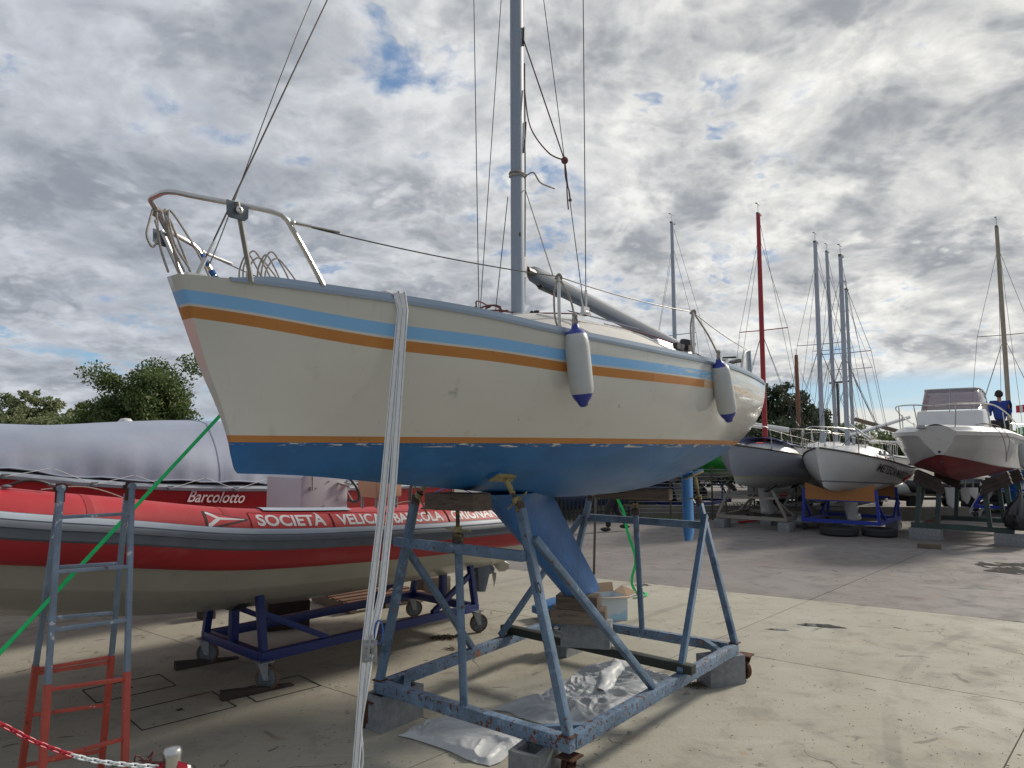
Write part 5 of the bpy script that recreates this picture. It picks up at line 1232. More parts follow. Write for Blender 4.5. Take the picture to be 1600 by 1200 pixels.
mb = MB(); mb.lathe([(.03, -.04), (.07, -.035), (.078, 0), (.07, .035), (.03, .04)], (-.03, -.12, .078), (0, 1, 0), 20); mb.build('dolly_wheel', pmat('brown rubber', (.08, .035, .02), .7), dol)
p = onfloor(928, 898); mb = MB(); mb.tube([(0, 0, 0), (.05, 0, 1.55)], .020, 8); o = mb.build('steel_prop', M_wire); o.location = (p.x, p.y, 0); tag(o, 'thin dark steel prop standing behind the trailing edge of the keel', 'prop')
# glued seams and a carrying handle on the tube of the inflatable
for x in (-1.55, -.62, 2.92):
    q = (3.35-x)/(3.35+1.7)*.68; p = tube_c(q); mb = MB()
    rows = [[Vector((x+dx, p.y-(TR+.0016)*math.cos(a), tube_c((3.35-x-dx)/(3.35+1.7)*.68).z+(TR+.0016)*math.sin(a))) for a in np.linspace(R(26), R(120), 14)] for dx in (-.022, .022)]
    mb.grid(rows); mb.build('seam_tape', pmat('darker red seam tape', (.36, .018, .024), .55), rib, fix=False)
for x in (-1.98, 1.35):
    q = (3.35-x)/(3.35+1.7)*.68; p = tube_c(q); c = [Vector((xx, p.y-(TR+.004+.035*math.sin(math.pi*(xx-x)/.24))*math.cos(R(72)), p.z+(TR+.004+.035*math.sin(math.pi*(xx-x)/.24))*math.sin(R(72)))) for xx in np.linspace(x, x+.24, 9)]
    mb = MB(); mb.tube(c, .009, 6); hd = mb.build('carry_handle', M_black, rib)
    for e_ in (c[0], c[-1]): MB().ball(e_, (.03, .02, .012), 10, 6).build('handle_patch', M_strake, hd)
# seams and grommets of the tarpaulin
for x in (-2.6, .75, 3.7):
    i = int(np.argmin(abs(xs2-x))); mb = MB(); src = cov.data.vertices; pts = [Vector(src[i*20+j].co)+Vector((0, -.004, .005)) for j in range(0, 18)]
    mb.tube(pts, .0035, 5); mb.build('sewn_seam', M_cover, cov)
# ================================================================== OTHER YACHTS
def gen_yacht(name, label, F, zb, drop, L, B, fb, zcan, mats, mast=None, keel=None, cabin=True, group=None, boom=True, pulpit=True, rub=M_black, detail=True, rudder=True, boot=None, lean=0., windows=False, sprd=True):
    """F at the foot of the stem; zb sheer height at the bow; drop how much lower the stern sheer; fb freeboard; zcan lowest canoe body height"""
    T = fthing(name, label, 'sailboat', F, group)
    zsf = spline([0, .3, .7, 1], [zb, zb-.10-drop*.32, zb-.10-drop*.8, zb-.02-drop]); wl = lambda u: zb-fb-drop*.55*u
    zkf = spline([0, .06, .18, .45, .75, 1], [wl(0)-.10, wl(0)-.20, lerp(wl(0), zcan, .8), zcan, lerp(zcan, wl(1), .35), wl(1)-.02])
    Bf = spline([0, .08, .25, .5, .7, 1], [.04, .17*B, .38*B, .49*B, .5*B, .39*B])
    stemf = spline([zcan, wl(0)-.2, wl(0), zb], [.9, .42, .26, 0.]); endf = spline([zcan, zb], [L*.93, L])
    full_ = spline([0, .15, .4, 1], [.1, .45, .9, 1])
    def rw(u):
        z0, z1 = wl(u), zsf(u); r = [(z0, 0)]
        if boot: r.append((z0+.035, 2)); z0 += .035
        return r+[(lerp(z0, z1, k/6), 1) for k in range(1, 7)]
    sp = dict(stem=stemf, end=endf, B=Bf, zs=zsf, zk=zkf, full=full_, rows=rw, nb=7)
    h, pt = make_hull(sp, 'hull', [mats[0], mats[1], boot or mats[1]], T, nst=30)
    make_deck(sp, pt, mats[2], T, camber=.05, nst=20, drop=.006)
    if rub:
        for sd in (-1, 1):
            mb = MB(); mb.tube([pt(k/24, zsf(k/24)-.015, sd)+Vector((0, sd*.006, 0)) for k in range(25)], .022, 6); mb.build('rubbing_strip', rub, T)
    if cabin:
        mb = MB(); rows = []; x0, x1 = .22*L, .62*L
        for k in range(15):
            u = k/14; x = lerp(x0, x1, u); hh = .36*math.sin(min(1, u*2.2)*math.pi/2)*(1-.10*u); b = B*.30*math.sin(min(1, u*2.0+.12)*math.pi/2); zd = zsf(x/L)+.02; row = []
            for j in range(13): q = -1+2*j/12; row.append((x, q*b*1.1, zd+(hh)*(1-abs(q)**3.2)))
            rows.append(row)
        mb.grid(rows); b0 = len(mb.v)-13; mb.f.append(tuple(b0+i for i in range(13))); mb.m.append(0); cab = mb.build('cabin', mats[2], T, sharp=50)
        mb = MB(); mb.box((x0+.55*(x1-x0), 0, zsf(.45)+.385), (.55, .5, .05)); mb.build('hatch', M_console, cab, bevel=.01)
        if windows:
            for xx, w in ((x0+.58*(x1-x0), .30), (x0+.78*(x1-x0), .24)):
                for sd in (-1, 1):
                    b = B*.30; mb = MB(); mb.prism([(xx-w/2, sd*b*1.02, zsf(.4)+.14), (xx+w/2, sd*b*1.02, zsf(.4)+.12), (xx+w/2-.05, sd*b*.985, zsf(.4)+.25), (xx-w/2+.06, sd*b*.985, zsf(.4)+.24)], (0, sd*.02, 0)); mb.build('window', M_glassdark, cab)
    if detail:
        r_ = .012
        if pulpit:
            mb = MB(); z = zb+.42; e = Bf(.16)
            pts = curvept([(.16*L, -e, zsf(.16)), (.14*L, -e, z-.08), (.10*L, -e*.75, z), (-.10, -.10, z+.03), (-.10, .10, z+.03), (.10*L, e*.75, z), (.14*L, e, z-.08), (.16*L, e, zsf(.16))], 4); mb.tube(pts, r_, 6); pu = mb.build('pulpit', M_steel, T)
            for sd in (-1, 1): mb = MB(); mb.tube([(.02*L, sd*.11, zb), (.03*L, sd*.18, z+.01)], r_, 6); mb.build('pulpit_leg', M_steel, pu)
        for sd in (-1, 1):
            tops = [Vector((.14*L, sd*Bf(.16), zb+.34))]
            for u in (.38, .62):
                p = pt(u, zsf(u)-.01, sd); tq = p+Vector((0, -sd*.02, .42)); mb = MB(); mb.tube([p, tq], .011, 6); mb.build('stanchion', M_steel, T); tops.append(tq)
            p = pt(.92, zsf(.92)-.01, sd); tops.append(p+Vector((0, -sd*.03, .42))); mb = MB(); mb.tube(tops, .004, 4); mb.build('lifeline', M_wire, T)
            mb = MB(); mb.tube(curvept([p, p+Vector((0, -sd*.02, .40)), p+Vector((.5, -sd*.06, .42)), p+Vector((.52, -sd*.08, 0))], 3), r_, 6); mb.build('stern_rail', M_steel, T)
    if keel:
        x0, x1, x2, x3, zt, zb_, bulb = keel; mb = MB(); rows = []
        for t_ in np.linspace(0, 1, 8):
            xa, xb = lerp(x0, x2, t_**.8), lerp(x1, x3, t_**.8); th = .07*(xb-xa)/.6+.02
            rows.append([(xa+(xb-xa)*.5*(1+math.cos(a)), th*1.3*math.sin(a)*(1.1-.35*math.cos(a)), lerp(zt, zb_, t_)) for a in [2*math.pi*k/16 for k in range(16)]])
        mb.grid(rows, closed=True); b0 = len(mb.v)-16; mb.f.append(tuple(b0+i for i in range(16))); mb.m.append(0); kl = mb.build('keel', mats[0], T, sharp=60)
        if bulb: mb = MB(); c = ((x2+x3)/2+.08, 0, zb_+.06); mb.ball(c, ((x3-x2)*.75, .15, .12), 16, 10); mb.build('keel_bulb', mats[0], kl)
    if rudder:
        mb = MB(); mb.prism([(L-.02, -.02, zb-drop-.15), (L+.16, -.02, zb-drop-.15), (L+.22, -.02, zcan-.05), (L+.10, -.02, zcan-.42), (L-.08, -.02, zcan-.40), (L-.02, -.02, wl(1))], (0, .04, 0)); mb.build('rudder', mats[2], T, bevel=.01)
    if mast:
        xm, zt, mm, r_ = mast; zd = zsf(xm/L)+(.36 if cabin else .03); lx = lean*(zt-zd)
        mb = MB(); mb.lathe([(r_, zd-.1), (r_, lerp(zd, zt, .6)), (r_*.82, zt)], (xm, 0, 0), (lx/(zt-zd)/1., 0, 1), 12); ms = mb.build('mast', mm, T, sharp=60)
        def mp(f): z = lerp(zd, zt, f); return Vector((xm+lean*z, 0, z))
        mb = MB(); tp = mp(1); mb.box(tp+Vector((.06, 0, .0)), (.26, .07, .05)); mb.tube([tp+Vector((0, 0, 0)), tp+Vector((0, 0, .26))], .006, 5); mb.beam(tp+Vector((-.12, 0, .26)), tp+Vector((.14, 0, .26)), .012, .012); mb.beam(tp+Vector((-.16, 0, .26)), tp+Vector((-.08, 0, .26)), .05, .008); mb.build('wind_vane', M_wire, ms)
        sps = []
        if sprd:
            for sd in (-1, 1):
                a = mp(.48); b_ = a+Vector((.12, sd*B*.28, .03)); mb = MB(); mb.beam(a, b_, .045, .018); mb.build('spreader', mm, ms); sps.append(b_)
        rr = .0055
        wires = [[(.05, 0, zb), mp(.86)], [(L-.05, 0, zb-drop), tp]]
        for sd in (-1, 1):
            cp_ = pt((xm+.1)/L, zsf((xm+.1)/L)-.01, sd); wires += [[cp_, sps[0 if sd < 0 else 1], mp(.9)] if sprd else [cp_, mp(.9)], [cp_+Vector((.12, 0, 0)), mp(.47)], [cp_+Vector((-.15, 0, 0)), mp(.47)]]
        for w in wires: mb = MB(); mb.tube(w, rr, 4); mb.build('stay', M_wire, T)
        mb = MB(); mb.tube([mp(.0)+Vector((.08, .03, .2)), mp(.98)+Vector((.09, .02, 0))], .006, 4); mb.build('halyard', M_wire, ms)
        if boom:
            mb = MB(); mb.tube([mp(.0)+Vector((.08, 0, .55)), Vector((xm+L*.42, .1, zsf(.8)+.75))], .045, 8); mb.build('boom', mm, T)
    return T, pt, zsf
def bowframe(px, Y, ang=50): return Frame(((px-800)/1120.*(Y-.02), Y), ang)
def mastframe(px, Ym, xm=2.4, ang=50):
    X = (px-800)/1120.*Ym; return Frame((X-xm*math.cos(R(ang)), Ym-xm*math.sin(R(ang))), ang)
# --- slate blue yacht with red mast
Fg = bowframe(1138, 17.0, 52)
Tg, ptg, zg = gen_yacht('sailing_yacht', 'slate grey yacht with red mast and white keel on galvanised cradle', Fg, 2.10, .42, 6.6, 2.3, .80, .93, (M_whitebottom, M_slate, M_white), (2.55, 8.35, M_redmast, .065), (2.1, 2.75, 2.3, 2.95, .98, .30, True), boom=False, boot=pmat('yellow boot line', (.45, .42, .22), .6), rudder=True)
mb = MB(); rows = []
for k in range(12):
    x = 1.9+2.0*k/11; rows.append([(x, q*.62, zg(x/6.6)+.30+.12*(1-q*q)+.02*math.sin(x*6+q*5)) for q in np.linspace(-1, 1, 11)])
mb.grid(rows); mb.build('cabin_cover', M_bluecloth, Tg, fix=False)
mb = MB(); mb.box((1.25, -.30, zg(.19)+.18), (.05, .17, .008), Euler((0, -.35, .5)).to_matrix()); mb.build('red_mark', M_redprint, Tg)
mb = MB(); mb.prism([(.0, -.0, 0), (.2, 0, .05), (.02, 0, .12)], (0, .01, 0)); o = mb.build('pennant', M_redprint, smooth=False); w = Fg.w(5.0, 1.2, 2.95); o.location = w; o.rotation_euler = (0, 0, -.7); tag(o, 'small red and white pennant flying behind the red masted yacht', 'flag')
mb = MB(); mb.prism([(.03, .01, .06), (.09, .01, .04), (.05, .01, .12)], (0, .003, 0)); mb.build('pennant_triangle', M_lettering, o, smooth=False)
# --- white yacht with name
Fm = bowframe(1276, 16.1, 50)
Tm, ptm, zm = gen_yacht('sailing_yacht', 'white yacht with METEOR MARCO lettering above two tyres on blue cradle', Fm, 2.02, .50, 6.0, 2.15, .78, .88, (M_white, M_white, M_white), (2.35, 6.9, M_greymast, .06), (1.95, 2.75, 2.35, 2.85, .92, .22, True), windows=True, boom=True, boot=pmat('grey boot line', (.22, .22, .26), .6), lean=.01)
def on_meteor(dz, x0):
    def fn(u, v):
        x = x0+u; z = zm(x/6.0)-.34+v+dz-.03*u
        uu = x/6.0
        for _ in range(6): uu += (x-ptm(uu, z, -1).x)/6.0
        q = ptm(uu, z, -1); return Vector((q.x+.0, q.y-.03, q.z))
    return fn
letters('lettering', 'METEOR MARCO', .25, on_meteor(.03, 1.65), M_blackprint, Tm, bold=.004, shear=.25, width=1.95, sub=.06)
fm_ = on_meteor(.0, 3.72); mb = MB(); mb.beam(fm_(-.12, .04), fm_(.0, -.06), .02, .035, up=(0, -1, 0)); mb.beam(fm_(.0, -.06), fm_(.18, .12), .02, .035, up=(0, -1, 0)); mb.build('red_tick', M_redprint, Tm)
mb = MB(); mb.tube(curvept([(1.2, -.2, 2.05), (1.3, -.35, 2.25), (1.5, -.38, 2.30), (1.6, -.5, 2.12), (1.9, -.55, 2.2), (2.1, -.5, 2.28)], 5), .009, 5); mb.build('deck_rope', M_wire, Tm)
mb = MB(); mb.box((3.3, -.64, zm(.55)+.16), (.10, .008, .08)); mb.build('red_logo', M_redprint, Tm)
# --- others behind
ys = [('white yacht with tall grey mast, hull showing between the slate and the lettered yacht', mastframe(1284, 21), 2.05, 8.15, M_greymast, .068, .0, (M_whitebottom, M_white, M_white), 6.8),
      ('white yacht with slightly leaning grey mast behind the lettered yacht', mastframe(1306, 25), 2.05, 8.9, M_greymast, .066, -.035, (M_white, M_white, M_white), 7.0),
      ('far white yacht with short grey mast right of the lettered yacht', mastframe(1333, 24.5), 2.0, 7.45, M_greymast, .058, -.03, (M_redbottom, M_white, M_white), 6.6),
      ('distant yacht with thin varnished wooden mast in front of the pines', mastframe(1248, 34), 2.1, 6.4, M_woodmast, .10, -.01, (M_anti, M_white, M_white), 6.5),
      ('white yacht with golden brown mast standing behind the motorboat', mastframe(1578, 21), 2.2, 8.5, M_tanmast, .062, -.055, (M_anti, M_white, M_white), 6.6),
      ('yacht with bright green hull and white bottom under the stern of the cream yacht', mastframe(1058, 22.5, ang=50), 2.05, 9.2, M_greymast, .065, -.01, (M_whitebottom, M_green, M_white), 7.4)]
for i, (lab, F, zb, zt, mm, r_, ln, mts, L) in enumerate(ys):
    gen_yacht('sailing_yacht', lab, F, zb, .3, L, 2.4, .78, .95, mts, (2.4, zt, mm, r_), (2.1, 3.0, 2.4, 3.0, 1.0, .35, True) if i != 0 else (2.0, 3.3, 2.5, 3.3, 1.0, .40, False), lean=ln, boom=(i in (1, 2)), rudder=True)
# furled sails and a fallen mast across the yachts
for (a, b_, r_, m_, lab) in ((seen(1400, 668, 21), seen(1555, 618, 22.0) if False else seen(1420, 660, 23), .05, M_greymast, ''),):
    pass
def spar(pxa, pya, Ya, pxb, pyb, Yb, r_, m_, lab):
    a, b_ = seen(pxa, pya, Ya), seen(pxb, pyb, Yb); o = MB().tube([Vector((0, 0, 0)), b_-a], r_, 8).build('spar', m_); o.location = a; tag(o, lab, 'spar')
spar(1327, 681, 20, 1420, 652, 22, .055, M_greymast, 'grey boom slanting up to the right behind the lettered yacht')
spar(1336, 655, 23, 1425, 680, 23, .07, M_wood, 'brown furled spar resting on supports left of the motorboat')
spar(1150, 660, 24, 1232, 672, 23, .085, M_white, 'white boom cover lying level beside the red mast')
spar(1360, 690, 22, 1408, 692, 23, .05, M_white, 'pale tube lying low between the lettered yacht and the motorboat')
# ------------------------------------------------------------------ cradles and trolleys for them
def gen_cradle(label, F, x0, x1, hw, zb_, ht, mat, pads='plate', group=None, posts_in=.55, name='boat_cradle', casters=True, mid=True, padmat=M_black, br=True):
    T = fthing(name, label, 'cradle', F, group); w = .07
    for y in (-hw, hw): mb = MB(); mb.beam((x0, y, zb_), (x1, y, zb_), w, .09, up=(0, 0, 1)); mb.build('base_beam', mat, T)
    for x in (x0+.036, x1-.036): mb = MB(); mb.beam((x, -hw+.036, zb_), (x, hw-.036, zb_), w, .085, up=(0, 0, 1)); mb.build('base_beam', mat, T)
    for x, sg in ((x0+.04, 1), (x1-.04, -1)):
        for y in (-1, 1):
            t_ = Vector((x, y*hw*posts_in, ht)); mb = MB(); mb.beam((x, y*hw, zb_+.045), t_, .06, .06); mb.build('post', mat, T)
            if br: mb = MB(); mb.beam((x+sg*.6, y*hw, zb_+.045), lerp(Vector((x, y*hw, zb_)), t_, .62), .045, .045); mb.build('brace', mat, T)
            if pads == 'plate':
                n = Vector((0, y*-.55, .8)).normalized(); a = Vector((1, 0, 0)); b_ = n.cross(a); rot = Matrix((a, b_, n)).transposed(); mb = MB(); mb.box(t_+Vector((0, -y*.02, .04)), (.22, .30, .05), rot); mb.build('pad', padmat, T, bevel=.006)
        if mid: mb = MB(); mb.beam((x+.01*sg, -hw*.8, zb_+.5), (x+.01*sg, hw*.8, zb_+.5), .05, .05, up=(0, 0, 1)); mb.build('cross_bar', mat, T)
        if pads == 'saddle':
            mb = MB(); y = hw*.92; mb.prism([(x-.02, -y, ht+.14), (x-.02, -y*.35, ht-.02), (x-.02, y*.35, ht-.02), (x-.02, y, ht+.14), (x-.02, y, ht-.26), (x-.02, -y, ht-.26)], (.05, 0, 0)); mb.build('saddle_board', M_plyo, T)
    if casters:
        for x in (x0+.1, x1-.1):
            for y in (-hw, hw):
                mb = MB(); mb.lathe([(.03, -.03), (.075, -.028), (.085, -.015), (.085, .015), (.075, .028), (.03, .03)], (x, y-.0, .09), (.5, 1, 0), 18); mb.build('wheel', M_rubber, T)
    return T
M_plyo = pmat('orange plywood', (.40, .17, .05), .6, var=.12, stretch=(1, 8, 8))
gen_cradle('galvanised cradle under the slate grey yacht, resting on two concrete blocks', Fg, 1.3, 3.5, .85, .27, .98, pmat('weathered grey steel', (.23, .21, .18), .7, .1, var=.2), posts_in=.62)
gen_cradle('royal blue cradle with plywood saddle boards under the lettered yacht', Fm, 1.45, 3.5, .85, .26, 1.02, M_royal, pads='saddle', posts_in=.95)
def simp(F, x, y): w = F.w(x, y); return Frame((w.x, w.y), math.degrees(F.a))
for F, x, y, lab in ((Fg, 1.35, -.85, 'grey block under the near corner of the galvanised cradle'), (Fg, 1.35, .75, 'grey block under the left corner of the galvanised cradle'), (Fm, 3.3, -.75, 'grey block under the right rear corner of the royal blue cradle'), (Fm, 2.4, 0, 'pale block below the keel bulb of the lettered yacht'), (Fg, 2.6, 0, 'flat grey block below the keel bulb of the slate yacht')):
    hollow_block(simp(F, x, y), lab, H=.21, L=.45, Wd=.28, holes=0, group='concrete blocks under the farther cradles')
for i, (lab, F, zb, zt, mm, r_, ln, mts, L) in enumerate(ys):
    gen_cradle(['dark steel cradle under the white yacht between the slate and lettered yachts', 'grey cradle under the leaning mast yacht', 'grey cradle under the far red bottomed yacht', 'grey cradle under the yacht with the wooden mast', 'blue cradle under the golden mast yacht', 'navy trolley with black tyres under the bright green yacht'][i], F, 1.6, 4.2, .9, .32, 1.02, [M_galv, M_galv, M_galv, M_galv, M_royal, M_navy][i], group='cradles under the yachts farther off')
# the tyres
def tyre(F, z, lab, R0=.33, w=.20, flat=True):
    T = fthing('tyre', lab, 'tyre', F, 'old car tyres in front of the royal blue cradle'); T.location.z = z
    ax = (0, 0, 1); mb = MB(); mb.lathe([(R0*.62, .02), (R0*.80, .0), (R0*.95, .02), (R0, .05), (R0*.985, w*.5), (R0, w-.05), (R0*.95, w-.02), (R0*.80, w), (R0*.62, w-.02), (R0*.60, w/2)], (0, 0, 0), ax, 30); mb.build('tread', M_rubber, T)
    mb = MB(); mb.lathe([(R0*.05, w*.4), (R0*.58, w*.45), (R0*.6, w*.5)], (0, 0, 0), ax, 24); mb.build('hollow', M_black, T); return T
p = onfloor(1312, 838); tyre(Frame((p.x+.1, p.y+.25), 0), 0, 'wider black tyre lying flat left of its twin before the royal blue cradle', R0=.42)
p = onfloor(1380, 840); tyre(Frame((p.x+.05, p.y+.25), 20), 0, 'smaller black tyre lying flat at the right front of the royal blue cradle', R0=.37, w=.19)
# ================================================================== WHITE MOTORBOAT
Fb2 = Frame((8.70, 14.75), 50)
mo = fthing('motorboat', 'white motorboat with red bottom, tinted windscreen and steel bow rail on timber padded stand', 'motorboat', Fb2)
Lm = 5.6
zS = spline([0, .25, .6, 1], [2.36, 2.34, 2.30, 2.26]); zC = spline([0, .2, .6, 1], [1.86, 1.66, 1.52, 1.50]); zK = spline([0, .06, .2, .5, 1], [1.86, 1.55, 1.34, 1.25, 1.24])
bS = spline([0, .06, .18, .45, 1], [.35, .70, 1.0, 1.14, 1.10]); bC = spline([0, .1, .3, .6, 1], [.04, .42, .82, .95, .95])
mb = MB(); rows = []
for k in range(41):
    u = k/40; ys_, yc, s, c, kk = bS(u), bC(u), zS(u), zC(u), zK(u)
    def xx(z): return u*Lm+(1-u)*(.75*max(0, (s-z))**1.1)
    sec = [(0.002, kk), (yc*.5, lerp(kk, c, .46)), (yc*.52, lerp(kk, c, .50)), (yc, c), (yc+.035, c+.01), (lerp(yc+.03, ys_, .55), lerp(c, s, .42)), (lerp(yc+.03, ys_, .60), lerp(c, s, .45)), (ys_-.03, s-.12), (ys_+.02, s-.10), (ys_+.025, s-.02), (ys_-.03, s), (ys_-.12, s+.07), (ys_-.22, s+.10)]
    rows.append([Vector((xx(z), -y, z)) for y, z in sec[::-1]]+[Vector((xx(z), y, z)) for y, z in sec])
redz = lambda j: 0 if (9 <= j <= 15) else 1
mb.grid(rows, lambda i, j: redz(j)); n26 = 26
b0 = len(mb.v)-n26; mb.f.append(tuple(b0+i for i in range(n26))); mb.m.append(1); mb.f.append(tuple(range(n26))); mb.m.append(1)
mh = mb.build('hull', [M_redbottom, M_white], mo, sharp=24)
mb = MB(); rows = []
for k in range(30):
    u = k/29; rows.append([(u*Lm+.02, q*(bS(u)-.20), zS(u)+.10+.03*(1-q*q)) for q in np.linspace(-1, 1, 9)])
mb.grid(rows); mb.build('foredeck', M_white, mo)
# console with tinted screen
mb = MB(); prof = [(1.75, 2.34), (1.98, 2.92), (2.15, 2.96), (3.2, 2.96), (3.3, 2.34)]
mb.prism([(1.55, -.66, 2.36), (1.75, -.64, 2.84), (2.75, -.64, 2.86), (2.95, -.66, 2.36)], (0, 1.30, 0)); co_ = mb.build('console', M_white, mo, bevel=.06)
mb = MB(); rows = []
for k in range(25):
    a = lerp(-1, 1, k/24); s_ = math.copysign(abs(a)**1.0, a)
    if abs(a) < .62: y = a/.62*.58; x = 1.76+.05*(abs(a)/.62)**4
    else: q = (abs(a)-.62)/.38; y = math.copysign(.58+.05*math.sin(min(1, q*2)*math.pi/2), a); x = 1.81+.9*q
    rows.append([(x+.02*(1-0), y, 2.86), (x+.14, y*.95, 3.12), (x+.22, y*.9, 3.33-(.10*max(0, abs(a)-.7)/.3))])
mb.grid(rows); ws = mb.build('windscreen', M_windscreen, co_, sharp=60); sm = ws.modifiers.new('t', 'SOLIDIFY'); sm.thickness = .006
mb = MB(); mb.tube([Vector(r_[2])+Vector((0, 0, .012)) for r_ in rows], .014, 6); mb.build('screen_frame', M_steel, co_)
mb = MB(); mb.tube([(1.74, 0, 2.78), (1.76, 0, 2.84), (1.99, 0, 3.36)], .011, 6); mb.build('screen_post', M_steel, co_)
# bow rail
for sd in (-1, 1):
    mb = MB(); mb.tube(curvept([(-.05, 0.02*sd, 2.86), (.05, sd*.42, 2.90), (.8, sd*.88, 2.90), (1.9, sd*1.02, 2.78), (3.2, sd*1.05, 2.62), (4.2, sd*1.02, 2.52), (4.6, sd*1.0, 2.38)], 6), .014, 8); rl = mb.build('bow_rail', M_steel, mo)
    for u, zt2 in ((.02, 2.88), (.17, 2.90), (.36, 2.77), (.58, 2.62)):
        y = bS(u)-.14; mb = MB(); mb.tube([(u*Lm, sd*y, zS(u)+.06), (u*Lm-.16 if u > .1 else .02, sd*(y-.02 if u > .1 else .38), zt2)], .011, 6); mb.build('rail_stanchion', M_steel, rl)
mb = MB(); mb.tube(curvept([(.55, -.62, 2.47), (.75, -.8, 2.50), (.9, -1.02, 2.30), (1.0, -1.08, 1.98), (1.12, -1.06, 1.72), (1.25, -1.07, 1.85), (1.3, -1.12, 2.2), (1.15, -.95, 2.46), (1.0, -.7, 2.5)], 6), .009, 6); mb.build('mooring_line', M_rope, mo)
mb = MB(); mb.box((.04, .25, 2.44), (.18, .14, .06)); mb.lathe([(.03, -.08), (.03, .08)], (-.05, .25, 2.42), (0, 1, 0), 10); mb.build('bow_roller', M_galv, mo)
for z in (1.92, 1.70):
    mb = MB(); xb = .75*max(0, (2.36-z))**1.1; mb.lathe([(.028, 0), (.028, .012), (.015, .014)], (xb-.005, -.0, z), (-1, 0, 0), 10); mb.build('tow_eye', M_black, mo)
def on_mo(u, v):
    x = 3.45+u; uu = x/Lm; y = lerp(bC(uu)+.03, bS(uu), .78)+.008; return Vector((x+.75*(1-uu)*.2, -y, lerp(zC(uu), zS(uu), .60)+v))
letters('lettering', 'Dodi 85', .17, on_mo, M_blueprint, mo, shear=.3, width=.66, sub=.08)
mb = MB(); mb.lathe([(.1, 0), (.13, .05), (.14, .25), (.12, .5), (.05, .58)], (2.85, -1.26, 2.10), (0, 0, -1), 14); o = mb.build('boat_fender', M_fender); seat(o, Fb2); tag(o, 'pale fender hanging at the right edge on the motorboat side', 'fender')
mb = MB(); mb.box((5.55, 0, 2.0), (.35, .45, .75)); mb.box((5.65, 0, 2.5), (.5, .42, .42)); mb.build('outboard_engine', M_black, mo, bevel=.05)
# stand
Fst = Frame(Fb2.w(.32, -.22)[:2], 50); stn = fthing('boat_stand', 'dark green steel stand with big timber pads under the white motorboat', 'stand', Fst); x0, x1, hw = .95, 3.3, .90
for a, b_ in (((x0, -hw, .30), (x0, hw+.1, .30)), ((x1, -hw, .30), (x1, hw, .30))): mb = MB(); mb.beam(a, b_, .10, .11, up=(0, 0, 1)); mb.build('base_beam', M_darkgreen, stn)
for y in (-hw+.1, hw-.1): mb = MB(); mb.beam((x0+.05, y, .29), (x1-.05, y, .29), .09, .10, up=(0, 0, 1)); mb.build('base_beam', M_rusty, stn)
for x in (x0, x1):
    for y in (-1, 1):
        for dx in (.0,):
            mb = MB(); mb.beam((x, y*(hw-.02), .35), (x, y*(hw-.10), 1.25), .085, .085); mb.build('post', M_darkgreen, stn)
            mb = MB(); mb.beam((x, y*(hw-.42), .35), (x, y*(hw-.48), 1.12), .085, .085); mb.build('post', M_darkgreen, stn)
        n = Vector((0, -y*.42, .9)).normalized(); a = Vector((1, 0, 0)); b_ = n.cross(a); rot = Matrix((a, b_, n)).transposed()
        for k in range(3):
            mb = MB(); mb.box((x-.0, y*(hw-.28), 1.26)+(0,)*0 if False else Vector((x, y*(hw-.28), 1.17+.10*k))+Vector((0, 0, 0)), (.20+.04*k, .62-.05*k, .098), rot); mb.build('timber_pad', M_timberd, stn, bevel=.01)
mb = MB(); mb.beam((x0+.08, -.9, .36), (x0+1.0, -.9, 1.0), .05, .05); mb.build('brace', M_darkgreen, stn); mb = MB(); mb.beam((x0+.08, .9, .36), (x0+1.0, .9, 1.0), .05, .05); mb.build('brace', M_darkgreen, stn)
for x, y, lab in ((.95, .72, 'long grey block under the left end of the motorboat stand'), (.95, -.86, 'long grey block under the right end of the motorboat stand')):
    w = Fst.w(x, y); hollow_block(Frame((w.x, w.y), 50-90), lab, H=.24, L=.62, Wd=.30, holes=0, group='long blocks under the motorboat stand')
# bin bag hanging on the stand
mb = MB(); rnd = np.random.RandomState(3); rows = []
for i, (r_, z) in enumerate([(.02, 1.15), (.03, 1.08), (.06, 1.0), (.13, .90), (.22, .78), (.30, .65), (.33, .52), (.30, .40), (.20, .33), (.04, .31)]):
    rows.append([(r_*(1+.16*math.sin(5*a+i)+.1*math.sin(9*a+i*2))*math.cos(a)+.05*math.sin(i), r_*.7*(1+.12*math.sin(7*a+i))*math.sin(a), z) for a in [2*math.pi*k/28 for k in range(28)]])
mb.grid(rows, closed=True); o = mb.build('bin_bag', M_bag, sharp=25); w = Fst.w(.88, -1.0); o.location = w; o.rotation_euler = (0, 0, .3); tag(o, 'full black bin bag hanging on the right post of the motorboat stand', 'bin bag')
p = onfloor(1452, 857); timber('timber_block', Frame((p.x, p.y), -30), 0, (.42, .12, .09), 'short piece of timber lying alone on the grey concrete before the motorboat', mat=M_wood)
p = onfloor(1590, 852)
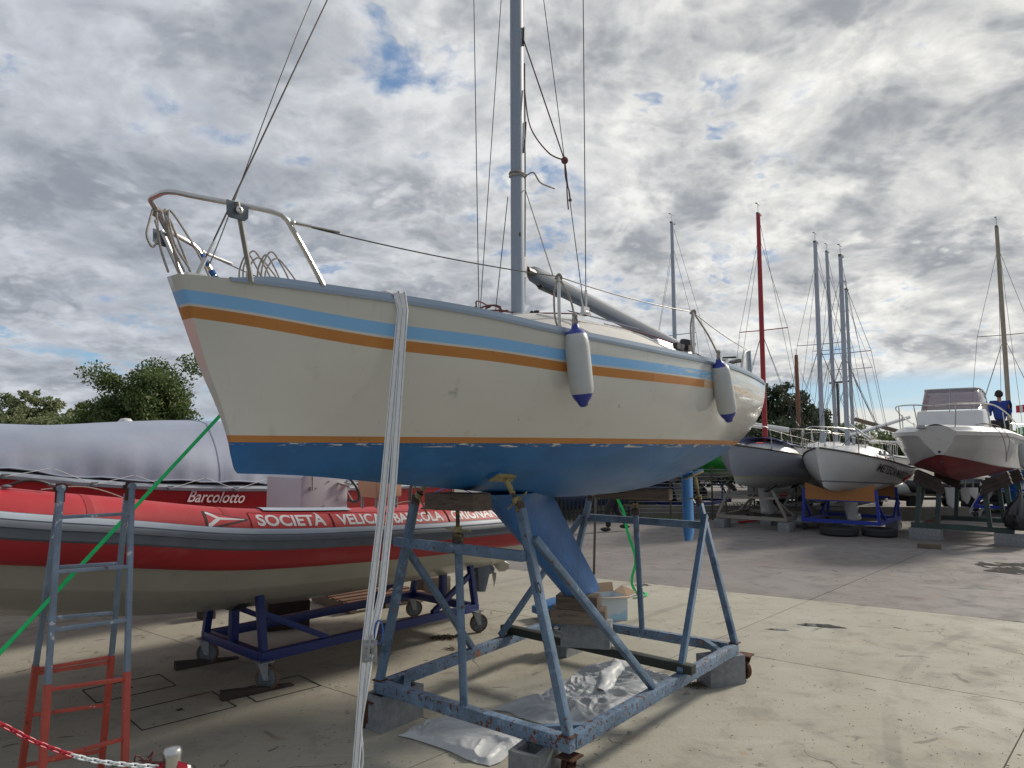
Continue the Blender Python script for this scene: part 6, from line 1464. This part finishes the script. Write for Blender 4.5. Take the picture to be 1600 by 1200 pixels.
# ================================================================== PEOPLE
def person(lab, F, z, pose, mats, s=1.0):
    T = fthing('person', lab, 'person', F); T.location.z = z
    J = pose['J']; E_ = pose['E']
    skinbody('body', [(*[c*s for c in j[:3]], *[c*s*.66 for c in j[3:]]) for j in J], E_, M_skin, T)
    for nm, idx, mt, gr in pose['clothes'](mats):
        mp_ = {k: i for i, k in enumerate(idx)}; jj = [(*[c*s for c in J[k][:3]], *[c*s+gr for c in J[k][3:]]) for k in idx]; ee = [(mp_[a], mp_[b]) for a, b in E_ if a in mp_ and b in mp_]
        skinbody(nm, jj, ee, mt, T)
    h = J[pose['head']]; mb = MB(); c = Vector(h[:3])*s
    mb.ball(c+Vector(pose['hair']), (.098*s, .088*s, .10*s), 16, 10); mb.build('hair', mats[3], T)
    for f_i, nm in zip(pose['feet'], ('shoe', 'shoe')):
        p = Vector(J[f_i][:3])*s; d = Vector(pose['fdir']); mb = MB(); mb.ball(p+d*.07+Vector((0, 0, .0)), (.13, .055, .05), 14, 8); sh_ = mb.build(nm, M_black, T)
    # face
    d = Vector(pose['face']); sd = Vector((-d.y, d.x, 0))
    mb = MB(); mb.prism([c+d*.085+Vector((0, 0, .02)), c+d*.085+sd*.014+Vector((0, 0, -.02)), c+d*.085-sd*.014+Vector((0, 0, -.02))], d*.02); mb.build('nose', M_skin, T)
    for k in (-1, 1):
        mb = MB(); mb.ball(c+sd*.085*k+Vector((0, 0, 0)), (.018, .014, .03), 8, 6); mb.build('ear', M_skin, T)
        mb = MB(); mb.ball(c+d*.084+sd*.03*k+Vector((0, 0, .02)), .010, 8, 6); mb.build('eye', M_black, T)
    return T
# joints: pelvis, belly, chest, neck, head, crown | L sh, elbow, wrist, hand | R ... | L hip, knee, ankle, toe | R ...
def pose_of(arms, legs, facing=0.):
    J = [(0, 0, .93, .15, .11), (0, 0, 1.10, .145, .105), (0, 0, 1.32, .165, .11), (0, 0, 1.47, .06, .06), (0.01, 0, 1.60, .085, .075), (0.0, 0, 1.70, .075, .07)]
    E_ = [(0, 1), (1, 2), (2, 3), (3, 4), (4, 5)]
    for k, sd in enumerate((1, -1)):
        b = len(J); el, wr, hd = arms[k]; J += [(0, sd*.17, 1.40, .06, .06), (*el, .048, .048), (*wr, .034, .034), (*hd, .042, .03)]; E_ += [(2, b), (b, b+1), (b+1, b+2), (b+2, b+3)]
    for k, sd in enumerate((1, -1)):
        b = len(J); kn_, an, to = legs[k]; J += [(0, sd*.09, .88, .095, .095), (*kn_, .065, .065), (*an, .045, .045), (*to, .035, .03)]; E_ += [(0, b), (b, b+1), (b+1, b+2), (b+2, b+3)]
    cl = lambda m: [('jumper', [0, 1, 2, 6, 7, 8, 10, 11, 12], m[0], .022), ('trousers', [0, 14, 15, 16, 18, 19, 20], m[1], .022)]
    return dict(J=J, E=E_, clothes=cl, head=4, hair=(-.018, 0, .03), feet=(16, 20), fdir=(1, 0, -.5), face=(1, 0, 0))
man_pose = pose_of([((.06, .23, 1.16), (.24, .14, 1.12), (.32, .08, 1.14)), ((.06, -.24, 1.16), (.25, -.16, 1.10), (.32, -.10, 1.12))], [((.03, .10, .50), (0, .11, .09), (.14, .12, .04)), ((.04, -.10, .50), (0, -.11, .09), (.14, -.12, .04))])
w = Fb2.w(4.3, -.45); person('man in blue jumper and black trousers standing in the white motorboat, back turned', Frame(seen(1562, 640, 17.9)[:2], 75), 1.72, man_pose, (M_jumper, M_trousers, None, M_hair))
walk = pose_of([((-.08, .24, 1.17), (.06, .26, .95), (.10, .26, .87)), ((.10, -.24, 1.17), (.02, -.26, .90), (.0, -.26, .80))], [((.20, .09, .52), (.18, .10, .09), (.32, .10, .05)), ((-.02, -.09, .50), (-.30, -.10, .14), (-.20, -.10, .06))])
person('person in dark blue clothes walking left beyond the cradle, seen from the waist down', Frame((2.50, 17.55), 178), 0, walk, (pmat('navy jacket', (.012, .018, .04), .8), M_trousers, None, M_hair))
# ================================================================== CARS BEYOND THE FENCE
def car(lab, F, paint, L=4.2, Wd=1.72, H=1.46):
    T = fthing('parked_car', lab, 'car', F); mb = MB(); rows = []
    top = spline([0, .04, .22, .30, .42, .55, .75, .88, .97, 1], [.62, .80, .90, .93, 1.38, H, H-.03, 1.02, .90, .60]); low = .28
    for k in range(49):
        u = k/48; zt = top(u); belt = min(zt, .92); wd = Wd/2*(1-.16*abs(2*u-1)**4); tum = wd-.16*max(0, (zt-belt))/.5
        sec = [(wd*.86, low), (wd*.99, low+.14), (wd, .60), (wd*.965, belt), (tum*.97, lerp(belt, zt, .85)), (tum*.86, zt)]
        rows.append([(u*L, -y, z) for y, z in sec]+[(u*L, y, z) for y, z in sec[::-1]])
    mb.grid(rows, closed=True); mb.f += [tuple(range(12)), tuple(len(mb.v)-12+i for i in range(12))]; mb.m += [0, 0]; body = mb.build('body', paint, T, sharp=40)
    for sd in (-1, 1):
        for a, b_ in ((.355, .50), (.52, .70)):
            mb = MB(); y = Wd/2; mb.prism([(a*L, sd*(y*.985), .95), (b_*L, sd*(y*.985), .95), (b_*L-.04, sd*(y-.13), 1.30), (max(a*L+.28 if a < .4 else a*L+.03, 0), sd*(y-.13), 1.30)], (0, sd*.012, 0)); mb.build('window', M_glassdark, body)
        for x in (.19, .81):
            mb = MB(); mb.lathe([(.10, -.09), (.30, -.09), (.315, -.06), (.315, .06), (.30, .09), (.10, .09)], (x*L, sd*(Wd/2-.09), .315), (0, 1, 0), 22); wh = mb.build('wheel', M_rubber, T)
            mb = MB(); mb.lathe([(.02, 0), (.19, .005), (.205, .02)], (x*L, sd*(Wd/2+.0), .315), (0, -sd, 0), 16); mb.build('rim', M_galv, wh)
        mb = MB(); mb.box((.06*L-.03, sd*.62, .70), (.10, .30, .13)); mb.build('headlight', pmat('lamp glass', (.5, .5, .5), .1), body, bevel=.02)
        mb = MB(); mb.box((.985*L, sd*.66, .84), (.06, .22, .24)); mb.build('tail_light', pmat('red lamp', (.5, .01, .01), .2), body, bevel=.02)
    mb = MB(); mb.prism([(.90*L, -.6, .98), (.965*L, -.6, .92), (.965*L, .6, .92), (.90*L, .6, .98)], (0, 0, .004)); return T
car('metallic blue hatchback parked behind the wire fence, tail to the left', Frame(((1005-800)/1120*22.5, 22.0), 180+12), M_carblue, L=3.9)
car('dark grey estate car parked right of the blue hatchback behind the fence', Frame(((1052-800)/1120*24+1.0, 24.6), 180+4), M_cargrey, L=4.5)
# picket fence and wire fence
ga = thing('picket_fence', 'black steel picket fence behind the keel of the cream yacht', 'fence', (.9, 19.6, 0), R(14))
for k in range(23): mb = MB() if k == 0 else mb; 
pk = MB(); pk.box((0, 0, .75), (.03, .03, 1.5)); pm = pk.mesh('picket', M_black)
for k in range(22): o = bpy.data.objects.new('picket', pm); COL.objects.link(o); o.parent = ga; o.location = (k*.115, 0, 0)
for z in (.25, 1.0, 1.42): mb = MB(); mb.beam((-.1, .03, z), (2.55, .03, z), .04, .04); mb.build('rail', M_black, ga)
wf = thing('wire_fence', 'low strand wire fence on posts in front of the parked cars', 'fence', (3.3, 20.4, 0), R(-4))
for k in range(5): mb = MB(); mb.tube([(k*1.15, 0, 0), (k*1.15, 0, 1.5)], .025, 8); mb.build('fence_post', M_wire, wf)
for k in range(13): mb = MB(); mb.tube([(0, 0, .2+k*.1), (4.6, 0, .2+k*.1)], .006, 4); mb.build('wire', M_galv, wf)
mb = MB(); mb.box((3.5, .3, .18), (12., .25, .36)); o = mb.build('low_wall', pmat('pale kerb wall', (.16, .15, .13), .9, var=.2)); o.location = (3.2, 20.6, 0); o.rotation_euler = (0, 0, R(-4)); tag(o, 'low grey concrete wall at the foot of the wire fence', 'wall')
# box trailer with number
p = onfloor(1225, 803); Ft = Frame((p.x, p.y+.6), 10)
tr = fthing('box_trailer', 'pale box trailer carrying number 379 behind the slate yacht cradle', 'trailer', Ft)
mb = MB(); mb.box((1.0, .8, .80), (2.3, 1.5, .75)); tbx = mb.build('box', pmat('dull white panel', (.36, .39, .38), .6, var=.1), tr, bevel=.02)
mb = MB(); mb.box((1.0, .8, .42), (2.4, 1.3, .08)); mb.build('chassis', M_wire, tr)
for y in (.1, 1.5): mb = MB(); mb.lathe([(.1, -.08), (.27, -.08), (.29, 0), (.27, .08), (.1, .08)], (1.0, y, .29), (0, 1, 0), 18); mb.build('wheel', M_rubber, tr)
mb = MB(); mb.box((.38, .044, .86), (.40, .006, .28)); lb = mb.build('number_board', M_lettering, tbx); letters('lettering', '379', .22, lambda u, v: Vector((.22+u, .038, .78+v)), M_blackprint, lb, width=.32)
mb = MB(); mb.box((.28, .044, .55), (.26, .006, .14)); mb.build('red_label', M_redprint, tbx); mb = MB(); mb.box((.70, .044, .90), (.12, .006, .26)); mb.build('yellow_label', pmat('yellow print', (.6, .45, .05), .6), tbx)
# distant workboats and trailers as dark shapes on wheels
def dinghy(lab, px, py, L, ang, m_, z=.75, cat='dinghy', g='dinghies on trailers at the far side of the yard'):
    p = onfloor(px, py); F = Frame((p.x, p.y), ang); T = fthing('dinghy_on_trailer' if False else 'inflatable_dinghy', lab, cat, F, g)
    pts = curvept([(L, -.6, z), (L*.4, -.62, z), (.25, -.5, z+.08), (-.1, 0, z+.18), (.25, .5, z+.08), (L*.4, .62, z), (L, .6, z)], 5); mb = MB(); mb.tube(pts, .20, 12); mb.build('tube', m_, T)
    mb = MB(); mb.prism([(0, -.5, z-.1), (L, -.5, z-.12), (L, 0, z-.35), (.3, 0, z-.25)], (0, .5, 0)); mb.prism([(0, 0, z-.1), (L, 0, z-.12), (L, .0, z-.35), (.3, 0, z-.25)], (0, .5, 0)); mb.build('hull', M_cream, T)
    mb = MB(); mb.beam((-.6, 0, .38), (L, 0, .42), .08, .08); mb.beam((L*.6, -.7, .36), (L*.6, .7, .36), .07, .07); mb.build('trailer_frame', M_wire, T)
    for y in (-.72, .72): mb = MB(); mb.lathe([(.08, -.07), (.24, -.07), (.26, 0), (.24, .07), (.08, .07)], (L*.6, y, .26), (0, 1, 0), 16); mb.build('wheel', M_rubber, T)
dinghy('grey inflatable dinghy on a low trailer behind the motorboat stand', 1500, 797, 3.4, 8, M_strake)
dinghy('black inflatable dinghy on a low trailer far behind the lettered yacht', 1398, 798, 3.2, -10, M_black)
dinghy('white inflatable dinghy on a low trailer at the right edge of the yard', 1560, 806, 3.4, 15, M_white)
dinghy('pale grey inflatable dinghy on a low trailer left of the ladder', 1330, 800, 3.0, 20, M_fender)
# white rudders hanging under boats beyond
for px, py, lab in ((1487, 795, 'white rudder blade hanging left under the motorboat, beyond the stand'), (1510, 788, 'pale grey board between the two white rudder blades'), (1522, 780, 'broad white rudder blade nearest the leaning ladder')):
    p = seen(px, 762, 19.2); q = seen(px, py, 19.2); h = p.z-q.z; mb = MB(); mb.prism([(-.13, 0, h), (.13, 0, h), (.12, 0, .15), (.04, 0, 0), (-.10, 0, .12)], (0, .05, 0)); o = mb.build('rudder_blade', M_white if px != 1510 else M_whitebottom, bevel=.01); o.location = q; tag(o, lab, 'rudder')
    q0 = MB().tube([(0, .02, h), (0, .02, h+.9)], .02, 6).build('rudder_stock', M_galv, o)
a, b_ = onfloor(1512, 806), seen(1545, 748, 21.5); ld = thing('leaning_ladder', 'aluminium ladder leaning behind the motorboat stand', 'ladder', a, 0)
for dx in (0, .32):
    mb = MB(); mb.beam(Vector((dx, 0, 0)), b_-a+Vector((dx, 0, 0)), .03, .07); mb.build('rail', M_whitebottom, ld)
for k in range(1, 9): c = (b_-a)*(k/9); mb = MB(); mb.beam(c, c+Vector((.32, 0, 0)), .03, .03); mb.build('rung', M_whitebottom, ld)
# outboard lying by the cradle, ladder bits, red tool
p = onfloor(1240, 826); ob = thing('outboard_motor', 'silver grey outboard motor lying on the concrete left of the tyres', 'outboard motor', (p.x, p.y+.15, 0), R(-8))
mb = MB(); rows = []
for x, r_ in ((0, .05), (.04, .13), (.16, .17), (.36, .17), (.46, .13), (.50, .06)): rows.append([(x, r_*math.cos(a), .18+r_*.85*math.sin(a)) for a in [2*math.pi*k/14 for k in range(14)]])
mb.grid(rows, closed=True); mb.f += [tuple(range(14)), tuple(len(mb.v)-14+i for i in range(14))]; mb.m += [0, 0]; mb.build('cowling', M_galv, ob)
mb = MB(); mb.box((.40, -.02, .10), (.30, .26, .12)); mb.build('clamp_bracket', M_wire, ob, bevel=.01); mb = MB(); mb.beam((.5, 0, .15), (1.05, 0, .10), .12, .07); mb.build('shaft', M_wire, ob, bevel=.01)
p = onfloor(1155, 818); mb = MB(); mb.beam((0, 0, .04), (.55, .15, .08), .10, .05); o = mb.build('red_plank', M_redgel, bevel=.006); o.location = (p.x, p.y, 0); tag(o, 'small red painted plank beside the left block of the galvanised cradle', 'plank')
p = onfloor(1262, 812); pl = thing('aluminium_plank', 'long pale aluminium plank lying behind the outboard motor', 'plank', (p.x-1.2, p.y+.8, .12), R(-6)); MB().box((1., 0, 0), (2.3, .3, .05)).build('plank_board', M_white, pl)
# stack of dark pallets behind
p = onfloor(1262, 806); 
for k in range(2):
    st = thing('wooden_pallet', ['lower of two dark pallets stacked behind the slate yacht cradle', 'upper of two dark pallets stacked behind the slate yacht cradle'][k], 'pallet', (p.x-.1, p.y+1.8, .15*k), R(5))
    for j in range(5): MB().box((0, -.4+.2*j, .12), (1.3, .12, .025)).build('board', M_timberd, st)
    for x in (-.55, 0, .55): MB().box((x, 0, .055), (.1, 1., .10)).build('bearer', M_timberd, st)
# lamp post
p = seen(1312, 690, 30); lp = thing('lamp_post', 'dark lamp post with a flat twin head among the masts', 'street lamp', (p.x, 30, 0), 0)
MB().tube([(0, 0, 0), (0, 0, 4.7)], .06, 8).build('lamp_pole', M_wire, lp); MB().beam((-.3, 0, 4.72), (.55, 0, 4.80), .25, .07).build('lamp_head', M_wire, lp, bevel=.02)
# signal flags on a line at right
for k, (py, c1, c2, lab) in enumerate(((645, M_redprint, M_lettering, 'red and white signal flag at the right edge above the other flag'), (680, M_green, M_lettering, 'green white and red flag at the right edge below the other flag'))):
    p = seen(1588, py, 20); o = MB().prism([(0, 0, 0), (.32, .03, .02), (.33, .0, .24), (0, 0, .20)], (0, .006, 0)).build('signal_flag', c1, smooth=False); o.location = p; tag(o, lab, 'flag'); MB().prism([(.10, -.004, .02), (.20, .016, .03), (.20, .004, .21), (.10, -.004, .20)], (0, .001, 0)).build('flag_stripe', c2, o, smooth=False)
# ================================================================== TREES
def tree(name, lab, X, Y, H, Wd, kind, seed, mat, n, leaf=.13, z0=.8, group=None):
    rnd = np.random.RandomState(seed); T = thing(name, lab, 'tree', (X, Y, 0), 0, group); mb = MB(); rr = random.Random(seed)
    cl = []
    nl = 9 if kind != 'slim' else 6
    mb.tube([(0, 0, -.05), (.1, 0, H*.25), (.15, .05, H*.5), (.1, .1, H*.78)], [H*.035, H*.028, H*.018, H*.006], 8)
    for k in range(nl):
        a = k*2.4+rr.uniform(-.4, .4); z = H*lerp(.2, .6, k/nl); L = Wd/2*rr.uniform(.75, 1.0)*(1-.3*k/nl if kind != 'pine' else 1)
        up_ = H*rr.uniform(.22, .42) if kind != 'pine' else H*.18
        b_ = Vector((.1+L*math.cos(a), L*.8*math.sin(a), min(z+up_, H*.94))); m1 = lerp(Vector((.1, 0, z)), b_, .5)+Vector((0, 0, -.04*H)); mb.tube([(.1, 0, z), m1, b_], [H*.014, H*.009, H*.003], 5)
        for q in range(5): f = rr.uniform(.45, 1.05); cl.append((lerp(Vector((.1, 0, z)), b_, f)+Vector((rr.gauss(0, .06*Wd), rr.gauss(0, .06*Wd), rr.gauss(.03*H, .06*H))), rr.uniform(.10, .17)*Wd))
    mb.build('trunk', M_bark, T)
    for q in range(30 if kind == 'pine' else 62 if kind == 'round' else 22):
        a = rr.uniform(0, 6.28); f = rr.random()
        if kind == 'pine': z = H*rr.uniform(.55, .97); r_ = Wd/2*math.sqrt(max(0, 1-((z/H-.62)/.40)**2))*rr.uniform(.2, .95)
        elif kind == 'slim': z = H*rr.uniform(.18, .97); r_ = Wd/2*(1-(z/H)**2.2)*rr.uniform(.1, .9)
        else: z = H*rr.uniform(.15, .93); r_ = Wd/2*math.sqrt(max(0, 1-((z/H-.38)/.60)**2))*rr.uniform(.25, .98)
        cl.append((Vector((r_*math.cos(a), r_*.8*math.sin(a), z)), rr.uniform(.07, .13)*Wd))
    w_ = np.array([c[1]**2 for c in cl]); w_ /= w_.sum(); ci = rnd.choice(len(cl), n, p=w_)
    C_ = np.array([list(c[0]) for c in cl])[ci]; Rr = np.array([c[1] for c in cl])[ci]
    d = rnd.normal(size=(n, 3)); d /= np.linalg.norm(d, axis=1)[:, None]; P_ = C_+d*(Rr*rnd.random(n)**.45)[:, None]*np.array([1, 1, .72])
    P_ = P_[P_[:, 2] > .3]; n = len(P_)
    a1 = rnd.normal(size=(n, 3)); a1 /= np.linalg.norm(a1, axis=1)[:, None]; a2 = rnd.normal(size=(n, 3)); a2 -= a1*(a1*a2).sum(1)[:, None]; a2 /= np.linalg.norm(a2, axis=1)[:, None]
    s1 = leaf*rnd.uniform(.5, 1.2, n)[:, None]; s2 = s1*.45
    V = np.stack([P_-a1*s1, P_+a2*s2, P_+a1*s1, P_-a2*s2], 1).reshape(-1, 3)
    me = bpy.data.meshes.new('crown'); me.from_pydata(V.tolist(), [], np.arange(4*n).reshape(n, 4).tolist()); me.materials.append(mat); me.update()
    o = bpy.data.objects.new('crown', me); COL.objects.link(o); o.parent = T
tree('elm_tree', 'large dark broad elm rising above the tarpaulin left of the yacht bow', -20.6, 40, 6.75, 6.9, 'round', 3, M_leafA, 30000, .12)
tree('elm_tree', 'smaller dark elm on the left flank of the large elm', -23.2, 41.5, 4.6, 5.0, 'round', 8, M_leafA, 11000, .12)
for k, (px, py, Y, lab) in enumerate(((12, 612, 46, 'pale green poplar at the extreme left above the tarpaulin'), (58, 604, 47, 'tall pale poplar with open top, second from the left'), (100, 640, 45, 'short pale bushy tree between the poplars and the large elm'), (128, 628, 48, 'pale green tree directly left of the large elm'))):
    H = 2+(700-py)*Y/1120.; tree('poplar_tree', lab, (px-800)/1120.*Y, Y, H, 3.3, 'slim', 20+k, M_leafB, 3600, .17)
tree('pine_tree', 'tall dark umbrella pine beside the stern of the cream yacht', (1208-800)/1120.*50, 50, 6.7, 5.6, 'pine', 31, M_leafP, 15000, .16)
tree('pine_tree', 'dark pine partly behind the wooden mast, lower than the umbrella pine', (1240-800)/1120.*54, 54, 5.2, 4.4, 'pine', 33, M_leafP, 9000, .16)
tree('pine_tree', 'small dark pine left of the tallest grey mast', (1268-800)/1120.*58, 58, 5.2, 3.8, 'pine', 35, M_leafP, 7000, .16)
tree('bushy_tree', 'light green bushy tree behind the cluster of grey masts', (1316-800)/1120.*55, 55, 3.9, 5.5, 'round', 37, M_leafB, 6000, .17)
tree('bushy_tree', 'low light green tree beyond the bow of the motorboat', (1390-800)/1120.*60, 60, 3.2, 6.5, 'round', 39, M_leafA, 6000, .17)
tree('bushy_tree', 'dark low tree behind the parked cars', 6.0, 31, 3.2, 6.0, 'round', 41, M_leafP, 9000, .14)
tree('bushy_tree', 'dark low tree right of the parked cars behind the green yacht', 11.5, 33, 3.0, 6.0, 'round', 43, M_leafP, 8000, .14)
tree('bushy_tree', 'dark low tree behind the picket fence', 1.0, 27, 3.0, 5.0, 'round', 45, M_leafP, 7000, .13)
# weeds
def weeds(px, py, w, n, seed, h=.22):
    rnd = random.Random(seed); p = onfloor(px, py); mb = MB()
    for k in range(n):
        x, y = rnd.gauss(0, w), rnd.gauss(0, w*.3); a = rnd.uniform(0, 6.28); L = h*rnd.uniform(.4, 1.2); s_ = .012
        mb.add([(x-s_, y, 0), (x+s_, y, 0), (x+.5*L*math.cos(a)+s_*.5, y+.3*L*math.sin(a), L*.7), (x+.8*L*math.cos(a), y+.5*L*math.sin(a), L)], [(0, 1, 2, 3)])
    o = mb.build('weeds', M_grass, smooth=False, fix=False); o.location = (p.x, p.y, 0); return tag(o, 'ragged green weeds growing out of the concrete', 'weeds', kind='stuff')
for i, a in enumerate(((1415, 805, .45, 150), (1470, 812, .3, 90), (1180, 800, 1.0, 420), (1030, 815, .5, 140), (1240, 805, .5, 120), (930, 812, .5, 160), (1560, 800, .3, 60))): weeds(*a, 50+i, .30 if i in (2,) else .18)
# harbour sheds and boats on the skyline far beyond
def shed(px0, px1, pytop, Y, lab, m_, roof):
    x0, x1 = (px0-800)/1120.*Y, (px1-800)/1120.*Y; h = 2+(700-pytop)*Y/1120.; T = thing('boat_shed', lab, 'building', ((x0+x1)/2, Y, 0), 0); w = x1-x0
    MB().box((0, 3, h*.42), (w, 6, h*.84)).build('wall', m_, T); MB().prism([(-w/2-.3, -.3, h*.84), (w/2+.3, -.3, h*.84), (0, -.3, h)], (0, 6.6, 0)).build('roof', roof, T)
    k = max(2, int(w/3))
    for i in range(k): MB().box((-w/2+(i+.5)*w/k, -.02, h*.42), (w/k*.45, .06, h*.32)).build('window', M_glassdark, T)
shed(1418, 1500, 688, 75, 'low dark boat shed on the far side behind the motorboat', pmat('dark shed wall', (.09, .085, .08), .8), pmat('grey shed roof', (.14, .14, .15), .7))
shed(1345, 1420, 690, 82, 'low pale harbour building beyond the lettered yacht', pmat('pale shed wall', (.3, .28, .25), .8), pmat('brown shed roof', (.12, .07, .05), .8))
shed(1530, 1640, 692, 80, 'low grey harbour building at the right edge', pmat('grey shed wall', (.2, .2, .2), .8), pmat('grey shed roof', (.14, .14, .15), .7))
# timber skip edge at the far left
p = onfloor(8, 962); Fs = Frame((p.x-.6, p.y+.4), 47); sk = fthing('timber_bin', 'dark timber bin with a pale edge at the far left under the inflatable bow', 'bin', Fs)
MB().box((0, 0, .13), (1.5, .8, .26)).build('bin_side', M_timberd, sk, bevel=.01); MB().box((0, -.42, .275), (1.54, .05, .03)).build('bin_edge', M_galv, sk)
# the wood that closes the horizon on both sides
rnd = np.random.RandomState(77)
for cx, cy, w, h, n, lab, mt in ((70, 72, 55, 4.2, 26000, 'low wood closing the horizon at the right beyond the yard', M_leafA), (-62, 66, 52, 4.0, 22000, 'low wood closing the horizon at the far left', M_leafA)):
    xs_ = rnd.uniform(-w/2, w/2, n); top_ = h*(.62+.22*np.sin(xs_*.55)+.12*np.sin(xs_*1.7+1)+.08*np.sin(xs_*3.9)); zs_ = top_*rnd.random(n)**.7; ys2_ = rnd.uniform(-3, 3, n)
    P_ = np.stack([xs_, ys2_, zs_], 1); a1 = rnd.normal(size=(n, 3)); a1 /= np.linalg.norm(a1, axis=1)[:, None]; a2 = rnd.normal(size=(n, 3)); a2 -= a1*(a1*a2).sum(1)[:, None]; a2 /= np.linalg.norm(a2, axis=1)[:, None]
    V = np.stack([P_-a1*.3, P_+a2*.16, P_+a1*.3, P_-a2*.16], 1).reshape(-1, 3)
    me = bpy.data.meshes.new('far_wood'); me.from_pydata(V.tolist(), [], np.arange(4*n).reshape(n, 4).tolist()); me.materials.append(mt); me.update()
    o = bpy.data.objects.new('far_wood', me); COL.objects.link(o); o.location = (cx, cy, 0); tag(o, lab, 'wood', kind='stuff')
for k, (px, py, Y, lab) in enumerate(((118, 648, 43, 'low bushy tree filling the gap between the poplars and the large elm'), (30, 646, 44, 'low bushy tree at the foot of the leftmost poplars'), (78, 650, 43, 'low bushy tree under the short pale tree at the left'))):
    H = 2+(700-py)*Y/1120.; tree('bushy_tree', lab, (px-800)/1120.*Y, Y, H, 4.2, 'round', 60+k, M_leafB if k else M_leafA, 7000, .13)
# coarse grit on the near concrete
rnd = np.random.RandomState(5); n = 2600; yy = 2.4+rnd.random(n)**1.6*8; xx = rnd.uniform(-.75, .85, n)*yy; ss = rnd.uniform(.002, .0055, n)
V = np.stack([np.stack([xx-ss, yy-ss, np.full(n, .001)], 1), np.stack([xx+ss, yy-ss*.7, np.full(n, .001)], 1), np.stack([xx+ss*.3, yy+ss, np.full(n, .001)], 1), np.stack([xx, yy, .001+ss], 1)], 1).reshape(-1, 3)
b_ = np.arange(n)*4; F_ = np.concatenate([np.stack([b_, b_+1, b_+3], 1), np.stack([b_+1, b_+2, b_+3], 1), np.stack([b_+2, b_, b_+3], 1)])
me = bpy.data.meshes.new('grit'); me.from_pydata(V.tolist(), [], F_.tolist()); me.materials.append(pmat('dark grit', (.09, .08, .065), .95, var=.5, vscale=20)); me.update()
o = bpy.data.objects.new('grit', me); COL.objects.link(o); tag(o, 'loose dark grit scattered on the near concrete', 'grit', kind='stuff')
